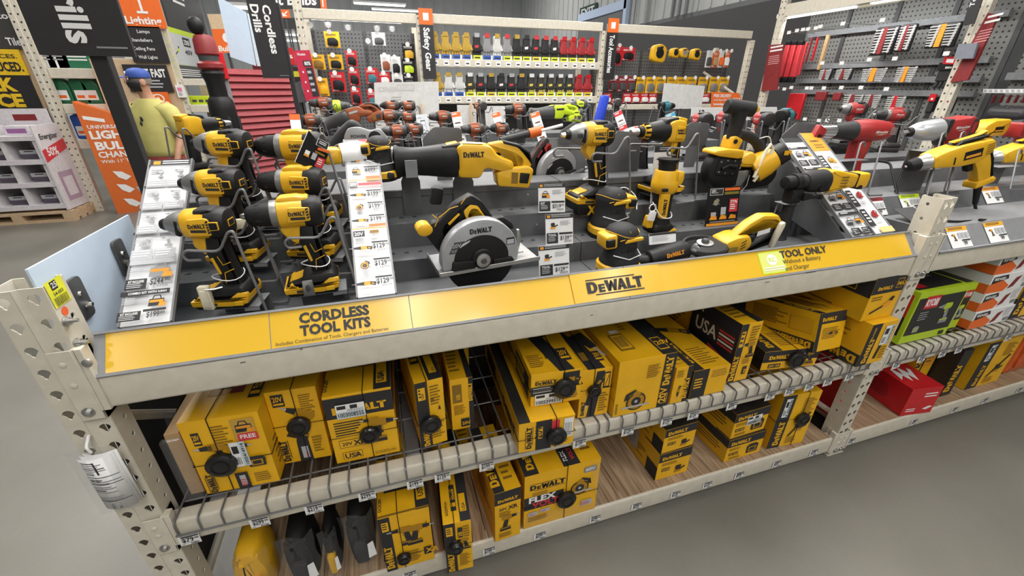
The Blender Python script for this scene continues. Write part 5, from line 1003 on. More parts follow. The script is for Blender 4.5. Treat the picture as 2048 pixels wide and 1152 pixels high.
b = MB(); b.puff([(-.062, .006), (.0, .0), (.040, .010), (.052, .030), (.040, .060), (-.01, .066), (-.058, .056)], 0, .034, .012, YEL, .014); b.puff([(-.046, .014), (-.012, .012), (-.008, .036), (-.044, .040)], -.033, .0025, .001, mat('mesh_olive', (.25, .17, .03), .6), .003); vents(b, .002, -.0345, .042, 3, INK, .010, .018, .007); b.build('motor_housing', t)
b = MB(); b.puff([(-.010, .060), (.040, .096), (.085, .112), (.150, .100), (.185, .060), (.172, .052), (.140, .082), (.085, .092), (.045, .074), (.030, .056)], 0, .017, .008, YEL, .010); b.build('upper_handle', t)
b = MB(); b.puff([(.036, .006), (.110, .020), (.150, .034), (.182, .058), (.176, .026), (.160, .002), (.060, -.006)], 0, .021, .010, BLK, .012); b.puff([(.030, .034), (.058, .034), (.062, .056), (.036, .058)], -.016, .014, .005, BLK, .006); b.build('rear_grip', t)
b = MB(); b.quad([(.075, -.018, .045), (.125, -.018, .050), (.125, -.016, .080), (.078, -.016, .078)], WHT); b.build('paper_label', t)
b = MB(); b.puff([(.128, .0), (.142, .002), (.160, .070), (.158, .085), (.144, .082), (.134, .05)], -.030, .007, .003, CTAG, .005); b.build('security_tag', t)
# ---- SDS rotary hammer with side handle
M = base(1632, 362, .20, -2, .92)
t = thing('rotary_hammer', 'yellow and black rotary hammer with a long black side handle hanging down', 'power drill', M=M)
b = MB(); b.lathe([(-.060, .030), (-.052, .036), (-.02, .040), (.012, .042), (.030, .043), (.034, .040)], RUB, n=24, p=2.3); b.puff([(-.02, -.03), (.03, -.034), (.032, .01), (-.016, .008)], -.032, .010, .004, BLK, .008); b.build('gear_housing', t)
b = MB(); b.puff([(.026, -.042), (.060, -.042), (.100, -.032), (.165, -.026), (.170, .022), (.105, .034), (.060, .043), (.026, .044)], 0, .036, .012, YEL, .010);
for i in range(3):
 for k in range(4): b.quad([(.078 + i * .012, -.0368, .014 - k * .011 - i * .002), (.094 + i * .012 - .004, -.0368, .014 - k * .011), (.094 + i * .012 - .004, -.0368, .019 - k * .011), (.078 + i * .012, -.0368, .019 - k * .011)], INKB)
b.build('motor_housing', t)
b = MB(); b.puff([(.164, -.030), (.232, -.034), (.240, .0), (.234, .026), (.166, .024)], 0, .030, .010, YEL, .010); b.puff([(.182, -.036), (.212, -.038), (.208, -.018), (.188, -.016)], 0, .0305, .004, BLK, .006); b.build('rear_handle', t); b = MB(); b.puff([(.162, -.028), (.170, -.028), (.172, .026), (.164, .026)], 0, .034, .004, BLK, .002); b.build('rubber_joint', t); b = MB(); b.puff([(.234, -.018), (.243, -.012), (.243, .012), (.236, .02)], 0, .026, .004, BLK, .003); b.build('end_cap', t)
b = MB(); b.lathe([(-.150, .012), (-.148, .022), (-.128, .026), (-.110, .026), (-.106, .022)], BLK, n=20); b.lathe([(-.106, .0225), (-.082, .0225)], STEEL, n=20); b.lathe([(-.084, .024), (-.058, .028)], RUB, n=20); b.build('chuck', t)
b = MB(); b.lathe([(-.112, .030), (-.110, .032), (-.088, .032), (-.086, .030)], BLK, n=20); b.puff([(-.124, -.076), (-.076, -.076), (-.070, -.024), (-.124, -.022)], -.004, .022, .005, BLK, .006); b.puff([(-.076, -.066), (-.036, -.060), (-.032, -.044), (-.072, -.036)], -.024, .012, .004, BLK, .004)
b.lathe([(0, .006), (.05, .006), (.052, .009), (.064, .009)], BLK, (-.05, -.03, -.055), (1, 0, 0), 10); o = b.build('handle_clamp', t)
b = MB(); b.lathe([(.072, .019), (.08, .024), (.084, .024), (.088, .020), (.13, .021), (.19, .0225), (.218, .023), (.222, .026), (.226, .020)], RUB, (-.100, -.004, 0), (0, 0, -1), 20); b.build('side_handle', t)
b = MB(); b.box((-.140, -.02, -.0795), (-.068, .03, -.0775), GREYL); b.tube([(-.13, .02, -.08), (-.14, .02, -.16), (-.15, .0, -.23)], .003, HOOK, 6); b.build('support_clip', t)
# ---- portable band saw
M = base(1478, 318, .43, -6, 1.04)
t = thing('band_saw', 'yellow and black portable band saw with a raised front grip, right of the screw gun', 'power saw', M=M)
b = MB(); ell = lambda cx, cz, rx, rz, a0, a1, n=14: [(cx + rx * math.cos(math.radians(a0 + (a1 - a0) * i / n)), cz + rz * math.sin(math.radians(a0 + (a1 - a0) * i / n))) for i in range(n + 1)]
b.puff([(-.020, .018)] + ell(-.080, -.030, .072, .072, 95, 290, 16) + [(-.022, -.090)], -.020, .028, .012, BLK); b.puff([(.0, -.1)] + [(.030, -.112)] + ell(.105, -.055, .055, .05, -70, 60, 8) + [(.04, -.02)], .0, .028, .012, BLK); b.build('wheel_cover', t)
b = MB(); b.puff(rnd([(-.128, -.048), (-.034, -.052), (-.030, .004), (-.118, .014)], .015), -.046, .005, .002, BLK)
for x, z in ((-.11, .0), (-.085, .004), (-.055, .002), (-.112, -.035), (-.085, -.040), (-.055, -.042), (-.098, -.018)): b.lathe([(.050, .0045), (.053, .003)], CHROME, (x, 0, z), (0, -1, 0), 8)
b.tube([(-.105, -.052, -.024), (-.08, -.053, -.012), (-.045, -.052, -.018)], .008, BLK, 8); b.build('blade_plate', t)
b = MB(); b.puff([(-.150, .026), (-.128, .020), (-.05, .010), (-.030, .014), (-.034, .040), (-.10, .044), (-.146, .040)], -.02, .040, .005, YEL, .006); b.puff([(-.072, .040), (-.034, .036), (-.022, .070), (-.052, .084), (-.066, .082)], .0, .030, .005, YEL, .008); b.lathe([(0, .008), (.002, .008)], BLK, (-.055, -.030, .066), (0, -1, 0), 14); b.build('front_guard', t)
b = MB(); b.lathe([(-.030, .020), (0, .024), (.05, .026), (.065, .030)], RUB, (-.046, 0, .100), (.1, 0, 1), 18); b.lathe([(-.055, .020), (-.050, .025), (.045, .025), (.050, .018)], RUB, (-.040, 0, .175), (1, -.15, -.12), 18); b.puff(circ(.010, .170, .014, 12, .7), -.016, .002, .001, YEL); b.build('front_grip', t)
b = MB(); b.puff([(-.036, .0), (.0, .024), (.024, .032), (.046, .016), (.048, -.028), (-.030, -.024)], 0, .040, .014, YEL, .014); b.lathe([(0, .003), (.002, .003)], GREYD, (-.02, -.041, -.006), (0, -1, 0), 8); b.build('gear_housing', t)
b = MB(); b.lathe([(0, .044), (.004, .048), (.05, .046), (.085, .036), (.09, .034)], YEL, (.058, -.006, -.044), (.75, -.2, .55), 20, p=2.8); b.build('motor_housing', t); b = MB(); b.lathe([(.088, .032), (.092, .036), (.125, .035), (.130, .028)], BLK, (.058, -.006, -.044), (.75, -.2, .55), 20, p=3); b.box((.128, -.066, .020), (.158, -.0655, .036), YEL); b.build('battery_cap', t)
b = MB(); b.tube([(-.01, .02, .085), (.03, .022, .080), (.075, .02, .060), (.10, .015, .02), (.085, .01, -.02)], .019, RUB, 12, rad=.03); b.build('rear_handle', t)
b = MB(); b.puff([(-.026, -.040), (.030, -.036), (.036, -.070), (.012, -.125), (.0, -.128), (-.030, -.085)], -.024, .004, .0015, STEEL, .004); b.tube([(.036, -.03, -.055), (.03, -.035, -.09), (.008, -.03, -.13)], .002, CHROME, 6); b.build('blade_guide', t)
b = MB(); b.tube([(.045, -.048, -.075), (.075, -.048, -.02), (.098, -.04, .04), (.088, -.036, .054), (.070, -.042, .035), (.040, -.05, -.06)], .006, CTAG, 7); b.tube([(.04, -.03, .075), (.075, -.035, .085), (.098, -.03, .05)], .002, WHT, 5, rad=.02); b.build('security_strap', t)
P = at(1470, 372, y=.45); bracket('grey steel bracket hidden behind the band saw', 1.955, .50, Z2, 1.27, .08, .03)
# ---- price ladders on the deck
def ladder(label, x0, x1, ytop, art, rails=True, side=True):
 t = thing('price_ladder', label, 'price sign', ((x0 + x1) / 2, .07, 1.063)); y0, z0 = .068, 1.0635; sl = .28 / .38; ht = Vector((0, ytop - y0, (ytop - y0) * sl)); n = Vector((0, -ht.z, ht.y)).normalized()
 mb = MB(); o = Vector((x0, y0, z0)); mb.add([(o + Vector((a, 0, 0)) + ht * b + n * c)[:] for c in (-.006, 0) for a, b in ((0, 0), (x1 - x0, 0), (x1 - x0, 1), (0, 1))], [(0, 3, 2, 1), (4, 5, 6, 7), (0, 1, 5, 4), (1, 2, 6, 5), (2, 3, 7, 6), (3, 0, 4, 7)], WHTG); F = Face(mb, o, (x1 - x0, 0, 0), ht, .0006); art(F); mb.build('price_panel', t, world=True, smooth=0)
 for xa in (x0 - .004, x1):
  r = MB(); r.add([(o + Vector((xa - x0 + a, 0, 0)) + ht * b + n * c)[:] for c in (-.008, .003) for a, b in ((0, 0), (.004, 0), (.004, 1), (0, 1))], [(0, 3, 2, 1), (4, 5, 6, 7), (0, 1, 5, 4), (1, 2, 6, 5), (2, 3, 7, 6), (3, 0, 4, 7)], CHAN); r.build('side_rail', t, world=True)
 return t
def entry(F, b0, b1, kind, price, seed, head=INK, two=False):
 h = b1 - b0; F.lines(.06, b0 + h * .62, .5, b0 + h * .82, 3, PGREY, seed=seed); F.icon(kind, .27, b0 + h * .40, h * .55, [ORY, INK, INKG]); F.r(.52, b0 + h * .66, .97, b0 + h * .76, head); F.t('$' + price, .54, b0 + h * .31, h * .30, INK, .025, wid=.34); F.t('00', .89, b0 + h * .47, h * .13, INK, .02); F.bars(.68, b0 + h * .14, .95, b0 + h * .26, 10, INKG, seed); F.lines(.04, b0 + h * .02, .8, b0 + h * .10, 1, PGREY, seed=seed)
def art_ladL(F):
 F.r(0, .955, 1, 1, INK).lines(.3, .962, .95, .992, 2, WHT).r(.08, .965, .25, .99, ORY)
 for k, (b, knd) in enumerate(((.80, 'drill'), (.645, 'drill'), (.49, 'drill'), (.335, 'saw'))):
  F.lines(.06, b + .09, .45, b + .13, 3, PGREY, seed=k); F.r(.02, b + .0, .48, b + .055, PGREY).r(.50, b, .98, b + .055, PGREY); F.lines(.06, b + .008, .44, b + .05, 3, WHT, seed=k); F.lines(.55, b + .008, .94, b + .05, 3, WHT, seed=k + 3); F.icon(knd, .28, b + .09, .05, [PGREY, INKG, PGREY]); F.icon('drill', .75, b + .095, .06, [PGREY, INKG, PGREY]); F.r(0, b + .142, .04, b + .158, INK); F.r(.05, b + .145, 1, b + .152, INKG)
 F.r(.0, .302, 1, .330, PGREY).r(0, .300, .05, .332, INK); F.lines(.08, .25, .4, .285, 3, PGREY); F.icon('bag', .72, .262, .085, [ORY, INKG, INK])
 F.r(.04, .165, .48, .222, INK).t('KIT INCLUDES', .10, .202, .012, WHT, .02, wid=.32).lines(.08, .170, .45, .198, 3, PGREY); F.t('$244', .55, .185, .032, INK, .01, wid=.28); F.t('00', .85, .20, .016, INK, .02); F.bars(.7, .168, .95, .18, 10, INKG)
 F.r(0, .130, 1, .156, INK).t('COMBO KIT WITH 4.0AH', .15, .138, .011, WHT, .02, wid=.78); F.lines(.06, .085, .4, .122, 4, PGREY); F.icon('bag', .76, .093, .062, [ORY, INK, INK])
 F.r(.02, .004, .48, .05, INK).t('KIT INCLUDES', .08, .034, .011, WHT, .02, wid=.34).lines(.06, .006, .44, .03, 3, PGREY); F.r(.52, .042, .98, .054, INK); F.t('$199', .60, .012, .028, INK, .01, wid=.26); F.t('00', .87, .024, .013, INK, .02)
ladder('wide tilted price strip along the left edge of the tool deck', .050, .141, .455, art_ladL)
def art_ladM(F):
 F.r(0, .975, .45, 1, INKG).r(.45, .972, 1, 1, REDP); bl = [('bag', '299'), ('bag', '299'), ('bag', '299')]
 for k in range(3): entry(F, .895 - k * .083, .972 - k * .083, 'bag', '299', k)
 F.r(.55, .695, 1, .715, ORG); F.r(0, .685, 1, .692, ORY); F.r(.02, .645, .28, .68, INKG).t('20V', .05, .652, .018, WHT, .02, wid=.2); F.r(.3, .65, 1, .668, REDP); F.r(0, .625, .9, .63, PGREY)
 for k, kd in enumerate(('long', 'saw', 'long')): entry(F, .555 - k * .085, .635 - k * .085, kd, '199', 5 + k)
 F.r(.5, .372, .98, .388, ORG); F.r(0, .360, 1, .366, ORY); F.r(.03, .315, .35, .35, INK).t('20V', .06, .322, .02, WHT, .02, wid=.25); F.r(.5, .33, .75, .348, INKB); [F.r(.5 + i * .12, .312, .58 + i * .12, .322, PGREY) for i in range(4)]
 for k, kd in enumerate(('long', 'saw', 'long')): entry(F, .212 - k * .1, .300 - k * .1, kd, '129', 9 + k)
ladder('narrow tilted price strip mid deck with rows of 299, 199 and 129 prices', .530, .618, .500, art_ladM)
def art_ladR1(F):
 F.r(0, .95, 1, 1, INK)
 for k in range(4): b = .74 - k * .23; F.r(.0, b + .13, 1, b + .155, INK).lines(.1, b + .135, .6, b + .15, 1, WHT); F.icon('bag', .3, b + .07, .07, [INKG, INK, INK]).icon('bag', .7, b + .08, .07, [ORY, INK, INK]); F.r(.04, b - .05, .46, b + .01, INK).lines(.08, b - .045, .4, b, 3, PGREY).r(.54, b - .05, .96, b + .01, INK).lines(.58, b - .045, .9, b, 3, PGREY)
 F.t('99', .2, .006, .03, INK, .01).t('99', .6, .006, .03, INK, .01)
def art_ladR2(F):
 F.r(0, .80, 1, 1, ORY); F.logo(.25, .90, .5, INK, False, k=.9); F.lines(.3, .82, .8, .87, 2, INKB)
 for k in range(4): b = .60 - k * .18; F.r(.02, b, .30, b + .15, INK).lines(.05, b + .02, .27, b + .13, 4, WHT, seed=k); F.icon('bag' if k < 2 else 'saw', .62, b + .10, .07, [ORY, INKB, INKG] if k < 2 else [RED, MAR, RED]); F.lines(.4, b + .01, .8, b + .04, 2, PGREY, seed=k)
 F.r(.3, .0, 1, .045, mat('print_tan2', (.75, .5, .2), .5, var=0))
ladder('left one of the twin price strips at the right end of the yellow tool deck', 2.165, 2.262, .455, art_ladR1)
ladder('right one of the twin price strips with an orange brand header at the right end', 2.277, 2.370, .475, art_ladR2)
mb = MB(); mb.add([(2.15, .075, 1.0), (2.15, .44, 1.10), (2.15, .44, 1.325), (2.15, .075, 1.055)], [(0, 1, 2, 3)], GREY); o = mb.build('ladder_shade_sheet', solid=.002, smooth=0); tag(o, 'dark grey sheet closing the left flank of the twin price strips', 'side plate')  # added dark sheet, stands in for shading on the deck
# ---- small price cards standing on the steps
def card(label, BL, BR, TLp, z, lean, art, base_m=WHT, th=.003, name='price_card'):
 A = at(*BL, z=z); B = at(*BR, z=z); u = (B - A); w = u.length; u.normalize(); bk = Vector((-u.y, u.x, 0)); v = (Vector((0, 0, 1)) * math.cos(lean) + bk * math.sin(lean)); nn = u.cross(v)
 d = ray(*TLp); t_ = (A - CP).dot(nn) / d.dot(nn); h = (CP + d * t_ - A).dot(v); mb = MB(basis(A, u, v)); mb.box((0, 0, -th), (w, h, 0), base_m)
 F = Face(mb, (0, 0, 0), (w, 0, 0), (0, h, 0)); art(F)
 I = basis(A, u, v); mb.v = [(I.inverted() @ Vector(q))[:] for q in mb.v]; o = mb.build(name, smooth=0); o.matrix_basis = I; tag(o, label, 'price card'); return o
def art_card(kind, price, kit='TOOL'):
 def a(F):
  F.r(0, .86, 1, 1, INK).lines(.2, .88, .9, .98, 2, PGREY).r(.05, .89, .16, .97, ORY); F.icon(kind, .26, .62, .26, [ORY, INK, INKG]); F.lines(.52, .62, .95, .78, 4, PGREY, seed=3); F.r(.03, .06, .44, .40, INK).t(kit, .08, .29, .07, WHT, .03).lines(.08, .1, .4, .26, 3, PGREY); F.r(.48, .34, .97, .40, INK).t('$' + price, .52, .16, .13, INK, .01, wid=.32).t('00', .86, .23, .06, INK, .02).bars(.68, .08, .95, .15, 10, INKG)
 return a
card('white price card with a small tool bag picture, highest of three beside the circular saw', (1077, 426), (1130, 424), (1066, 368), Z2 + .002, .2, art_card('bag', '319', 'KIT'))
card('white price card with a sander picture, middle of three beside the circular saw', (1092, 491), (1146, 487), (1081, 430), Z1 + .002, .2, art_card('sander', '139'))
card('white price card tucked behind the sign rail, lowest of three beside the circular saw', (1079, 556), (1139, 549), (1066, 494), Z0 + .03, .2, art_card('sander', '129'))
def art_tall(F):
 F.r(0, .90, 1, 1, INK).lines(.25, .92, .9, .98, 2, PGREY); F.icon('drill', .25, .74, .12, [INKB, INK, INKG]); F.lines(.5, .70, .95, .78, 3, PGREY); F.r(.4, .585, 1, .60, INK).t('$129', .45, .51, .05, INK, .01, wid=.32).bars(.7, .47, .95, .495, 9, INKG); F.r(0, .41, 1, .46, INK); F.lines(.2, .32, .9, .37, 2, PGREY); F.r(.4, .16, 1, .175, INK).t('$129', .45, .08, .05, INK, .01, wid=.32)
card('tall grey framed price card standing behind the upright cut out tool', (1301, 407), (1338, 404), (1306, 293), Z2 + .002, .12, art_tall, WHT)
def art_promo(F):
 F.r(.06, .80, .46, .97, WHT).r(.07, .81, .45, .96, INK).t('20V', .10, .88, .06, WHT, .02).lines(.1, .83, .4, .87, 1, PGREY); F.r(.50, .90, .97, .97, ORG).r(.50, .80, .95, .87, mat('olive', (.18, .15, .02), .5, var=0)); F.icon('saw', .26, .62, .20, [mat('olive2', (.3, .25, .08), .5, var=0), INKG, INKG]); F.r(.68, .34, .94, .68, REDP).t('77%', .70, .57, .07, WHT, .02, wid=.22).lines(.71, .38, .9, .54, 3, WHT); F.r(.12, .26, .28, .36, PGREY).r(.42, .28, .58, .48, PGREY)
 for a in (.2, .5, .8): F.p([(a - .12, .16), (a + .12, .16), (a + .10, .25), (a - .06, .28)], ORY)
 F.r(0, .0, 1, .07, ORY).r(.1, .09, .9, .12, INKG)
card('black promotional card with orange header standing on the step below the band saw', (1410, 453), (1473, 447), (1417, 376), Z1 + .002, .16, art_promo, BLK)
card('small white leaflet behind the dust canister', (1299, 490), (1352, 484), (1297, 468), Z0 + .055, .3, lambda F: (F.r(0, .8, 1, 1, INK), F.lines(.1, .2, .9, .7, 4, PGREY)))
A_, B_, C_, D_ = [at(*q, y=yy) for q, yy in (((590, 324), .30), ((639, 346), .33), ((656, 309), .36), ((617, 261), .33))]
mb = MB(); n = (B_ - A_).cross(D_ - A_).normalized() * .002; mb.add([q[:] for q in (A_, B_, C_, D_, A_ + n, B_ + n, C_ + n, D_ + n)], [(0, 1, 2, 3), (7, 6, 5, 4), (0, 4, 5, 1), (1, 5, 6, 2), (2, 6, 7, 3), (3, 7, 4, 0)], BLK)
mb.add([q[:] for q in (A_, A_ - n * 1.5, D_ - n * 1.5, D_)], [(0, 1, 2, 3)], WHT)
F = Face(mb, A_, B_ - A_, D_ - A_, -.003); nn = (B_ - A_).cross(D_ - A_).normalized(); F.n = nn if nn.dot(CP - A_) > 0 else -nn; F.off = .0025
F.r(.42, .72, .9, .93, WHT).r(.44, .73, .88, .92, INK).lines(.5, .78, .8, .88, 2, WHT); F.p([(.55, .60), (1, .66), (1, .74), (.55, .68)], ORG); F.r(.50, .50, .9, .56, INKB); F.r(.16, .34, .34, .46, WHT).r(.44, .28, .62, .48, PGREY).p([(.68, .12), (.98, .14), (.98, .44), (.68, .42)], REDP).lines(.72, .18, .94, .38, 3, WHT); F.p([(.14, .28), (.36, .28), (.34, .34), (.16, .34)], ORY)
o = mb.build('promo_card', smooth=0); tag(o, 'tilted black promotional card beside the large hammer drill', 'promo card')
# ---- right bay deck and tools
t = thing('stepped_display', 'plain grey metal deck under the red and yellow corded tools of the right bay', 'display riser', (3.7, .3, 1.0)); xa, xb = x2 + .02, X2E
prof = [(.0, .9885), (.057, 1.0615), (.23, 1.0615), (.28, 1.125), (.43, 1.125), (.47, 1.195), (.62, 1.195), (.62, .99)]
for nm, k0, k1 in (('front_slope', 0, 1), ('tread', 1, 2), ('riser', 2, 3), ('tread', 3, 4), ('riser', 4, 5), ('tread', 5, 6), ('rear_panel', 6, 7)):
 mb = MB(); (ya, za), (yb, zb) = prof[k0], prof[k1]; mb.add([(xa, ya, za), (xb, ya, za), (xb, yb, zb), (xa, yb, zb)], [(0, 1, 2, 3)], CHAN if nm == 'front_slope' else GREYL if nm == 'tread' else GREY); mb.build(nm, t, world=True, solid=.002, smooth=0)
mb = MB(); mb.add([(xa, y, z) for y, z in prof] + [(xa, .0, .988)], [tuple(range(9))], GREY); mb.build('end_panel', t, world=True, solid=.0015, smooth=0)
mb = MB(); mb.box((xa, -.008, .988), (xb, .004, .994), CHAN); mb.build('front_lip', t, world=True)
mb = MB(); mb.add([(2.545, .10, 1.0635), (2.66, .10, 1.0635), (2.66, .2, 1.10), (2.545, .2, 1.10)], [(0, 1, 2, 3)], GREYD); mb.lathe([(0, .004), (.002, .003)], STEEL, (2.6, .15, 1.083), (0, -.3, 1), 8); o = mb.build('cover_plate', solid=.002, smooth=0); tag(o, 'dark grey cover plate on the deck beside the right post', 'plate')
SLN = Vector((0, -(1.0615 - .9885), .057)).normalized()
def slope_card(label, cx, w, h, y0, z0, dy, dz, art):
 v = Vector((0, dy, dz)).normalized(); n = Vector((1, 0, 0)).cross(v); mb = MB(); o = Vector((cx - w / 2, y0, z0)) + n * .004; F = Face(mb, o, (w, 0, 0), v * h); mb.quad([(o + q)[:] for q in (Vector((0, 0, 0)), Vector((w, 0, 0)), Vector((w, 0, 0)) + v * h, v * h)], WHT); art(F); ob = mb.build('price_card', solid=.0006, smooth=0); tag(ob, label, 'price card')
def art_sc(hd, ic):
 def a(F):
  F.r(0, .80, 1, 1, hd).lines(.1, .84, .8, .96, 2, INK); F.icon('drill', .24, .50, .34, ic); [F.r(.44 + i * .18, .44, .58 + i * .18, .70, PGREY) for i in range(3)]; F.r(.55, .30, .95, .36, INK).t('99', .6, .12, .16, INK, .01)
 return a
for i, (px, py) in enumerate(((1913, 478), (1988, 466))):
 x = at(px, py, y=.03).x; slope_card(('left' if i == 0 else 'right') + ' white card with orange header on the plain grey slope of the right bay', x, .115, .082, .0035, .9935, .057, .073, art_sc(mat('print_amber', (.72, .36, .03), .5, var=0), [ORY, INK, INKG]))
for px, py, lb, hd, ic in ((1752, 408, 'price card with red header on the riser behind the right post', MAR, [RED, INK, INKG]), (1826, 402, 'price card with lime header on the riser behind the right post', LIME, [LIME, INK, INKG]), (1985, 392, 'price card with orange header on the riser behind the yellow corded drills', ORY, [ORY, INK, INKG])):
 x = at(px, py, y=.25).x; slope_card(lb, x, .12, .078, .231, 1.0645, .05, .0635, art_sc(hd, ic))
def cord(t, pts, r=.006, m=BLK): mb = MB(); mb.tube(pts, r, m, 8, rad=.08, seg=5); return mb.build('power_cord', t, world=True)
def corded(label, M, A=YEL, lab=1):
 t = thing('corded_drill', label, 'power drill', M=M); b = MB()
 b.puff([(-.105, -.020), (-.04, -.032), (.010, -.040), (.060, -.040), (.105, -.020), (.122, .010), (.110, .036), (.0, .040), (-.06, .034), (-.105, .024)], 0, .036, .012, A, .012); b.quad([(.0, -.0365, -.016), (.066, -.0365, -.014), (.066, -.0365, .016), (.0, -.0365, .014)], BLK); b.quad([(.006, -.0372, -.010), (.060, -.0372, -.008), (.060, -.0372, .001), (.006, -.0372, -.001)], ORY); vents(b, .080, -.0365, .018, 5, INKB, .008, .026, .003); b.quad([(-.036, -.0365, -.022), (-.030, -.0365, -.022), (-.030, -.0365, .004), (-.036, -.0365, .004)], BLK); b.build('motor_housing', t)
 b = MB(); b.puff([(-.02, .038), (.095, .042), (.10, .052), (-.0, .052)], 0, .022, .005, BLK, .006); b.puff([(-.025, .050), (.075, .058), (.098, .066), (.096, .054), (.0, .050)], 0, .010, .003, A, .003); b.build('top_clip', t)
 b = MB(); b.lathe([(-.178, .008), (-.176, .014), (-.172, .020), (-.140, .025), (-.136, .022)], BLK, n=18); b.lathe([(-.184, .004), (-.176, .006)], CHROME, n=10); b.lathe([(-.138, .024), (-.110, .027), (-.104, .030)], STEEL, n=20); b.build('chuck', t)
 b = MB(); b.puff([(.060, -.03), (.116, .0), (.135, -.05), (.150, -.125), (.104, -.130), (.085, -.075)], 0, .021, .009, A, .012); b.puff([(.092, -.122), (.158, -.112), (.166, -.122), (.160, -.134), (.090, -.146)], 0, .026, .005, A, .006); b.puff([(.108, .010), (.124, .006), (.148, -.06), (.158, -.112), (.150, -.114), (.132, -.055)], 0, .019, .006, BLK, .004); b.build('grip', t)
 b = MB(); b.puff([(.048, -.038), (.070, -.038), (.080, -.075), (.058, -.076)], 0, .012, .005, BLK, .005); b.build('trigger', t); b = MB(); b.tube([(.130, 0, -.14), (.138, 0, -.22)], [.013, .008], BLK, 10); b.build('cord_sleeve', t); return t
P = at(1908, 310, y=.25); M = Matrix.Translation(P) @ Euler((0, math.radians(-13), math.radians(-12))).to_matrix().to_4x4() @ Matrix.Scale(1.12, 4); t = corded('yellow corded drill in front of the right bay with its black cord looping down', M); I = M @ Vector((.138, 0, -.22)); cord(t, [I, I + Vector((.0, -.03, -.06)), at(1985, 440, y=.10), at(1900, 445, z=1.068), at(1800, 425, z=1.068)])
P = at(2040, 304, y=.34); M = Matrix.Translation(P) @ Euler((0, math.radians(-12), math.radians(-12))).to_matrix().to_4x4() @ Matrix.Scale(1.12, 4); t = corded('second yellow corded drill cut by the right edge of the picture', M); I = M @ Vector((.138, 0, -.22)); cord(t, [I, I + Vector((0, 0, -.05)), at(2035, 445, y=.16), at(1960, 440, z=1.068)])
P = at(1722, 262, y=.46); M = Matrix.Translation(P) @ Euler((0, 0, math.radians(-9))).to_matrix().to_4x4() @ Matrix.Scale(1.08, 4)
t = thing('heat_gun', 'red heat gun with a bright steel nozzle left of the red impact wrench', 'heat gun', M=M); b = MB(); b.lathe([(-.045, .036), (-.03, .042), (.02, .044), (.07, .040), (.110, .034), (.128, .024), (.132, .010)], RED, n=22); mark(b, MW, .022, -.044, -.006, .052); vents(b, .088, -.040, .012, 4, INKG, .007, .03, -.002); b.build('motor_housing', t)
b = MB(); b.lathe([(-.125, .027), (-.10, .029), (-.06, .036), (-.042, .038)], MBL, n=20); b.build('nozzle_shroud', t); b = MB(); b.lathe([(-.185, .018), (-.183, .022), (-.165, .023), (-.125, .025)], CHROME, n=20); b.lathe([(-.184, .016), (-.1835, .002)], BLK, n=16); b.build('nozzle', t)
b = MB(); b.puff([(-.020, -.03), (.050, -.03), (.048, -.06), (.036, -.120), (.048, -.165), (-.030, -.168), (-.016, -.125), (-.018, -.06)], 0, .024, .012, RED, .012); b.lathe([(.16, .028), (.175, .034), (.190, .030)], RED, (.008, 0, 0), (0, 0, -1), 18); b.build('grip', t); b = MB(); b.tube([(.008, 0, -.185), (.01, 0, -.215)], [.012, .008], BLK, 8); b.build('cord_sleeve', t); I = M @ Vector((.01, 0, -.20)); cord(t, [at(1755, 322, y=.46), at(1780, 325, y=.42), at(1795, 390, y=.30)], .005)
b = MB(); b.puff(rnd([(-.245, -.035), (-.205, -.050), (-.190, .01), (-.225, .028)], .004), -.03, .012, .003, RED); b.quad([(-.23, -.0425, -.025), (-.21, -.0425, -.03), (-.205, -.0425, -.010), (-.222, -.0425, -.005)], BLK); o = b.build('nozzle_clip'); o.matrix_basis = M; tag(o, 'small red block hanging left of the heat gun nozzle', 'security tag')
P = at(1884, 258, y=.44); M = Matrix.Translation(P) @ Euler((0, math.radians(-5), math.radians(-12))).to_matrix().to_4x4() @ Matrix.Scale(1.12, 4)
t = thing('impact_wrench', 'red corded impact wrench with a silver nose in the right bay', 'power drill', M=M); b = MB(); b.puff([(-.012, -.040), (.10, -.038), (.112, .0), (.106, .036), (.08, .044), (.065, .040), (-.010, .038)], 0, .040, .012, RED, .012); b.puff([(.072, -.034), (.104, -.032), (.112, .0), (.106, .034), (.080, .036)], 0, .0415, .006, MBL, .008); b.puff([(.080, -.02), (.10, -.02), (.104, .02), (.086, .024)], -.036, .006, .002, RED, .003); mark(b, MW, .014, -.0405, .0, .056); b.build('motor_housing', t)
b = MB(); b.lathe([(-.135, .018), (-.128, .026), (-.10, .036), (-.05, .041), (-.024, .042)], mat('silver_nose', (.42, .44, .46), .32, .4), n=24); b.build('nose_cone', t); b = MB(); b.puff([(-.032, -.042), (-.012, -.042), (.0, .04), (-.022, .041)], 0, .042, .006, MBL, .004); b.build('boot_ring', t); b = MB(); b.lathe([(-.148, .016), (-.134, .019)], BLK, n=14); b.lathe([(-.17, .010), (-.146, .011)], STEEL, n=4); b.build('anvil', t)
b = MB(); b.puff([(.0, -.036), (.060, -.036), (.066, -.10), (.03, -.13), (.012, -.08)], 0, .022, .010, RED, .012); b.puff([(-.02, -.034), (.01, -.036), (.016, -.07), (-.004, -.064)], 0, .018, .006, MBL, .008); b.build('grip', t)
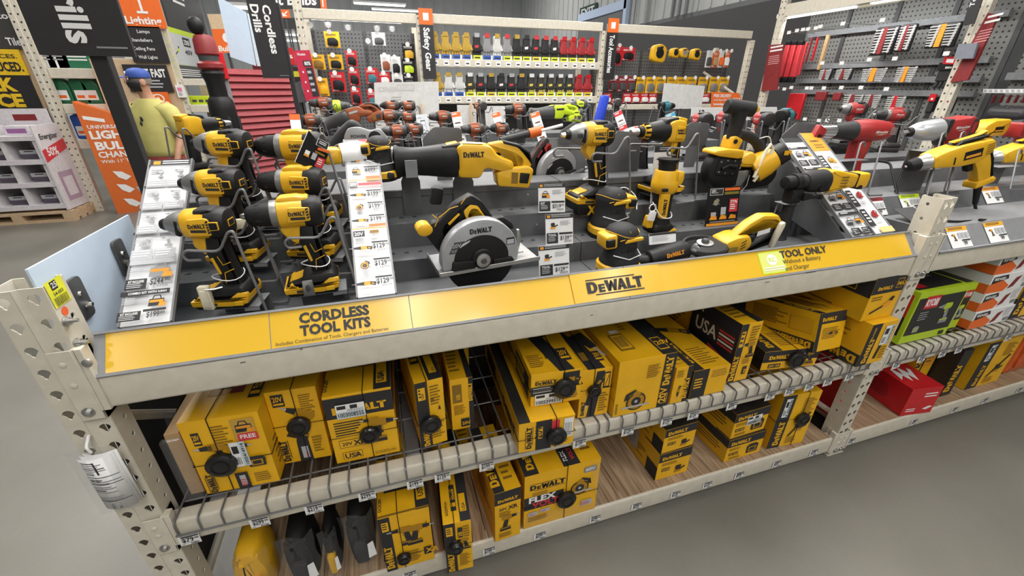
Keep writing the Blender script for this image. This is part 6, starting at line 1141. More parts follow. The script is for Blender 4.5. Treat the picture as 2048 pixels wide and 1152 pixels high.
P = at(1978, 258, y=.53); M = Matrix.Translation(P) @ Matrix.Scale(1.1, 4); t = thing('corded_drill', 'yellow corded tool behind the red impact wrench', 'power drill', M=M); b = MB(); b.puff([(-.11, -.05), (-.06, -.03), (.06, -.03), (.075, .0), (.072, .044), (-.04, .040), (-.09, .02)], 0, .036, .012, YEL, .012); b.quad([(-.03, -.0365, -.012), (.03, -.0365, -.01), (.03, -.0365, .014), (-.03, -.0365, .012)], BLK); b.quad([(-.026, -.037, -.008), (.026, -.037, -.006), (.026, -.037, .0), (-.026, -.037, -.002)], ORY); b.puff([(-.04, -.03), (.02, -.03), (.03, -.13), (-.01, -.135)], 0, .022, .01, YEL, .01); b.build('body', t)
P = at(2046, 258, y=.50); M = Matrix.Translation(P) @ Matrix.Scale(1.1, 4); t = thing('corded_drill', 'red corded tool cut by the right edge of the picture', 'power drill', M=M); b = MB(); b.puff([(-.08, -.036), (.10, -.036), (.10, .034), (-.08, .032)], 0, .036, .012, RED, .012); mark(b, MW, -.04, -.0365, .0, .06); b.puff([(-.075, .030), (.10, .038), (.1, .045), (-.07, .038)], 0, .02, .004, MBL, .003); b.puff([(.0, -.03), (.06, -.03), (.07, -.13), (.03, -.135)], 0, .022, .01, RED, .01); b.build('body', t)
def wire_stand(label, px, py, y, zd, w=.16, h=None):
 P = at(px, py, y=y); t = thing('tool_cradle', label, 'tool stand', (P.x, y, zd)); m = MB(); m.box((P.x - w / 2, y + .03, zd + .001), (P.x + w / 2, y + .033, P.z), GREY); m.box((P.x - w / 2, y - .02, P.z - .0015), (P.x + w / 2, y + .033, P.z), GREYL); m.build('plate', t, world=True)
 for s in (-1, 1):
  a = MB(); x = P.x + s * w * .38; a.tube([(x + .05, y - .10, zd + .004), (x - .02, y - .09, zd + .004), (x + .06, y - .02, P.z + .07), (x + .08, y - .02, P.z + .075), (x + .09, y - .02, P.z + .055)], .0035, HOOK, 7, rad=.012); a.build('wire_arm', t, world=True)
 return t
wire_stand('grey wire stand under the red heat gun', 1700, 320, .40, 1.125); wire_stand('grey wire stand under the red impact wrench', 1860, 300, .36, 1.125); wire_stand('grey wire stand under the front yellow corded drill', 1850, 338, .30, 1.125); wire_stand('grey wire stand under the second yellow corded drill', 2010, 332, .30, 1.125)
# ---- far side of the display: stepped deck seen from behind, with its tools
t = thing('stepped_display', 'dark stepped deck on the far side under the orange and red tools', 'display riser', (2.4, .9, 1.0)); prof = [(.632, .99), (.632, 1.215), (.78, 1.215), (.78, 1.15), (.98, 1.15), (.98, 1.08), (1.22, 1.08), (1.22, .99)]
for nm, k in (('rear_panel', 0), ('tread', 1), ('riser', 2), ('tread', 3), ('riser', 4), ('tread', 5), ('riser', 6)):
 mb = MB(); (ya, za), (yb, zb) = prof[k], prof[k + 1]; mb.add([(.0, ya, za), (X2E, ya, za), (X2E, yb, zb), (.0, yb, zb)], [(0, 1, 2, 3)], GREY); mb.build(nm, t, world=True, solid=.002, smooth=0)
mb = MB(); mb.box((-.03, .882, .0), (X2E, 1.40, .975), GREYD); o = mb.build('base_cabinet'); tag(o, 'dark closed base of the far side of the display', 'display base')
t = thing('stepped_display', 'farther grey stepped deck under the orange and lime tools', 'display riser', (1.9, 2.6, .9)); prof = [(2.10, .9), (2.10, 1.02), (2.45, 1.02), (2.45, 1.09), (2.78, 1.09), (2.78, 1.155), (3.06, 1.155), (3.06, .9)]
for k in range(7):
 mb = MB(); (ya, za), (yb, zb) = prof[k], prof[k + 1]; mb.add([(.16, ya, za), (3.7, ya, za), (3.7, yb, zb), (.16, yb, zb)], [(0, 1, 2, 3)], GREY); mb.build('tread' if za == zb else 'riser', t, world=True, solid=.002, smooth=0)
mb = MB(); mb.box((.16, 2.11, 0), (3.7, 3.05, .9), GREYD); o = mb.build('base_cabinet'); tag(o, 'dark closed base under the farther orange tool deck', 'display base')
ZR = [1.218, 1.153, 1.083, 1.022, 1.092, 1.157]
def rear(kind, th, px, py, y, yaw, label, s=1.05, big=False, name=None):
 s = 1.18 if y > 2 else s; M = put(px, py, y, yaw, big, s); k = 0 if y < .78 else 1 if y < .98 else 2 if y < 2 else 3 if y < 2.45 else 4 if y < 2.78 else 5; nm = name or ('impact_driver' if kind == 'impact' else 'cordless_drill')
 z = M.translation.z; t = hand_tool(nm, label, 'power drill', kind, th, M, big, cable=False, detail=False)
 st = stand('wire cradle of the ' + ' '.join(label.split()[:12]), M, max(.006, (z - ZR[k]) / s), arms=True); return t
RT = [('drill', RG, 648, 206, 2.9, 0, 'orange hammer drill with long grey nose at the far left of the far deck'), ('drill', RY, 672, 212, 2.9, 180, 'lime green drill pointing right near the pegboard'), ('drill', RG, 622, 240, 2.6, 0, 'orange drill below the orange hammer drill at the far left'),
 ('impact', RG, 782, 211, 2.9, 0, 'orange impact driver left of its twin in front of the white board'), ('impact', RG, 815, 211, 2.9, 0, 'orange impact driver right of its twin in front of the white board'), ('drill', RG, 778, 231, 2.6, 0, 'orange drill with round black nose below the twin orange impact drivers'), ('impact', RG, 815, 233, 2.6, 0, 'orange impact driver below the right twin impact driver'),
 ('drill', RG, 795, 262, 2.3, 0, 'orange drill in front of the far left white board, half hidden'), ('impact', RG, 828, 258, 2.3, 0, 'orange impact driver left of the narrow outlet picture card'), ('drill', RG, 885, 233, 2.6, 4, 'bright orange drill pointing left, right of the large white board'),
 ('impact', RG, 960, 212, 2.9, -70, 'brown impact driver seen from behind before the low white panels'), ('drill', RG, 950, 258, 2.3, 0, 'brown drill left of the orange striped price strip'), ('impact', RG, 1000, 256, 2.3, 0, 'brown impact driver below the dark nosed drill'), ('drill', RG, 1035, 218, 2.6, 0, 'brown drill with long dark nose left of the lime saw'), ('impact', RY, 1160, 208, 2.9, -20, 'lime impact driver before the glove shelf'), ('drill', RY, 1150, 226, 2.6, -20, 'lime drill below the lime impact driver'),
 ('drill', MK, 1330, 212, 2.9, 180, 'teal drill pointing right in front of the small white board'), ('impact', MW, 1402, 240, .84, -96, 'red impact driver pointing away, nearest the drywall screw gun'), ('impact', MW, 1452, 236, .84, -100, 'red impact driver pointing away behind the band saw grip'), ('impact', MW, 1525, 238, .80, -100, 'red impact driver pointing away right of the band saw grip'), ('drill', MK, 1570, 232, .92, -160, 'teal drill with black collar right of the red impact drivers'),
 ('impact', MW, 1708, 218, .84, -20, 'red impact driver with a black band above the heat gun'), ('drill', MW, 1790, 230, .80, -30, 'red drill behind the red heat gun and impact wrench'), ('impact', MW, 1280, 268, .70, -20, 'dark red impact driver low behind the drywall screw gun'), ('impact', RG, 1232, 205, 2.9, -95, 'brown impact driver pointing away beside the blue cloth')]
for a in RT: rear(a[0], a[1], a[2], a[3], a[4], a[5], a[6])
recip('reciprocating_saw', 'black and orange reciprocating saw on the far deck with its handle raised', RG, base(702, 232, 2.6, -6, 1.05, 0, -16)); recip('reciprocating_saw', 'lime and black reciprocating saw on the far deck', RY, base(1110, 224, 2.6, -3, 1.1, 0, -4))
M = Matrix.Translation(at(1112, 352, y=.70)) @ Euler((0, math.radians(-14), math.radians(12))).to_matrix().to_4x4() @ Matrix.Scale(.86, 4); circ_saw('circular_saw', 'red circular saw with grey guard leaning on the far side of the ridge', MW, M)
P = at(1080, 352, y=.70); bracket('grey steel bracket under the red circular saw', P.x + .05, .72, 1.218, 1.30, .2, .04)
M = put(700, 300, .46, 10, False, 1.1); t = thing('drywall_cutter', 'yellow and white tool behind the middle price strip', 'power tool', M=M); b = MB(TR(0, 0, .172)); b.lathe([(-.03, .030), (0, .034), (.03, .034), (.05, .03)], WHT, n=20); b.build('white_head', t); b = MB(TR(0, 0, .172)); b.puff([(-.08, -.02), (-.03, -.02), (-.03, .02), (-.075, .022)], 0, .03, .008, YEL, .008); b.puff([(.0, -.02), (.03, -.02), (.04, -.16), (.005, -.165)], 0, .022, .008, YEL, .008); b.build('body', t); b = MB(TR(0, 0, .172)); b.ball((.058, -.01, .0), .028, BLK); b.ball((.075, -.02, -.012), .02, BLK); b.build('knob', t)
M = put(757, 290, .46, 0, False, 1.1); sander('yellow and black palm sander behind the reciprocating saw boot', M @ Matrix.Translation((0, 0, .09)) @ Matrix.Scale(.8, 4))
P = at(735, 275, y=.62); t = thing('saw_casting', 'grey cast tool guard between the orange tools and the yellow sander', 'tool guard', (P.x, .62, P.z - .08)); mb = MB(TR(P.x, .62, P.z, s=.68)); mb.puff(rnd([(-.10, -.07), (.09, -.06), (.10, -.01), (.06, .045), (.02, .03), (-.03, .05), (-.085, .045), (-.11, .0)], .02), 0, .012, .004, SILV); mb.puff(circ(.035, .0, .03, 18), -.012, .003, .001, BLK); mb.text('POWER', (-.075, -.0135, .0), (1, 0, 0), (0, 0, 1), .014, INK, .03); mb.build('casting', t, world=True); MB().box((P.x - .02, .615, 1.198), (P.x + .02, .625, P.z - .03), GREYD).build('support_leg', t, world=True)
M = put(690, 262, .70, 0, False, 1.0); t = thing('multi_tool', 'slim grey tool handle sloping up behind the grey cast guard', 'power tool', M=M); b = MB(TR(0, 0, .172)); b.tube([(-.07, 0, -.05), (-.02, 0, .0), (.03, 0, .035), (.05, 0, .02), (.06, 0, -.02)], .018, MBL, 10, rad=.03); b.build('body', t); MB(TR(0, 0, .172)).box((-.01, -.004, 1.2155 - M.translation.z - .172), (.0, .004, .005), GREYD).build('support_leg', t)
A_, B_ = at(1000, 282, y=.72), at(1080, 262, y=.72); C_ = at(1125, 250, y=.72); t = thing('string_trimmer', 'dark rod with orange joint and white tip behind the impact wrench', 'power tool', A_); mb = MB(); mb.tube([A_, B_], .014, MBL, 10); mb.build('shaft', t, world=True); mb = MB(); mb.tube([A_.lerp(B_, .72), B_], .019, ORG, 10); mb.build('joint', t, world=True); mb = MB(); mb.tube([B_, C_], .006, WHT, 8); mb.build('tip', t, world=True)
for px, py, w_, h_, y_, lb in ((885, 275, .14, .06, .66, 'left of the orange striped price strip'), (1160, 262, .17, .05, .66, 'behind the large impact wrench'), (1245, 300, .16, .12, .60, 'right of the large impact wrench'), (1600, 270, .22, .09, .66, 'right of the band saw'), (1390, 262, .14, .06, .66, 'behind the band saw front grip')):
 P = at(px, py, y=y_); mb = MB(); mb.puff(rnd([(P.x - w_ / 2, P.z - h_), (P.x + w_ / 2, P.z - h_), (P.x + w_ / 2, P.z + h_ * .5), (P.x - w_ * .2, P.z + h_ * .6), (P.x - w_ / 2, P.z)], .01), y_, .0015, .0005, GREY); mb.puff([(P.x - w_ * .2, 1.0), (P.x + w_ * .2, 1.0), (P.x + w_ * .2, P.z - h_), (P.x - w_ * .2, P.z - h_)], y_, .0014, .0005, GREY); o = mb.build('steel_plate'); tag(o, 'dark grey steel plate ' + lb, 'steel plate')
def far_card(label, pxs, y, art, m=WHT, lean=.25, name='price_card'):
 A, B, D = at(*pxs[0], y=y), at(*pxs[1], y=y), at(*pxs[2], y=y); A.z = 1.024 if y > 2 else A.z; B.z = A.z; w = B.x - A.x; h = (D.z - A.z); mb = MB(); mb.box((0, 0, 0), (w, .004, h), m); F = Face(mb, (0, 0, 0), (w, 0, 0), (0, 0, h)); art(F); o = mb.build(name, smooth=0); o.matrix_basis = Matrix.Translation(A) @ Euler((-lean, math.atan2((A.x - D.x), h) * -1 if abs(A.x - D.x) > .001 else 0, 0)).to_matrix().to_4x4(); tag(o, label, 'price card'); return o
def art_far(hd, ic=[RORG, INK, INKG]):
 def a(F):
  for k in range(3):
   b = .66 - k * .33; F.r(0, b + .24, 1, b + .33, hd).lines(.1, b + .26, .8, b + .31, 1, WHT); F.icon('long', .5, b + .12, .07, ic); F.bars(.1, b + .02, .9, b + .06, 6, INKG)
 return a
def art_outlet(F):
 for b in (.55, .08): F.lines(.1, b + .36, .6, b + .39, 1, INKG); F.r(.3, b + .05, .72, b + .33, INK).r(.33, b + .07, .69, b + .31, WHT).r(.42, b + .2, .46, b + .26, INK).r(.56, b + .2, .6, b + .26, INK).r(.47, b + .12, .55, b + .15, INK)
far_card('narrow pale card with two drawn outlets right of the orange impact drivers', ((848, 297), (870, 296), (833, 228)), 2.25, art_outlet, mat('pale_grey_card', (.55, .58, .62), .4))
far_card('orange striped price strip right of the bright orange drill', ((922, 285), (940, 284), (905, 222)), 2.25, art_far(ORG)); far_card('orange striped price strip left of the long dark rod', ((1008, 268), (1024, 267), (988, 222)), 2.25, art_far(ORG)); far_card('orange striped price strip below the lime reciprocating saw', ((1088, 298), (1106, 296), (1066, 222)), 2.25, art_far(ORG)); far_card('orange striped price strip right of the large impact wrench', ((1262, 262), (1278, 260), (1236, 218)), 2.25, art_far(REDP)); far_card('blue and white price strip left of the band saw', ((1358, 258), (1376, 256), (1342, 225)), 2.25, art_far(mat('print_cyan', (.05, .35, .55), .5, var=0), [TEAL, INK, INKG]))
far_card('white price card at the far left of the far deck before the red shutter', ((575, 244), (596, 243), (573, 226)), 2.25, lambda F: (F.r(0, .90, 1, 1, ORG), F.icon('long', .5, .7, .12, [INKG, INK, INKG])))
def board(label, pxs, y, art=None, m=None, name='sign_board', post=False, cat='sign'):
 A, B, C, D = [at(*q, y=y) for q in pxs]; mb = MB(); mb.add([(q[0], q[1] + k, q[2]) for k in (0, .006) for q in (A, B, C, D)], [(0, 1, 2, 3), (7, 6, 5, 4), (0, 4, 5, 1), (1, 5, 6, 2), (2, 6, 7, 3), (3, 7, 4, 0)], m or mat('board_back', (.60, .60, .59), .5))
 if art: F = Face(mb, A, B - A, D - A, .001); F.n = Vector((0, -1, 0)); art(F)
 o = mb.build(name, smooth=0); tag(o, label, cat); x = (A.x + B.x) / 2; zz = .977 if y < 1.4 else 0
 if post is None: return o
 MB().box((x - .01, y + .006, zz), (x + .01, y + .022, A.z + .05), GREYD).build('sign_post', o); return o
GH = mat('ghost_print', (.50, .50, .49), .5, var=0)
board('large blank white board seen from behind in front of the pegboard accessories', ((752, 262), (879, 258), (877, 163), (748, 165)), 3.12, lambda F: (F.t('CENER', .06, .82, .09, GH, .02, wid=.28), F.r(.33, .83, .60, .97, GH), F.t('RYOBI', .35, .86, .07, mat('board_back', (1, 1, 1)), .02, wid=.22), F.lines(.25, .62, .4, .72, 2, GH)))
board('small blank grey board in front of the yellow blister packs', ((1322, 218), (1402, 217), (1410, 172), (1329, 166)), 3.12)
board('low white panel left of the wooden peg behind the brown impact drivers', ((917, 262), (954, 262), (952, 210), (914, 210)), 3.12); board('low white panel right of the wooden peg behind the dark nosed drill', ((958, 262), (1012, 262), (1010, 212), (956, 212)), 3.14)
board('orange FREE DELIVERY sign with a drawn truck before the pegboard corner', ((1422, 214), (1488, 214), (1478, 186), (1424, 184)), 3.13, lambda F: (F.t('FREE DELIVERY', .06, .66, .2, WHT, .03, wid=.52), F.t('on the best of brands', .06, .42, .14, WHT, .01, wid=.48), F.t('homedepot.com', .06, .12, .17, WHT, .03, wid=.5), F.r(.64, .2, .84, .62, WHT).r(.655, .23, .825, .59, ORG).r(.85, .2, .97, .46, WHT).r(.86, .23, .95, .43, ORG)), ORG)
board('white price sign with large black figures behind the red impact drivers', ((1382, 240), (1556, 240), (1554, 214), (1384, 216)), 1.28, lambda F: (F.t('12', .08, .35, .5, INK, .02), F.t('FREE', .33, .35, .5, INK, .03, wid=.16), F.t('$1', .58, .30, .6, INK, .02), F.icon('long', .80, .5, .3, [TEAL, REDP, INKG])), WHT)
A_ = at(842, 212, y=3.10); mb = MB(); mb.box((A_.x - .012, 3.095, .0), (A_.x + .012, 3.105, A_.z + .02), BUFF); o = mb.build('wooden_stake'); tag(o, 'pale wooden stake propping the large white board', 'stake')
A_ = at(942, 212, y=3.10); mb = MB(); mb.box((A_.x - .012, 3.095, .0), (A_.x + .012, 3.105, A_.z + .03), BUFF); o = mb.build('wooden_stake'); tag(o, 'pale wooden stake between the two low white panels', 'stake')
A_ = at(1202, 213, y=2.96); t = thing('cloth_bag', 'bright blue folded cloth hanging by the white post of the glove shelf', 'cloth', (A_.x, 2.96, A_.z - .1)); mb = MB(TR(A_.x, 2.96, A_.z)); mb.puff(rnd([(-.07, -.20), (.02, -.20), (.07, .09), (.0, .10), (-.02, .02)], .02), 0, .03, .008, mat('cloth_blue', (.02, .06, .55), .6)); mb.build('cloth', t, world=True)
# ---- aisle blade signs on black posts
def blade(label, c, w, h, y, lines, size, post, yaw, zb=0.0, al='l'):
 t = thing('aisle_sign', label, 'aisle sign', (post[0], y + .01, zb)); mb = MB(); x0, z1 = c
 mb.box((x0, y - .006, z1 - h), (x0 + w, y + .006, z1), mat('sign_black', (.022, .021, .023), .45)); F = Face(mb, (x0, y - .006, z1 - h), (w, 0, 0), (0, 0, h), .001)
 for s, b, a, wd in lines: F.t(s, a, b, size / w, WHT, .03, al, rot=-1, wid=wd)
 F.r(.62, .03, .95, .037, INKG); mb.build('sign_panel', t, world=True, smooth=0)
 mb = MB(); mb.box((post[0] - post[1], y + .008, zb), (post[0] + post[1], y + .008 + post[1] * 1.6, z1 - .05), mat('post_black', (.018, .018, .02), .5)); mb.build('post', t, world=True, bevel=.003); return t
A_, B_ = at(80, 112, y=.67), at(275, 112, y=.67); zc = (A_.z + B_.z) / 2
blade('near black aisle sign with huge white letters, its post behind the left price strip', (A_.x + .003, zc + .62), B_.x - A_.x - .006, .62, .67, [('Drills', .045, .36, None)], .058, (at(245, 235, y=.69).x, .020), 0, .99, 'r')
A_, B_ = at(527, 156, y=2.4), at(582, 157, y=2.4); zc = A_.z
blade('black aisle sign reading Cordless Drills before the red shutter', (A_.x, zc + .46), B_.x - A_.x, .46, 2.4, [('Cordless', .855, .50, .56), ('Drills', .855, .10, .315)], .042, (at(592, 200, y=2.42).x, .014), 0, 0)
# ---- the store beyond: walls, ceiling
WALLD = mat('wall_grey', (.16, .165, .17), .6, var=.05, sc=2); WALLL = mat('wall_metal_light', (.50, .51, .50), .5, var=.04, sc=2)
mb = MB(); mb.box((12.0, -6, 0), (12.2, 34, 3.95), WALLD); mb.box((12.0, -6, 3.95), (12.15, 34, 9.0), WALLL)
for i in range(60): mb.box((11.96, -6 + i * .66, 3.98), (12.0, -5.94 + i * .66, 9.0), WALLL)
mb.build('wall_right', kind='structure', smooth=0)
mb = MB(); mb.box((-16, 33.8, 0), (12.2, 34, 9), WALLL)
for i in range(40): mb.box((-16 + i * .7, 33.74, 0), (-15.9 + i * .7, 33.8, 9), WALLL)
mb.build('wall_back', kind='structure', smooth=0)
MB().box((-16.2, -6, 0), (-16, 34, 9), WALLL).build('wall_left', kind='structure', smooth=0); MB().box((-16, -6.2, 0), (12.2, -6, 9), WALLL).build('wall_front', kind='structure', smooth=0)
CEIL = mat('ceiling_deck', (.20, .205, .21), .7, var=.1, sc=3)
mb = MB(); mb.box((-16.2, -6.2, 9.0), (12.2, 34, 9.2), CEIL)
for i in range(28): mb.box((-16, -6 + i * 1.4, 8.86), (12, -5.7 + i * 1.4, 9.0), CEIL)
mb.build('ceiling', kind='structure', smooth=0)
for j in range(5):
 mb = MB(); y = 5 + j * 5.2
 for z in (8.8, 8.0): mb.tube([(-15.9, y, z), (11.9, y, z)], .05, CEIL, 6)
 for i in range(28): mb.tube([(-15.9 + i, y, 8.0 if i % 2 else 8.8), (-14.9 + i, y, 8.8 if i % 2 else 8.0)], .03, CEIL, 5)
 o = mb.build('trim_%d' % (j + 1), kind='structure')
TUBE = mat('tube_light', (1, .98, .95), .5, var=0, emit=6.0)
def fixture(label, x, y, z, lx, ly, watts=0, grp=None, down=True):
 t = thing('ceiling_light', label, 'light', (x, y, z), group=grp); mb = MB(); mb.box((x - lx / 2 - .03, y - ly / 2 - .03, z + .02), (x + lx / 2 + .03, y + ly / 2 + .03, z + .07), WHT); mb.build('housing', t, world=True); mb = MB(); mb.box((x - lx / 2, y - ly / 2, z), (x + lx / 2, y + ly / 2, z + .02), TUBE); mb.build('tube', t, world=True)
 if z > 3: mb = MB(); [mb.tube([(x + a * lx * .4, y + b * ly * .4, z + .07), (x + a * lx * .4, y + b * ly * .4, 9.0)], .006, STEEL, 4) for a, b in (((-1, 0), (1, 0)) if lx > ly else ((0, -1), (0, 1)))]; mb.build('hanger', t, world=True)
 return t
for lx, ly, ll, pw in LIGHTS + FAR_FILL: fixture('long white ceiling strip fixture hung high over the sales floor', lx, ly, (ZL if pw < 400 else 8.3) + .03, .30, ll, grp='high ceiling fixtures')  # also gives the added far fill lamps a strip body
for i, (px, py, y, w) in enumerate(((760, 10, 16, 1.6), (800, 22, 22, 2.4), (490, 17, 9, .5), (566, 70, 12, .9), (572, 82, 14, .9))): P = at(px, py, y=y); fixture(['distant ceiling strip above the pegboard bay', 'farther ceiling strip above the pegboard bay', 'small distant light above the pale blue panel', 'distant light left of the white gondola post, upper', 'distant light left of the white gondola post, lower'][i], P.x, P.y, P.z, w, .25)
def on_wall(px, py, x=11.95): return at(px, py, x=x)
P = on_wall(1177, 24); t = thing('exit_sign', 'dark green sign reading EXIT high on the grey wall', 'sign', (11.93, P.y, P.z)); w = .95; mb = MB(); mb.box((11.90, P.y - w, P.z - .28), (11.95, P.y + w, P.z + .28), mat('exit_green', (.03, .06, .05), .4)); mb.text('EXIT', (11.899, P.y + w * .8, P.z - .17), (0, -1, 0), (0, 0, 1), .36, WHT, .02, wid=w * 1.55); mb.build('sign_face', t, world=True)
A, B = on_wall(1160, 48), on_wall(1253, 15); mb = MB(); FRB = mat('frame_bluewhite', (.55, .66, .85), .4); ya, yb, zt = B.y, A.y, A.z * .5 + B.z * .5
mb.box((11.86, ya, 0), (11.98, yb, zt), WALLD); mb.box((11.80, ya - .2, zt), (11.98, yb, zt + .35), FRB); mb.box((11.80, ya - .25, 0), (11.98, ya, zt + .35), FRB); mb.build('door_1', kind='structure', smooth=0)
for i, (px, w) in enumerate(((1290, .12), (1345, .06), (1358, .06), (1372, .06), (1262, .03), (1270, .03))): P = on_wall(px, 20, 11.8); mb = MB(); mb.tube([(11.8, P.y, 3.9), (11.8, P.y, 9)], w, WALLL if i == 0 else GREYL, 8); mb.build('trim_%d' % (6 + i), kind='structure')
MB().box((9.2, 4.0, 0), (9.4, 15.0, 3.25), mat('soffit_dark', (.06, .06, .062), .6)).build('wall_office', kind='structure', smooth=0)
# ---- white gondola across the back
YG = 4.9
def gpost(label, px, py, ztop, y=YG, yaw=0): P = at(px, py, y=y); t = thing('rack_upright', label, 'shelf upright', (P.x, y, 0)); post_mesh(P.x - .04, P.x + .04, y, y + .07, ztop, 1, .075).build('front_post', t, world=True, solid=.003, smooth=0); mb = MB(); mb.box((P.x - .03, y + .72, 0), (P.x + .03, y + .78, ztop - .05), CREAM); mb.build('rear_post', t, world=True); return P.x
gx = [gpost('cream gondola post left of the accessory pegboard', 602, 60, 2.36), gpost('cream gondola post behind the Safety Gear blade', 841, 60, 2.27), gpost('cream gondola post behind the Tool Accessories blade', 1209, 80, 2.20), gpost('cream gondola post at the right end of the yellow blister packs', 1498, 120, 2.17)]
def gbeam(label, xa, xb, z0, z1, y=YG, tags=0):
 t = thing('shelf_beam', label, 'shelf beam', ((xa + xb) / 2, y, z0)); mb = MB(); mb.box((xa, y - .005, z0), (xb, y + .045, z1), CREAM); mb.build('beam', t, world=True, bevel=.006); return t
gz = [at(600, 26, y=YG).z, at(1000, 44, y=YG).z, at(1400, 68, y=YG).z]
gbeam('cream header beam over the accessory pegboard', gx[0] + .04, gx[1] - .04, gz[0] - .05, gz[0] + .05); gbeam('cream header beam over the glove shelves', gx[1] + .04, gx[2] - .04, gz[1] - .05, gz[1] + .05); gbeam('cream header beam over the yellow tape measures', gx[2] + .04, gx[3] - .04, gz[2] - .03, gz[2] + .07)
def peg_mat(name, col, sc):
 m = bpy.data.materials.new(name); m.use_nodes = True; nt = m.node_tree; b = nt.nodes['Principled BSDF']; L = nt.links.new; tc = nt.nodes.new('ShaderNodeTexCoord'); vm = nt.nodes.new('ShaderNodeVectorMath'); vm.operation = 'SCALE'; vm.inputs['Scale'].default_value = sc; fr = nt.nodes.new('ShaderNodeVectorMath'); fr.operation = 'FRACTION'; sb = nt.nodes.new('ShaderNodeVectorMath'); sb.operation = 'SUBTRACT'; sb.inputs[1].default_value = (.5, .5, .5); ln = nt.nodes.new('ShaderNodeSeparateXYZ'); cb = nt.nodes.new('ShaderNodeCombineXYZ'); le = nt.nodes.new('ShaderNodeVectorMath'); le.operation = 'LENGTH'; mr = nt.nodes.new('ShaderNodeMapRange'); mr.inputs[1].default_value = .17; mr.inputs[2].default_value = .22; mx = nt.nodes.new('ShaderNodeMix'); mx.data_type = 'RGBA'; mx.inputs[6].default_value = (.01, .01, .01, 1); mx.inputs[7].default_value = (*col, 1)
 L(tc.outputs['Object'], vm.inputs[0]); L(vm.outputs[0], fr.inputs[0]); L(fr.outputs[0], sb.inputs[0]); L(sb.outputs[0], ln.inputs[0]); L(ln.outputs[1 if 'x' in name else 0], cb.inputs[0]); L(ln.outputs[2], cb.inputs[1]); L(cb.outputs[0], le.inputs[0]); L(le.outputs['Value'], mr.inputs[0]); L(mr.outputs[0], mx.inputs[0]); L(mx.outputs[2], b.inputs['Base Color']); b.inputs['Roughness'].default_value = .55; return m
PEG = peg_mat('pegboard', (.115, .118, .122), 24); PEGR = peg_mat('pegboard_x', (.19, .192, .182), 20)
def pegboard(label, xa, xb, y, z0, z1, n=2):
 t = thing('pegboard', label, 'pegboard', ((xa + xb) / 2, y, z0)); w = (xb - xa) / n
 for k in range(n): mb = MB(); mb.box((xa + k * w + .02, y, z0), (xa + (k + 1) * w - .02, y + .01, z1), PEG); mb.build('perforated_panel', t, world=True, smooth=0)
 for k in range(n + 1): mb = MB(); x = xa + k * w; mb.box((x - .02, y - .01, z0), (x + .02, y + .02, z1), GREYD); [mb.box((x - .006, y - .012, z0 + .05 + j * .06), (x + .006, y - .0095, z0 + .085 + j * .06), INK) for j in range(int((z1 - z0) / .06) - 1)]; mb.build('slotted_rail', t, world=True, smooth=0)
pegboard('dark grey pegboard behind the battery accessories', gx[0] + .08, gx[1] - .06, 5.28, .9, 2.12); pegboard('grey pegboard behind the tape measures and yellow packs', gx[2] + .05, gx[3] - .05, 5.30, .9, 2.02, 3)
P = at(715, 43, y=5.0); fixture('white tube light under the header beam of the accessory pegboard', P.x, 5.0, P.z, .98, .03); ld = bpy.data.lights.new('shelf_tube', 'AREA'); ld.shape = 'RECTANGLE'; ld.size = .95; ld.size_y = .03; ld.energy = 4; lo = bpy.data.objects.new('shelf_tube', ld); lo.location = (P.x, 5.0, P.z - .006); S.collection.objects.link(lo)
def pack(label, px, py, wp, hp, m, y=5.1, cat='blister pack', kind='pack', m2=None, grp=None, disc=True, dep=.03):
 A = at(px - wp / 2, py, y=y); B = at(px + wp / 2, py, y=y); T = at(px, py - hp / 2, y=y); D = at(px, py + hp / 2, y=y); w = B.x - A.x; h = T.z - D.z; o = bpy.data.objects
 t = thing('blister_pack', label, cat, (T.x, y, D.z), group=grp); mb = MB(TR(T.x, y, D.z)); mb.box((-w / 2, -.002, 0), (w / 2, .002, h), m); F = Face(mb, (-w / 2, -.002, 0), (w, 0, 0), (0, 0, h)); F.lines(.1, .70, .8, .85, 2, WHT if m not in (YEL, YELB) else INK); F.r(.1, .05, .5, .12, WHT); mb.build('card', t, world=True, smooth=0)
 mb = MB(TR(T.x, y, D.z)); c2 = m2 or BLK
 mb.puff(rnd([(-w * .35, h * .12), (w * .35, h * .10), (w * .38, h * .45), (w * .15, h * .62), (-w * .32, h * .58)], w * .1), -dep * .5 - .002, dep * .5, dep * .2, c2); mb.build('product', t, world=True)
 mb = MB()
 if disc: mb.lathe([(0, .026), (.004, .026)], WHT, (T.x - w * .1, y - dep - .06, T.z - .01), (0, -1, 0), 14)
 mb.tube([(T.x - w * .1, y - dep - .06, T.z - .01), (T.x - w * .1, 5.31, T.z - .01)], .004, STEEL, 5); mb.build('peg_hook', t, world=True)
 return t
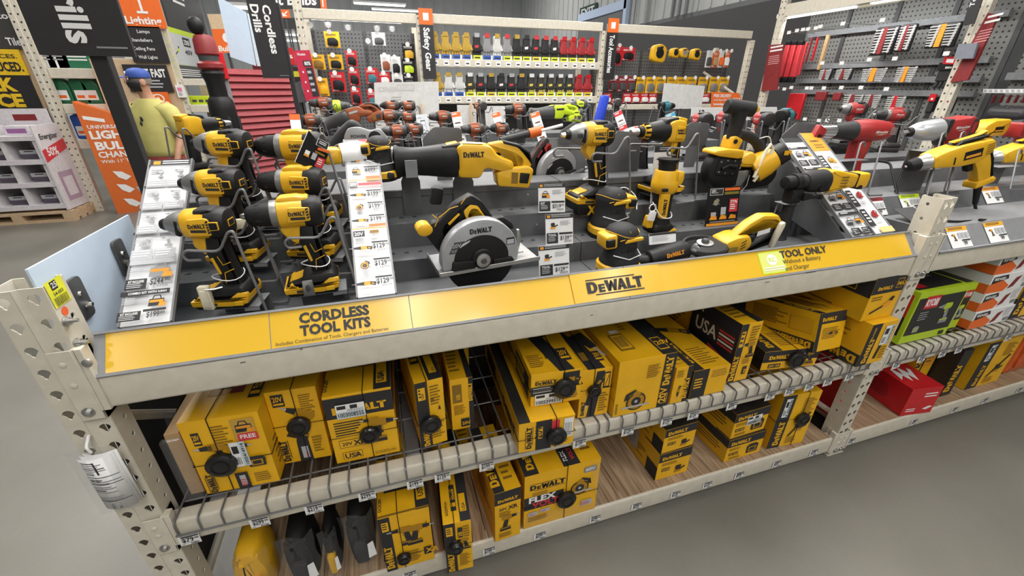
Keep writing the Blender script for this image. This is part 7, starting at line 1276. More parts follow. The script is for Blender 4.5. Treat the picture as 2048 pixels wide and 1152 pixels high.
PK = [  # px, py, w, h, card material, product material, label
 (662, 75, 30, 32, YELB, BLK, 'yellow blister pack hanging highest on the accessory pegboard'), (756, 74, 26, 26, WHT, GREYD, 'lime and white pack with a grey battery on the upper right pegboard'), (634, 120, 27, 30, YELB, INKB, 'yellow pack in the second row at the left end of the pegboard'), (669, 120, 29, 30, YELB, BLK, 'yellow pack right of another yellow pack in the second pegboard row'), (701, 113, 22, 32, REDB, BLK, 'red pack at the right of the second row on the left pegboard panel'),
 (643, 170, 22, 36, YELB, YELB, 'yellow drill bit pack low at the left of the pegboard'), (673, 160, 30, 40, REDB, BLK, 'red battery pack with black battery in the third pegboard row'), (706, 150, 22, 34, REDB, BLK, 'narrow red pack in the third pegboard row beside the centre rail'), (710, 188, 20, 34, REDB, BLK, 'red pack lowest beside the centre rail of the pegboard'), (742, 148, 24, 32, REDB, TEAL, 'red and teal pack right of the centre rail'), (768, 153, 22, 26, REDB, WHT, 'red pack partly above the white board top edge'), (770, 122, 20, 34, WHT, RORG, 'white pack with orange battery on the right pegboard panel'), (790, 127, 20, 36, WHT, BLK, 'white pack with black charger on the right pegboard panel'), (816, 100, 24, 32, BLK, YEL, 'black and yellow pack nearest the right pegboard edge'), (816, 130, 26, 30, BLK, LIME, 'black and lime pack below the black and yellow one'), (818, 158, 24, 26, BLK, GREYD, 'plain black pack at the lower right of the pegboard'), (794, 156, 22, 22, WHT, GREYD, 'white and grey pack left of the plain black pack'), (742, 195, 18, 40, REDB, TEAL, 'red pack just left of the large white board')]
for a in PK: pack(a[6], a[0], a[1] + 4, a[2], a[3], a[4], m2=a[5])
for i, (px, py) in enumerate(((620, 50), (656, 50), (696, 55), (754, 57), (784, 58), (736, 82))):
 P = at(px, py, y=5.0); t = thing('peg_hook', 'empty peg hook with a white price disc, %s in the top row of the pegboard' % ORD[i], 'peg hook', (P.x, 5.0, P.z)); mb = MB(); mb.lathe([(0, .03), (.004, .03)], WHT, (P.x, 5.0, P.z), (0, -1, 0), 16); mb.build('price_disc', t, world=True); mb = MB(); mb.tube([(P.x, 5.0, P.z - .01), (P.x, 5.28, P.z - .01)], .004, STEEL, 5); mb.box((P.x - .04, 5.0, P.z - .05), (P.x + .04, 5.003, P.z + .03), mat('clear_film', (1, 1, 1))); mb.build('peg', t, world=True)
def vblade(label, px0, py0, px1, py1, txt, y=4.86):
 A, B = at(px0, py0, y=y), at(px1, py1, y=y); t = thing('category_blade', label, 'sign', (A.x, y, B.z)); x0, x1 = A.x, A.x + .16; mb = MB(); mb.box((x0, y - .004, B.z), (x1, y + .004, A.z), mat('sign_black', (.02, .02, .02))); F = Face(mb, (x0, y - .004, B.z), (x1 - x0, 0, 0), (0, 0, A.z - B.z), .001); F.r(0, .78, 1, 1, ORG).r(.3, .84, .7, .94, WHT); F.t(txt, .28, .74, .42, WHT, .03, rot=-1, wid=.62); mb.build('sign_panel', t, world=True, smooth=0)
vblade('black and orange blade sign reading Safety Gear', 836, 16, 858, 158, 'Safety Gear'); vblade('black and orange blade sign reading Tool Accessories', 1217, 36, 1219, 160, 'Tool Accessories')
GT = mat('glove_tan', (.50, .32, .05), .7); GW = mat('glove_white', (.62, .62, .60), .7); GB = mat('glove_black', (.02, .02, .022), .7); GR = mat('glove_red', (.36, .025, .03), .6); GG = mat('glove_grey', (.28, .28, .29), .7); GY = mat('glove_dark', (.035, .033, .028), .7)
CL = {'t': GT, 'w': GW, 'b': GB, 'r': GR, 'g': GG, 'y': GY}; NMC = {'t': 'tan leather', 'w': 'white', 'b': 'black', 'r': 'red', 'g': 'grey', 'y': 'yellow and black'}
def gloves(row, z_tag, z_top, seq, x0, x1, nm):
 n = len(seq); cnt = {}
 for i, c in enumerate(seq):
  x = x0 + (x1 - x0) * (i + .5) / n; h = z_top - z_tag; w = (x1 - x0) / n * 1.06; y = 4.98; cnt[c] = cnt.get(c, 0) + 1; m = CL[c]
  t = thing('work_glove', '%s work gloves hanging %s from the left in the %s glove row' % (NMC[c], ORD[i] if i < 20 else 'last', nm), 'gloves', (x, y, z_tag + h * .1)); mb = MB(TR(x, y, z_tag)); rr = random.Random(i * 7 + row)
  mb.puff(rnd([(-w * .38, h * .30), (w * .36, h * .30), (w * .42, h * .5), (w * .30, h * .68), (w * .36, h * .93), (-w * .34, h * .95), (-w * .30, h * .68), (-w * .42, h * .5)], .03), 0, .035, .018, m)
  for k in range(4): fx = -w * .30 + k * w * .2; mb.tube([(fx, -.005, h * .40), (fx * 1.1 + rr.uniform(-.005, .005), -.015, h * .05 + abs(k - 1.5) * h * .03)], [w * .125, w * .10], mat('glove_tip', (.5, .42, .12), .7) if c == 'y' and k else GB if c == 'r' and row == 0 else m, 7)
  mb.tube([(w * .34, -.01, h * .58), (w * .46, -.03, h * .36)], w * .11, m, 7); mb.build('glove_body', t, world=True)
  mb = MB(TR(x, y, z_tag)); mb.box((-w * .22, -.042, h * .86), (w * .22, -.037, h * 1.02), {'t': GT, 'w': GT, 'b': REDP if row == 0 and i > 9 else [INK, PGREY, GT][i % 3], 'r': REDB, 'g': REDP, 'y': WHT}[c]); mb.build('header_card', t, world=True, smooth=0)
  if c in 'yb': MB(TR(x, y, z_tag)).quad([(-w * .2, -.0385, h * .46), (w * .12, -.0385, h * .48), (w * .14, -.0385, h * .58), (-w * .2, -.0385, h * .56)], mat('print_gold', (.7, .55, .1), .5, var=0) if c == 'y' else [WHT, REDP, GB][i % 3]).build('glove_badge', t, world=True)
  tg = MB(TR(x, y, z_tag)); col = BLUE if c in 'tgw' and i < 7 else mat('tag_lime', (.62, .68, .03), .5, var=0) if (i % 5) else mat('tag_gold', (.70, .55, .05), .5, var=0)
  tg.box((-w * .42, -.062, -.005), (w * .42, -.058, .055), col); tg.box((w * .28, -.064, -.005), (w * .42, -.0585, .055), WHT); tg.quad([(-w * .3, -.0625, .02), (w * .2, -.0625, .02), (w * .2, -.0625, .035), (-w * .3, -.0625, .035)], INK); o = tg.build('shelf_tag'); tag(o, '%s shelf tag from the left below the %s glove row' % (ORD[i] if i < 20 else 'last', nm), 'shelf tag')
zs1, zs2 = at(1030, 128, y=YG).z, at(1030, 199, y=YG).z
for z, nm in ((zs1, 'upper'), (zs2, 'lower')):
 gbeam('cream shelf beam with hanging price tags under the %s glove row' % nm, gx[1] + .04, gx[2] - .04, z - .05, z + .04)
 for k in range(17):
  x = gx[1] + .15 + k * (gx[2] - gx[1] - .3) / 16; mb = MB(); mb.box((x - .035, YG - .010, z - .035), (x + .035, YG - .007, z + .02), WHT); mb.quad([(x - .02, YG - .0105, z - .015), (x + .02, YG - .0105, z - .015), (x + .02, YG - .0105, z + .0), (x - .02, YG - .0105, z + .0)], INK); o = mb.build('price_tag', smooth=0); tag(o, '%s small price tag from the left under the %s glove row' % (ORD[k], nm), 'price tag')
 mb = MB(); mb.box((gx[1] + .04, YG + .05, z + .02), (gx[2] - .04, YG + .62, z + .035), CREAM); o = mb.build('shelf_deck'); tag(o, 'cream shelf deck under the %s glove row' % nm, 'shelf')
gloves(0, zs1 + .034, at(1000, 68, y=YG).z, 'ttttbgwgbbbbbrrrr'[:17], gx[1] + .10, gx[2] - .10, 'upper'); gloves(1, zs2 + .034, at(1000, 147, y=YG).z, 'twwybbbbbyyyyyrr', gx[1] + .10, gx[2] - .10, 'lower')
mb = MB(); mb.box((gx[1] + .05, 5.52, .8), (gx[2] - .05, 5.54, zs2 + .02), GREYD); o = mb.build('back_panel'); tag(o, 'dark panel below the lower glove shelf', 'back panel')
for i, (px, py, w, h) in enumerate(((1316, 107, 36, 34), (1348, 106, 20, 26), (1366, 106, 20, 28), (1390, 109, 24, 34))):
 A = at(px, py, y=5.05); s = w * .0034; t = thing('tape_measure', ['large yellow caulking tool hanging first from the left among the yellow tools', 'yellow tape tool second from the left among the yellow tools', 'yellow tape tool with round dial, third among the yellow tools', 'yellow round tool at the right end of the yellow tools'][i], 'hand tool', (A.x, 5.05, A.z)); mb = MB(TR(A.x, 5.05, A.z)); mb.puff(rnd([(-s, -s * .8), (s * .8, -s), (s, s * .5), (s * .3, s), (-s * .9, s * .8)], s * .4), 0, .05, .02, YEL); mb.build('body', t, world=True); mb = MB(TR(A.x, 5.05, A.z)); mb.lathe([(.048, s * .55), (.056, s * .5)], BLK if i != 2 else CHROME, ax=(0, -1, 0), n=18); mb.puff(rnd([(-s * .5, s * .3), (s * .4, s * .5), (s * .3, s * .75), (-s * .5, s * .6)], s * .1), -.045, .01, .003, INK); mb.build('dial', t, world=True); MB().tube([(A.x, 5.05, A.z + s * .6), (A.x, 5.31, A.z + s * .6)], .005, STEEL, 5).build('peg_hook', t, world=True)
for i, (px, py, w, h) in enumerate(((1235, 110, 20, 40), (1258, 108, 26, 26))): pack(['tall red hand saw pack beside the Tool Accessories blade', 'red hole saw pack right of the tall red pack'][i], px, py, w, h, REDB, m2=BLK)
for i, px in enumerate((1228, 1247, 1265)): pack('dark red pack %s from the left in the middle row of the right gondola bay' % ORD[i], px, 168, 18, 30, MAR, m2=GREYD)
for i, px in enumerate((1282, 1303, 1323, 1345, 1365, 1385, 1408, 1430, 1450)): pack('yellow pack with a steel cup, %s of nine in the middle row' % ORD[i], px, 170, 19, 32, YELB, m2=STEEL)
for i, px in enumerate((1215, 1255, 1272, 1290, 1306, 1412)): pack('small red pack %s from the left in the bottom row of the right gondola bay' % ORD[i], px, 196, 17, 20, REDB, m2=WHT, disc=False)
for i, px in enumerate((1421, 1434, 1446, 1456)): pack('slim white and red pack %s of four near the gondola end' % ORD[i], px, 118, 12, 34, WHT if i % 2 == 0 else ORG, m2=[GREYD, BROWN, ORG, WHT][i])
gbeam('cream shelf beam under the small red packs', gx[2] + .04, gx[3] - .04, at(1300, 213, y=YG).z - .04, at(1300, 213, y=YG).z + .03)
mb = MB(); a, b = at(1375, 133, y=5.2), at(1478, 190, y=5.0); mb.tube([(gx[3] - .5, 5.25, 1.75), (gx[3] - .02, 4.98, 1.42)], .02, CREAM, 8); o = mb.build('rack_brace'); tag(o, 'cream diagonal brace beside the yellow packs', 'brace')
# ---- racking along the right side
XR = 6.4
for lb, px, py in (('cream tall post at the far end of the wrench wall', 1545, 100), ('cream tall post at the near end of the wrench wall', 1948, 60)):
 P = at(px, py, x=XR); t = thing('rack_upright', lb, 'shelf upright', (XR, P.y, 0)); m = post_mesh(-.05, .05, 0, .075, 3.2, 1, .075); m.v = [(XR + v[1], P.y - v[0], v[2]) for v in m.v]; m.build('front_post', t, world=True, solid=.003, smooth=0)
yA, yB = at(1545, 100, x=XR).y - .06, at(1948, 60, x=XR).y + .06
def rbox(name, label, cat, px0, py0, px1, py1, m, dx=.05, x=6.85, bev=.004):
 A, B = at(px0, py0, x=x), at(px1, py1, x=x); mb = MB(); mb.box((x, min(A.y, B.y), min(A.z, B.z)), (x + dx, max(A.y, B.y), max(A.z, B.z)), m); o = mb.build(name, bevel=bev); tag(o, label, cat); MB().tube([(x, (A.y + B.y) / 2, max(A.z, B.z) - .01), (7.0, (A.y + B.y) / 2, max(A.z, B.z) - .01)], .004, STEEL, 5).build('peg', o); return o
t = thing('pegboard', 'grey pegboard wall behind the wrenches', 'pegboard', (7.0, 3.5, .8))
for k in range(4): y0 = yB - .1 + k * (yA - yB + .2) / 4; mb = MB(); mb.box((7.0, y0 + .01, .8), (7.02, y0 + (yA - yB + .2) / 4 - .01, 2.50), PEGR); mb.build('perforated_panel', t, world=True, smooth=0); mb = MB(); mb.box((6.985, y0 - .025, .8), (7.0, y0 + .025, 2.5), GREYD); mb.build('slotted_rail', t, world=True, smooth=0)
for k, (py, px) in enumerate(((62, 1700), (130, 1720), (159, 1900), (186, 1780))): z = at(px, py, x=6.95).z; mb = MB(); mb.box((6.93, yB, z - .03), (6.98, yA, z + .035), GREYL); mb.build('cross_bar', t, world=True)
mb = MB(); z0, z1 = at(1600, 24, x=XR).z, at(1600, 10, x=XR).z; mb.box((XR, yB, z0 - .02), (XR + .05, yA, z1 + .04), CREAM); o = mb.build('shelf_beam'); tag(o, 'cream beam over the tube lights of the wrench wall', 'shelf beam')
mb = MB(); mb.box((XR + .05, yB, z0 + .06), (7.4, yA, z0 + .10), mat('deck_cream', (.62, .58, .42), .5)); o = mb.build('shelf_deck'); tag(o, 'cream shelf above the wrench wall lights', 'shelf')
mb = MB(); mb.box((7.03, yB, 2.5), (7.06, yA, z0 + .06), mat('deck_cream', (.62, .58, .42), .5)); o = mb.build('back_panel'); tag(o, 'cream strip panel between the wrench pegboard and the upper shelf', 'back panel')
for i, (pa, pb) in enumerate((((1557, 42), (1716, 13)), ((1738, 10), (1840, -8)))):
 A, B = at(*pa, x=6.5), at(*pb, x=6.5); z = (A.z + B.z) / 2; t = fixture(['left tube light over the wrench wall', 'right tube light over the wrench wall'][i], 6.5, (A.y + B.y) / 2, z, .04, abs(A.y - B.y) - .05); ld = bpy.data.lights.new('wall_tube', 'AREA'); ld.shape = 'RECTANGLE'; ld.size = .04; ld.size_y = 1.0; ld.energy = 7; lo = bpy.data.objects.new('wall_tube', ld); lo.location = (6.5, (A.y + B.y) / 2, z - .01); lo.rotation_euler = (0, -.5, 0); S.collection.objects.link(lo)
for i in range(7): P = at(1575 + i * 20, 8 - i * 3, x=6.6); mb = MB(); mb.puff(rnd([(-.1, 0), (.1, 0), (.12, .2), (0, .3), (-.11, .2)], .04), 0, .16, .05, mat('case_black', (.03, .028, .032), .5)); o = mb.build('tool_bag'); o.location = (6.7, yA - .2 - i * .32, z0 + .105); o.rotation_euler = (0, 0, 1.57); tag(o, 'dark tool bag %s from the far post on the top shelf' % ORD[i], 'tool bag')
def rpanel(label, quad, m, art=None, x=6.3, th=.01, name='brand_sign', cat='sign'):
 P = [at(*q, x=x) for q in quad]; mb = MB(); mb.add([(p.x + k, p.y, p.z) for k in (0, th) for p in P], [(0, 1, 2, 3), (7, 6, 5, 4), (0, 4, 5, 1), (1, 5, 6, 2), (2, 6, 7, 3), (3, 7, 4, 0)], m)
 if art: F = Face(mb, P[0], P[1] - P[0], P[3] - P[0], .002); F.n = Vector((-1, 0, 0)); art(F)
 o = mb.build(name, smooth=0); tag(o, label, cat); return o
def art_redsign(F): F.lines(.15, .80, .95, .95, 2, WHT); F.lines(.15, .55, .9, .75, 5, mat('print_pink', (.6, .25, .25), .5, var=0)); F.p([(.3, .3), (.6, .36), (.7, .42), (.4, .4)], MAR)
rpanel('tall red brand sign beside the far post of the wrench wall', ((1522, 182), (1552, 180), (1566, 88), (1538, 90)), MAR, art_redsign, 6.37, .03); rpanel('tall red brand sign beside the near post of the wrench wall', ((1900, 165), (1935, 160), (1997, 28), (1975, 26)), MAR, art_redsign, 6.37, .03)
rpanel('black category blade with white letters at the near post', ((1925, 50), (1948, 48), (1968, -10), (1944, -10)), mat('sign_black', (.02, .02, .02)), lambda F: F.t('Tools', .5, .6, .4, WHT, .02, rot=1, wid=.6), x=6.25)
rpanel('grey plastic pouch above the red packs by the near post', ((1907, 118), (1945, 117), (1955, 86), (1917, 88)), mat('pouch_grey', (.2, .22, .26), .4), None, 6.3, .03, 'plastic_pouch', 'pouch')
for i in range(3): # red levels
 px = 1568 + i * 12; A, B = at(px - 10, 165, x=6.7), at(px + 10, 82, x=6.7); t = thing('spirit_level', 'red tube level %s from the left hanging by the far post' % ORD[i], 'level', (6.7, A.y, A.z)); y = (A.y + B.y) / 2; mb = MB(); mb.box((6.68, y - .035, A.z + .07), (6.74, y + .035, B.z - .05), REDP); mb.build('body', t, world=True, bevel=.01); mb = MB(); mb.box((6.675, y - .037, A.z), (6.745, y + .037, A.z + .07), BLK); mb.build('end_cap', t, world=True, bevel=.008); mb = MB(); mb.box((6.675, y - .037, B.z - .05), (6.745, y + .037, B.z), BLK); mb.build('end_cap', t, world=True, bevel=.008); MB().tube([(6.7, y, B.z - .02), (7.0, y, B.z - .02)], .004, STEEL, 5).build('peg', t, world=True)
for i, (px, py, w, h, m) in enumerate(((1603, 118, 14, 66, REDP), (1616, 100, 12, 50, MAR), (1628, 98, 12, 48, REDB), (1645, 105, 14, 70, BROWN))): rbox('tool_pack', ['short red level pack right of the three red levels', 'clear pack with red driver, left of the brown long pack', 'clear pack with dark red driver by the brown long pack', 'long brown and black tool pack left of the bare pegboard'][i], 'tool pack', px - w / 2, py + h / 2, px + w / 2, py - h / 2, m, .04, 6.75, .008)
WCH = mat('wrench_chrome', (.62, .62, .62), .25, .35)
def wrench_set(label, px0, py0, px1, py1, m, n, x=6.75, band=None, tray=True):
 A, B = at(px0, py0, x=x), at(px1, py1, x=x); ya, yb = max(A.y, B.y), min(A.y, B.y); z0, z1 = min(A.z, B.z), max(A.z, B.z); w = ya - yb; h = z1 - z0; t = thing('wrench_set', label, 'wrench set', (x, (ya + yb) / 2, z0)); pr = []
 if tray: mb = MB(); mb.box((x, yb, z0), (x + .05, ya, z1), mat('tray_black', (.022, .021, .022), .4)); mb.build('tray', t, world=True, bevel=.015)
 mb = MB(); k0, k1 = ya - w * .36, ya - w * .56; mb.box((x - .012, k1, z0 + h * .04), (x + .01, k0, z1 - h * .04), band or MAR); mb.build('label_band', t, world=True, bevel=.003); MB().tube([(x, (k0 + k1) / 2, z1 - .02), (7.0, (k0 + k1) / 2, z1 - .02)], .004, STEEL, 5).build('peg', t, world=True)
 for i in range(n):
  z = z0 + h * (.12 + .76 * i / (n - 1))
  for c, s in ((ya - w * .18, .13), (yb + w * .24, .16)):
   mb = MB(); L = w * s * (.75 + .5 * i / n); mb.box((x - .016, c - L, z - .006), (x - .006, c + L, z + .006), WCH); mb.lathe([(0, .016), (.012, .016)], WCH, (x - .006, c - L, z), (-1, 0, 0), 8); mb.build('wrench', t, world=True, smooth=0)
wrench_set('large black tray wrench set with red label in the middle of the wrench wall', 1736, 112, 1800, 50, 1, 9); wrench_set('stacked black wrench tray right of the large one, red label', 1785, 105, 1835, 46, 1, 9, 6.70); wrench_set('wide black wrench tray with a yellow top label near the near post', 1845, 98, 1925, 42, 1, 8, 6.75, ORY)
wrench_set('small black wrench rack with red label below the brown long pack', 1636, 160, 1664, 138, 1, 6); wrench_set('second small black wrench rack with red label', 1668, 160, 1705, 137, 1, 6); wrench_set('chrome wrench rack with yellow label, left', 1718, 165, 1778, 134, None, 7, 6.75, ORY, False); wrench_set('chrome wrench rack with yellow label, right', 1785, 166, 1838, 131, None, 7, 6.75, ORY, False); wrench_set('chrome wrench rack with red label in the lowest row, first', 1682, 214, 1730, 188, None, 6, 6.75, MAR, False); wrench_set('chrome wrench rack with red label in the lowest row, second', 1722, 216, 1765, 188, None, 7, 6.75, MAR, False); wrench_set('tall chrome wrench rack with red label above the red impact wrench', 1762, 232, 1815, 190, None, 9, 6.75, REDB, False)
for i, (px, py, w, h, m) in enumerate(((1588, 212, 44, 50, REDB), (1640, 192, 26, 18, MAR), (1672, 193, 20, 16, MAR))): rbox('tool_pack', ['red case pack low beside the far post of the wrench wall', 'dark red plier pack left in the lowest row', 'dark red plier pack right in the lowest row'][i], 'tool pack', px - w / 2, py + h / 2, px + w / 2, py - h / 2, m, .05, 6.75, .01)
for i, (px, py, w, h) in enumerate(((1890, 154, 66, 52), (1858, 216, 34, 48), (1894, 218, 36, 48))):
 A, B = at(px - w / 2, py + h / 2, x=6.6), at(px + w / 2, py - h / 2, x=6.6); y0, y1 = B.y, A.y; z0, z1 = A.z, B.z; t = thing('work_glove', ['black work gloves hanging under the red pack by the near post', 'black and red gloves low on the wall, left pair', 'black and red gloves low on the wall, right pair'][i], 'gloves', (6.6, (y0 + y1) / 2, z0)); mb = MB(); W_ = y1 - y0; H = z1 - z0
 mb.box((6.6, y0 + W_ * .1, z0 + H * .35), (6.66, y1 - W_ * .1, z1 - H * .05), GB)
 for k in range(4): c = y0 + W_ * (.2 + .2 * k); mb.tube([(6.63, c, z0 + H * .4), (6.61, c + W_ * .02, z0 + H * .06)], W_ * .09, GB, 7)
 mb.build('glove_body', t, world=True, bevel=.01); MB().tube([(6.6, (y0 + y1) / 2, z1), (7.0, (y0 + y1) / 2, z1)], .004, STEEL, 5).build('peg', t, world=True); mb = MB(); mb.box((6.585, y0 + W_ * .05, z1 - H * .22), (6.60, y1 - W_ * .05, z1 + H * .08), REDB if i else BLK); mb.quad([(6.584, y0 + W_ * .3, z1 - H * .16), (6.584, y0 + W_ * .6, z1 - H * .16), (6.584, y0 + W_ * .6, z1 - H * .08), (6.584, y0 + W_ * .3, z1 - H * .08)], WHT); mb.build('header_card', t, world=True)
rpanel('red and white printed pack above the black gloves by the near post', ((1885, 128), (1945, 130), (1948, 114), (1890, 113)), REDB, lambda F: (F.r(.1, .2, .35, .7, WHT), F.r(.55, .2, .8, .6, WHT)), 6.5, .03, 'printed_pack', 'tool pack')
for nm, pts in zip(('top', 'second', 'third', 'lowest'), (((1578, 65), (1594, 61), (1606, 59), (1616, 58), (1632, 56), (1641, 53), (1686, 47), (1765, 40)), ((1645, 126), (1684, 126), (1739, 119), (1790, 117), (1893, 107)), ((1555, 176), (1569, 178), (1583, 175), (1614, 176), (1623, 176), (1648, 176), (1683, 175), (1722, 175), (1773, 178)), ((1610, 238), (1638, 241), (1655, 241), (1679, 241)))):
 for k, (px, py) in enumerate(pts):
  P = at(px, py, x=6.45); t = thing('peg_hook', 'white labelled peg hook, %s from the left in the %s row of the wrench wall' % (ORD[k], nm), 'peg hook', (6.45, P.y, P.z)); mb = MB(); mb.box((6.445, P.y - .028, P.z - .020), (6.45, P.y + .028, P.z + .020), WHT); mb.build('price_label', t, world=True); mb = MB(); mb.tube([(6.45, P.y, P.z), (6.99, P.y, P.z + .01)], .004, STEEL, 5); mb.build('peg', t, world=True)
t = thing('pegboard', 'grey pegboard of the nearest bay at the right edge', 'pegboard', (7.0, 1.2, .8))
for q in range(2): mb = MB(); mb.box((7.0, .0 + q * 1.1, .8), (7.02, 1.08 + q * 1.1, 2.6), PEGR); mb.build('perforated_panel', t, world=True, smooth=0)
for y in (.9, 1.9): mb = MB(); mb.box((6.92, y - .03, .8), (7.0, y + .03, 2.6), GREYL); mb.build('slotted_rail', t, world=True, smooth=0)
for z in (2.1, 1.62): mb = MB(); mb.box((6.93, .0, z), (6.98, 2.2, z + .07), GREYL); mb.build('cross_bar', t, world=True)
rpanel('white strip of printed price labels in the nearest bay', ((1966, 186), (2060, 186), (2060, 178), (1966, 178)), WHT, lambda F: [F.r(i * .12 + .02, .2, i * .12 + .09, .8, PGREY) for i in range(8)], 6.6, .01, 'label_strip', 'price strip')
for i in range(5): rbox('tool_pack', 'dark red tool pack %s from the left under the white label strip' % ORD[i], 'tool pack', 1980 + i * 15, 206, 1990 + i * 15, 190, MAR, .05, 6.7, .006)
rbox('floor_case', 'long dark soft case behind the red impact wrench', 'tool bag', 1960, 240, 2060, 214, mat('case_black', (.03, .03, .03)), .3, 6.3, .05)
# ---- left side of the store
def pbox(name, label, cat, px0, py0, px1, py1, y, d, m, art=None, bev=0):
 A, B = at(px0, py0, y=y), at(px1, py1, y=y); w, h = B.x - A.x, B.z - A.z; mb = MB(); mb.box((0, 0, 0), (w, d, h), m)
 if art: art(Face(mb, (0, 0, 0), (w, 0, 0), (0, 0, h), .002))
 o = mb.build(name, smooth=0, bevel=bev); o.location = A; tag(o, label, cat); return o
SBK = mat('sign_black', (.02, .02, .02)); PLY = mat('plywood_pale', (.55, .40, .25), .65)
pbox('sign_board', 'dark grey board with white lettering at the top left corner', 'sign', -90, 95, 14, -30, 6.0, .02, mat('board_charcoal', (.05, .048, .046), .5), lambda F: (F.t('tool', .70, .48, .10, WHT, .02, wid=.26), F.t('Tile', .68, .06, .12, WHT, .02, wid=.18), F.r(.88, .04, .99, .2, WHT)))
pbox('sign_board', 'yellow board reading ED. above the black and yellow price board', 'sign', -90, 149, 36, 99, 6.0, .02, mat('board_yellow', (.80, .52, .02), .5), lambda F: (F.t('PRICES.', .52, .66, .15, INK, .02, wid=.42), F.t('REDUCED.', .38, .16, .34, INK, .04, wid=.58)))
pbox('sign_board', 'black board with big yellow letters LK and ICE', 'sign', -120, 219, 56, 151, 6.0, .02, SBK, lambda F: (F.t('BULK', .34, .55, .36, mat('board_yellow', (.8, .52, .02)), .05, wid=.50), F.t('PRICE', .30, .08, .36, mat('board_yellow', (.8, .52, .02)), .05, wid=.55)))
pbox('plywood_panel', 'pale plywood end panel behind the yellow and black boards', 'panel', -120, 330, 62, 90, 6.03, .02, PLY)
P = at(98, 190, y=5.95); t = thing('rack_upright', 'cream racking post between the yellow price board and the green bottles', 'shelf upright', (P.x, 5.95, 0)); post_mesh(P.x - .055, P.x + .055, 5.95, 6.02, 3.6, 1, .075).build('front_post', t, world=True, solid=.003, smooth=0)
P2 = at(334, 100, y=5.95); t = thing('rack_upright', 'cream racking post between the lighting sign and the lime poster', 'shelf upright', (P2.x, 5.95, 0)); post_mesh(P2.x - .055, P2.x + .055, 5.95, 6.02, 3.6, 1, .075).build('front_post', t, world=True, solid=.003, smooth=0)
xl, xr = P.x + .06, P2.x - .5
for py, lb in ((146, 'cream shelf beam above the green bottles'), (217, 'cream shelf beam under the green bottles'), (288, 'cream shelf beam behind the orange display')):
 z = at(150, py, y=6.0).z; gbeam(lb, xl, xr, z - .06, z + .05, 6.0); mb = MB(); mb.box((xl, 6.05, z + .03), (xr, 6.7, z + .05), CREAM); o = mb.build('shelf_deck'); tag(o, lb.replace('beam', 'deck'), 'shelf')
mb = MB(); mb.box((xl, 6.72, 0), (xr, 6.75, 3), GREYD); o = mb.build('back_panel'); tag(o, 'dark panel behind the bottle shelves', 'back panel')
zA, zB, zC = [at(150, q, y=6.0).z + .052 for q in (146, 217, 288)]
for i, (px, w, m) in enumerate(((92, .2, WHT), (118, .2, WHT), (155, .38, mat('box_green', (.02, .14, .07), .5)), (230, .42, WHT))): P = at(px, 128, y=6.1); mb = MB(); mb.box((-w / 2, 0, 0), (w / 2, .3, .22), m); F = Face(mb, (-w / 2, 0, 0), (w, 0, 0), (0, 0, .22)); F.lines(.3, .3, .8, .6, 2, WHT if i == 2 else INKG); o = mb.build('shelf_box', bevel=.004); o.location = (P.x, 6.1, zA); tag(o, ['plain white box on the top bottle shelf beside the post', 'white printed box left of the green box', 'green box on the top bottle shelf', 'long white box right of the black sign post'][i], 'box')
BG = mat('bottle_green', (.02, .13, .06), .3)
def bottle(label, px, py, z, m, s=1.0, y=6.12):
 P = at(px, py, y=y); t = thing('oil_bottle', label, 'bottle', (P.x, y, z), s=s); mb = MB(); mb.puff(rnd([(-.085, 0), (.085, 0), (.085, .20), (.05, .265), (-.02, .29), (-.085, .27)], .02), 0, .05, .015, m); mb.tube([(.03, 0, .26), (.085, 0, .2), (.09, 0, .12)], .014, m, 6); F = Face(mb, (-.06, -.0505, .04), (.11, 0, 0), (0, 0, .11)); F.r(0, 0, 1, 1, WHT).r(.1, .2, .8, .5, ORG); mb.build('jug', t); mb = MB(); mb.lathe([(.275, .028), (.315, .026)], WHT, (-.03, 0, 0), (0, 0, 1), 12); mb.build('cap', t)
for i, (px, m, lb) in enumerate(((110, GG, 'grey oil jug next to the cream post'), (132, BG, 'green oil jug second from the cream post'), (168, BG, 'green oil jug left of the black sign post'), (190, BG, 'green oil jug touching the black sign post'), (226, WHT, 'white jug right of the black sign post'), (246, WHT, 'white jug beside the man in the blue cap'))): bottle(lb, px, 190, zB, m)
for i, (px, m, lb) in enumerate(((168, BLUE, 'blue bottle above the orange display slope'), (188, BG, 'green white bottle in the lower shelf row'), (206, WHT, 'white bottle behind the black sign post, lower row'), (262, WHT, 'white jug behind the man, lower row'))): bottle(lb, px, 255, zC, m)
pbox('sign_board', 'orange Lighting sign with a drawn lamp', 'sign', 250, 54, 305, -40, 5.9, .02, ORG, lambda F: (F.t('Lighting', .06, .08, .15, WHT, .03, wid=.86), F.r(.5, .34, .56, .7, WHT), F.p([(.3, .7), (.76, .7), (.68, .95), (.38, .95)], WHT), F.r(.4, .30, .66, .35, WHT)))
pbox('sign_board', 'black directory board listing Lamps, Chandeliers, Ceiling Fans and Wall Lights', 'sign', 268, 125, 318, 54, 5.9, .02, SBK, lambda F: [F.t(s, .70, .82 - .235 * i, .09, WHT, .01, al='r', wid=w) or F.p([(.78, .82 - .235 * i), (.9, .82 - .235 * i), (.84, .92 - .235 * i)], WHT) for i, (s, w) in enumerate((('Lamps', .34), ('Chandeliers', .62), ('Ceiling Fans', .6), ('Wall Lights', .52)))])
pbox('sign_board', 'black board reading GET IT FAST behind the blue cap', 'sign', 262, 184, 331, 130, 5.9, .02, SBK, lambda F: (F.t('GET IT FAST', .10, .56, .28, WHT, .04, wid=.84), F.lines(.35, .1, .9, .45, 3, PGREY)))
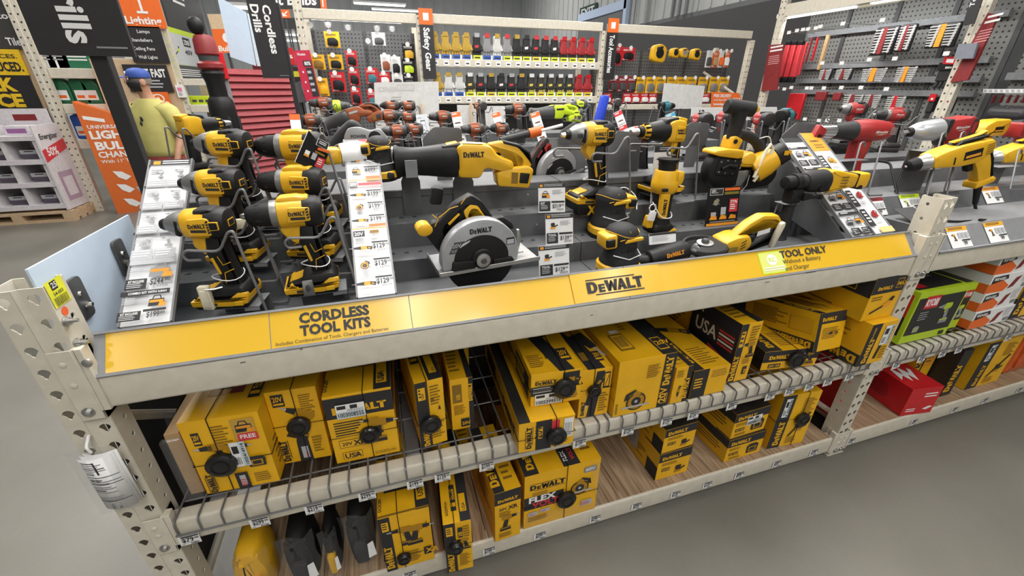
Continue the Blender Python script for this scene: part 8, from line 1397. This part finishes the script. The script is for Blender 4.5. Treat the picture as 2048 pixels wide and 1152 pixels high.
pbox('plywood_panel', 'pale plywood end panel behind the lighting signs', 'panel', 258, 330, 338, 120, 5.93, .02, PLY); pbox('sign_board', 'small orange sign with a round icon right of the man', 'sign', 300, 210, 334, 184, 5.88, .02, ORG, lambda F: (F.p([(.5 + .3 * math.cos(i * .4189), .5 + .36 * math.sin(i * .4189)) for i in range(15)], WHT), F.p([(.5 + .22 * math.cos(i * .4189), .5 + .27 * math.sin(i * .4189)) for i in range(15)], ORG), F.r(.44, .4, .56, .6, WHT)))
def xpanel(label, px0, py0, px1, py1, x, m, art=None):
 A, B = at(px0, py0, x=x), at(px1, py1, x=x); mb = MB(); w, h = B.y - A.y, B.z - A.z; mb.box((0, 0, 0), (.02, w, h), m); F = Face(mb, (.02, 0, 0), (0, w, 0), (0, 0, h), .003)
 if art: art(F)
 o = mb.build('sign_board', smooth=0); o.location = A; tag(o, label, 'sign')
xpanel('lime edged poster with grey tool pictures and 40V lettering', 350, 160, 398, 72, -1.75, LIME, lambda F: (F.r(.08, .30, .92, .90, mat('poster_grey', (.5, .52, .54), .5)), F.r(.08, .02, .92, .29, GREYD), F.r(.42, .68, .60, .86, INK), F.t('ZRB', .44, .72, .09, WHT, .02, wid=.14), F.t('40V', .40, .52, .09, INK, .03, wid=.2), F.icon('blower', .24, .55, .2, [LIME, INK, INKG]), F.lines(.64, .5, .8, .6, 3, PGREY), F.lines(.15, .06, .85, .22, 4, WHT), F.p([(.82, .36), (.84, .36), (.88, .7), (.86, .7)], INKG)))
xpanel('dark poster with a red white emblem above the lime poster', 336, 52, 386, -30, -1.75, mat('poster_dark', (.03, .028, .028), .5), lambda F: (F.r(.05, .5, .2, .8, REDP), F.lines(.24, .4, .6, .7, 3, WHT)))
z = at(385, 166, y=6.0).z; gbeam('cream shelf edge under the lime poster', P2.x + .06, P2.x + 1.1, z - .03, z + .05, 5.95); z2 = at(395, 218, y=6.0).z; gbeam('cream shelf edge under the lime cases', P2.x + .06, P2.x + 1.1, z2 - .04, z2 + .05, 5.95)
mb = MB(); mb.box((P2.x + .06, 6.0, z2 + .03), (P2.x + 1.1, 6.5, z2 + .05), CREAM); o = mb.build('shelf_deck'); tag(o, 'cream shelf deck carrying the lime cases', 'shelf')
mb = MB(); mb.box((P2.x + .06, 6.52, 0), (P2.x + 1.1, 6.55, z), mat('tan_back', (.40, .33, .22), .6)); o = mb.build('back_panel'); tag(o, 'tan panel behind the lime cases', 'back panel')
for i in range(4): pbox('tool_case', 'lime green case %s from the cream post on the shelf' % ORD[i], 'case', 371 + i * 13, 210, 381 + i * 13, 192, 6.1, .2, LIME, lambda F: F.r(.2, .3, .8, .6, GREYD), .006)
pbox('price_card', 'white card with pink print on the cream post', 'price card', 357, 195, 364, 170, 5.9, .05, WHT, lambda F: (F.r(.2, .5, .8, .8, mat('print_pink2', (.7, .2, .35), .5, var=0)), F.lines(.2, .1, .8, .4, 3, INKG)))
board('orange board reading Bulbs behind the tall black and red pole', ((432, 106), (478, 106), (468, 58), (423, 58)), 6.6, lambda F: (F.t('Bulbs', .15, .08, .22, WHT, .03, wid=.7), F.p([(.55 + .15 * math.cos(i * .5236), .65 + .2 * math.sin(i * .5236)) for i in range(12)], WHT)), ORG); board('pale cardboard strip above the orange Bulbs board', ((423, 58), (468, 58), (460, 28), (414, 28)), 6.6, None, BUFF)
board('black sign reading Light Bulbs at the top behind the gondola post', ((500, 18), (642, 18), (638, -22), (496, -22)), 6.4, lambda F: F.t('Light Bulbs', .08, .22, .50, WHT, .03, wid=.86), SBK); board('small orange arrow sign under the Light Bulbs sign', ((562, 36), (581, 36), (578, 19), (559, 19)), 6.39, lambda F: (F.p([(.2, .2), (.65, .2), (.65, .34), (.36, .34), (.36, .62), (.2, .62)], WHT), F.p([(.3, .38), (.4, .28), (.8, .74), (.7, .84)], WHT)), ORG); board('black strip below the small orange arrow sign', ((568, 58), (612, 58), (604, 36), (562, 36)), 6.4, None, SBK); board('narrow orange and white edge board right of the Light Bulbs sign', ((642, 18), (654, 18), (650, -22), (638, -22)), 6.38, lambda F: F.r(.3, .1, .5, .9, WHT), ORG)
P = at(432, 170, y=2.9); t = thing('display_pole', 'tall black and red rounded display pole left of the red shutter', 'display pole', (P.x, 2.9, 0)); o = P.copy(); o.z = 0
for nm, pr, m in (('lower_body', [(0, .10), (.6, .095), (1.05, .085), (1.36, .085), (1.42, .08), (1.45, .06)], BLK), ('neck', [(1.45, .058), (1.54, .058), (1.60, .072), (1.62, .06)], BLK), ('red_ring', [(1.62, .062), (1.635, .078), (1.66, .078), (1.675, .06)], MAR), ('collar', [(1.675, .058), (1.71, .06)], GREYD), ('red_cap', [(1.71, .062), (1.72, .070), (1.80, .066), (1.83, .052), (1.84, .01)], MAR)): mb = MB(); mb.lathe(pr, m, o, (0, 0, 1), 12, p=2.4); mb.build(nm, t, world=True)
mb = MB(); mb.ball((P.x - .02, 2.88, 1.885), (.05, .035, .055), BLK); mb.build('knob', t, world=True)
for a in range(6): mb = MB(); q = a * 1.047; mb.tube([(P.x + .095 * math.cos(q), 2.9 + .095 * math.sin(q), .5), (P.x + .085 * math.cos(q), 2.9 + .085 * math.sin(q), 1.32)], .014, MBL, 6); mb.build('rib', t, world=True)
A, B = at(440, 118, y=3.0), at(592, 240, y=3.35); t = thing('shutter_cabinet', 'red slatted shutter cabinet behind the large hammer drill', 'cabinet', (A.x, 3.0, 0)); u = Vector((B.x - A.x, .35, 0)); L = u.length + .02; u.normalize(); RS = mat('shutter_red', (.30, .03, .04), .5); I = basis((A.x, 3.0, 0), u, (0, 0, 1)); zt = A.z - .01
mb = MB(I); n = 30; hh = (zt - .25) / n
for i in range(n): z = .2 + i * hh; mb.add([(0, z, .0), (L, z, .0), (L, z + hh * .25, .022), (0, z + hh * .25, .022), (L, z + hh, .004), (0, z + hh, .004)], [(0, 1, 2, 3), (3, 2, 4, 5)], RS)
mb.build('slats', t, world=True, smooth=0); mb = MB(I); mb.box((-.05, 0, -.08), (0, zt, .04), GREYL); mb.box((-.09, zt - .12, -.02), (.0, zt + .05, .06), REDB); mb.build('frame', t, world=True, bevel=.004); mb = MB(I); mb.box((.45, 0, -.35), (L, zt, -.03), MAR); mb.build('cabinet_body', t, world=True)
board('large pale blue panel standing above the red shutter', ((461, 114), (512, 132), (492, 24), (434, -8)), 3.12, None, SKY, post=None); board('second pale panel right of the large pale blue panel', ((514, 132), (540, 134), (520, 40), (494, 26)), 3.2, None, mat('pale_panel', (.62, .68, .74), .4), post=None)
board('red display header with white 80% lettering at the gondola end', ((612, 202), (642, 200), (619, 100), (586, 101)), 4.6, lambda F: (F.t('Milwaukee', .2, .90, .05, WHT, .02, wid=.5), F.r(.42, .68, .96, .80, INK), F.t('80%', .5, .71, .07, WHT, .03, wid=.4), F.r(.52, .08, .96, .66, INK), F.lines(.56, .12, .9, .6, 4, PGREY), F.r(.25, .56, .34, .60, WHT), F.r(.25, .36, .34, .40, WHT), F.r(.25, .18, .34, .22, WHT)), mat('header_red', (.52, .02, .06), .45))
board('small red sign left of the red display header', ((578, 130), (592, 130), (584, 95), (571, 96)), 4.8, lambda F: F.t('%', .3, .4, .2, WHT, .03), REDB); board('black and yellow tag below the small red sign', ((586, 162), (604, 162), (598, 134), (582, 134)), 4.75, lambda F: F.r(.2, .3, .8, .7, mat('tag_lime', (.62, .68, .03))), SBK); board('grey metal stand side below the black and yellow tag', ((596, 205), (614, 205), (600, 164), (588, 165)), 4.75, None, GREY); board('white plastic fin right of the aisle sign post', ((578, 215), (590, 212), (578, 160), (570, 165)), 4.7, None, WHT)
# ---- battery pallet display and orange bulb changer display
t = thing('battery_display', 'white cardboard battery display with pigeonholes on a wooden pallet', 'display stand', (-3.6, 5.5, 0)); x0, x1, y0 = -4.6, -3.07, 5.5; WC = mat('white_card', (.66, .63, .66), .55)
mb = MB(); zs = [.16, .42, .68, .94, 1.15]; mb.box((x0, y0 + .42, .16), (x1, y0 + .45, 1.26), WC)
for z in zs[:4]: mb.box((x0, y0, z), (x1, y0 + .42, z + .05), WC)
for i in range(6): x = x0 + (x1 - .03 - x0) * i / 5; mb.box((x - .02, y0 + .02, .16), (x + .02, y0 + .42, .94), WC)
mb.box((x0, y0 + .40, 1.08), (x1, y0 + .44, 1.26), WC); F = Face(mb, (x0, y0 + .40, 1.06), (x1 - x0, 0, 0), (0, 0, .2)); F.r(.78, .35, .92, .7, MAR); F.r(.45, .5, .6, .55, PGREY); mb.build('pigeonholes', t, world=True)
mb = MB(); mb.box((x1, y0 - .01, .14), (x1 + .02, y0 + .44, 1.10), WC); F = Face(mb, (x1 + .02, y0 - .01, .14), (0, .45, 0), (0, 0, .96), .003); F.t('Energizer', .12, .84, .06, INK, .02, wid=.7); F.p([(.0, .58), (1, .70), (1, .82), (.0, .72)], REDP); F.t('50%', .15, .65, .09, WHT, .03, wid=.45); F.r(.2, .1, .8, .45, mat('print_lilac', (.42, .30, .40), .5, var=0)).r(.3, .15, .7, .38, WC); mb.build('side_panel', t, world=True, smooth=0)
mb = MB();
for z in (.0, .10):
 for k in range(4): mb.box((x0, y0 - .02 + k * .15, z), (x1 + .04, y0 + .08 + k * .15, z + .03), PLY)
for k in range(4): x = x0 + (x1 - x0 - .06) * k / 3; mb.box((x, y0 - .02, .03), (x + .1, y0 + .53, .10), PLY)
mb.build('pallet', t, world=True)
k = 0
for r in range(3):
 for c in range(3):
  x = x1 - .27 - c * (x1 - x0) / 5 + .02; mb = MB(); mb.box((-.10, 0, 0), (.10, .2, .10), mat('pack_violet', (.10, .08, .11), .4)); F = Face(mb, (-.10, 0, .0), (.2, 0, 0), (0, 0, .10)); F.r(0, .55, 1, 1, PGREY).lines(.2, .65, .8, .9, 1, INK); o = mb.build('battery_pack', bevel=.004); o.location = (x + .1, y0 + .1, zs[r] + .051); tag(o, 'grey violet battery pack in the %s pigeonhole row, %s from the printed side panel' % (['lowest', 'middle', 'upper'][r], ORD[c]), 'battery pack')
for c in range(3): mb = MB(); mb.box((-.11, 0, 0), (.11, .16, .10), WC); F = Face(mb, (-.11, 0, 0), (.22, 0, 0), (0, 0, .1)); F.r(.1, .2, .9, .7, [mat('print_violet', (.3, .12, .3), .5, var=0), PGREY, REDP][c]); o = mb.build('battery_pack', bevel=.003); o.location = (x1 - .2 - c * .3, y0 + .12, .992); tag(o, 'printed battery pack on the top ledge, %s from the side panel' % ORD[c], 'battery pack')
A = at(236, 428, z=0); yw = math.radians(18); t = thing('bulb_changer_display', 'orange floor display box for light bulb changers with a sloping top', 'display stand', (A.x, A.y, 0), rz=yw); ORD2 = mat('box_orange', (.62, .13, .02), .5, var=.03); w, d, h = .62, .42, 1.34
mb = MB(); mb.add([(0, 0, 0), (w, 0, 0), (w, d, 0), (0, d, 0), (0, 0, h), (w, 0, h * .80), (w, d, h * .80), (0, d, h)], [(0, 3, 2, 1), (0, 1, 5, 4), (1, 2, 6, 5), (2, 3, 7, 6), (3, 0, 4, 7), (4, 5, 6, 7)], ORD2); F = Face(mb, (0, 0, 0), (w, 0, 0), (0, 0, h), .002)
F.p([(.06, .885), (.36, .855), (.36, .825), (.06, .855)], WHT); F.t('UNIVERSAL', .07, .775, .03, WHT, .02, wid=.5); F.t('LIGHT', .06, .69, .065, WHT, .04, wid=.62); F.t('BULB', .08, .595, .065, WHT, .04, wid=.56); F.t('CHANGING', .07, .525, .05, WHT, .03, wid=.82); F.t("With 11' Telescopic", .07, .475, .03, WHT, .01, wid=.8)
for a, b, m in ((.3, .36, WHT), (.62, .32, GREYD), (.28, .24, WHT), (.56, .20, PGREY), (.3, .10, WHT), (.66, .06, GREYD)): F.p([(a - .12, b + .04), (a + .02, b + .03), (a + .14, b - .02), (a + .04, b - .05), (a - .06, b - .02)], m)
l = Face(mb, (0, d, 0), (0, -d, 0), (0, 0, h), .002); l.lines(.2, .78, .9, .95, 4, mat('print_peach', (.75, .35, .18), .5, var=0)); mb.build('carton', t, smooth=0)
# ---- man in the yellow shirt
SK = mat('skin', (.50, .27, .18), .5, var=.05); SH = mat('shirt_yellow', (.50, .46, .15), .8, var=.06, sc=14); SHO = mat('shorts_red', (.33, .05, .05), .8)
def person():
 T = thing('person', 'man in a blue cap, black face mask, yellow T-shirt and red shorts', 'person', (-1.48, 4.5, 0), rz=math.radians(-28)); V = []; E = []; R = []
 def ch(pts, root=None):
  p = root
  for x, y, z, r in pts:
   V.append((x, y, z)); R.append(r); i = len(V) - 1
   if p is not None: E.append((p, i))
   p = i
  return p
 pel = ch([(0, 0, .86, .135)]); che = ch([(0, .0, 1.05, .13), (0, .01, 1.24, .14), (0, .02, 1.34, .10), (0, .01, 1.41, .055), (0, -.01, 1.47, .058), (0, -.025, 1.53, .085), (0, -.02, 1.59, .080), (0, -.01, 1.625, .045)], pel)
 st = 2
 for s in (-1, 1):
  ch([(s * .095, 0, .76, .085), (s * .10, -.01, .46, .058), (s * .105, .02, .28, .052), (s * .105, .03, .08, .036), (s * .11, -.06, .035, .036), (s * .115, -.13, .03, .026)], pel)
  h = ch([(s * .17, .02, 1.33, .058), (s * .225, .03, 1.16, .044), (s * .25, .03 if s < 0 else -.0, 1.04, .038), (s * .245, -.08, .90, .030), (s * .24, -.11, .83, .026), (s * .238, -.125, .79, .030)], st)
  for k in range(4): ch([(s * .236, -.125 - .0 + (k - 1.5) * .018, .765, .0095), (s * .232, -.135 + (k - 1.5) * .019, .735 - (.008 if k in (0, 3) else 0), .0088), (s * .222, -.14 + (k - 1.5) * .019, .712 - (.010 if k in (1, 2) else 0), .008)], h)
  ch([(s * .22, -.155, .79, .010), (s * .205, -.17, .765, .009)], h)
 me = bpy.data.meshes.new('body'); me.from_pydata(V, E, []); o = bpy.data.objects.new('body', me); S.collection.objects.link(o); o.parent = T; sk = o.modifiers.new('skin', 'SKIN'); sk.use_smooth_shade = True
 for i, r in enumerate(R): me.skin_vertices[0].data[i].radius = (r, r)
 me.skin_vertices[0].data[0].use_root = True; sb = o.modifiers.new('sub', 'SUBSURF'); sb.levels = 2; sb.render_levels = 2; me.materials.append(SK)
 H = TR(0, -.02, 1.55, rz=math.radians(-32)); f = MB(H); f.puff([(-.012, -.02), (.012, -.02), (.016, .0), (.005, .035), (-.005, .035)], -.098, .016, .006, SK)
 for s in (-1, 1): f.ball((s * .032, -.086, .022), (.013, .008, .009), WHT, 10, 6); f.ball((s * .032, -.093, .022), (.006, .004, .006), INK, 8, 5); f.tube([(s * .05, -.082, .040), (s * .02, -.092, .042)], .006, mat('brow_grey', (.25, .2, .16), .8), 6); f.ball((s * .086, .01, -.005), (.012, .024, .034), SK, 10, 6)
 f.build('face', T); hr = MB(H); hr.lathe([(-.02, .080), (.0, .088), (.03, .088)], mat('hair_grey', (.22, .19, .16), .8), (0, .012, 0), (0, 0, 1), 20, caps=False); hr.build('hair', T)
 c = MB(H); c.lathe([(.036, .094), (.055, .096), (.085, .088), (.108, .062), (.118, .02)], mat('cap_blue', (.03, .075, .32), .7), (0, .005, 0), (0, 0, 1), 22, sq=1.08); c.add([(.09 * math.sin(a) * k, -.07 - .085 * (k - .55) * math.cos(a) * 1.6 - .02, .042 - .022 * (k - .8)) for k in (.8, 1.25) for a in [(-1.2 + .3 * i) for i in range(9)]], [(i, i + 1, 10 + i, 9 + i) for i in range(8)], mat('cap_blue', (.03, .075, .32))); c.quad([(-.03, -.0925, .06), (.03, -.0925, .06), (.024, -.085, .088), (-.024, -.085, .088)], WHT); c.build('cap', T, solid=.004)
 m = MB(H); m.loft([[(r * math.sin(a), -r * 1.12 * math.cos(a) + .005, z) for a in [-1.35 + .27 * i for i in range(11)]] for z, r in ((-.085, .062), (-.05, .088), (-.015, .098), (.008, .094))], mat('mask_black', (.012, .012, .014), .7), False); m.tube([(.085, -.02, -.01), (.092, .02, .005)], .003, INK, 5); m.build('face_mask', T, solid=.003)
 s_ = MB(); n = 20
 def ring(z, rx, ry, y=0.0, dx=0): return [(dx + rx * math.cos(2 * math.pi * i / n), y + ry * math.sin(2 * math.pi * i / n), z) for i in range(n)]
 s_.loft([ring(.865, .178, .142), ring(.92, .180, .145), ring(1.05, .182, .15, -.005), ring(1.18, .192, .148), ring(1.28, .198, .135, .01), ring(1.345, .175, .11, .015), ring(1.385, .11, .085, .012), ring(1.40, .074, .07, .008)], SH, False)
 for s in (-1, 1):
  L = []
  for x, y, z, r in ((s * .12, .015, 1.325, .085), (s * .18, .02, 1.29, .085), (s * .225, .025, 1.20, .076), (s * .25, .025, 1.09, .072)): L.append([(x + r * .85 * math.cos(a), y + r * math.sin(a), z + r * .45 * math.cos(a) * s) for a in [2 * math.pi * i / 14 for i in range(14)]])
  s_.loft(L, SH, False)
 s_.build('t_shirt', T, solid=.006)
 q = MB(); q.loft([ring(.93, .162, .13), ring(.86, .17, .14), ring(.77, .18, .14)], SHO, False)
 for s in (-1, 1): q.loft([ring(.80, .095, .125, 0, s * .088), ring(.62, .098, .11, 0, s * .10), ring(.48, .096, .105, 0, s * .104)], SHO, False)
 q.build('shorts', T, solid=.006); g = MB()
 for s in (-1, 1): g.ball((s * .012 + .02, -.152, 1.20 + s * .022), (.014, .006, .022), INK, 10, 6)
 g.tube([(.02, -.15, 1.245), (.015, -.152, 1.20)], .004, INK, 5); g.build('hanging_sunglasses', T)
 for s in (-1, 1): b = MB(TR(s * .11, 0, 0, rz=math.pi / 2)); b.puff(rnd([(-.16, 0), (.08, 0), (.085, .07), (.03, .10), (-.04, .07), (-.15, .045)], .02), 0, .048, .015, GREYD); b.build('shoe', T)
person()
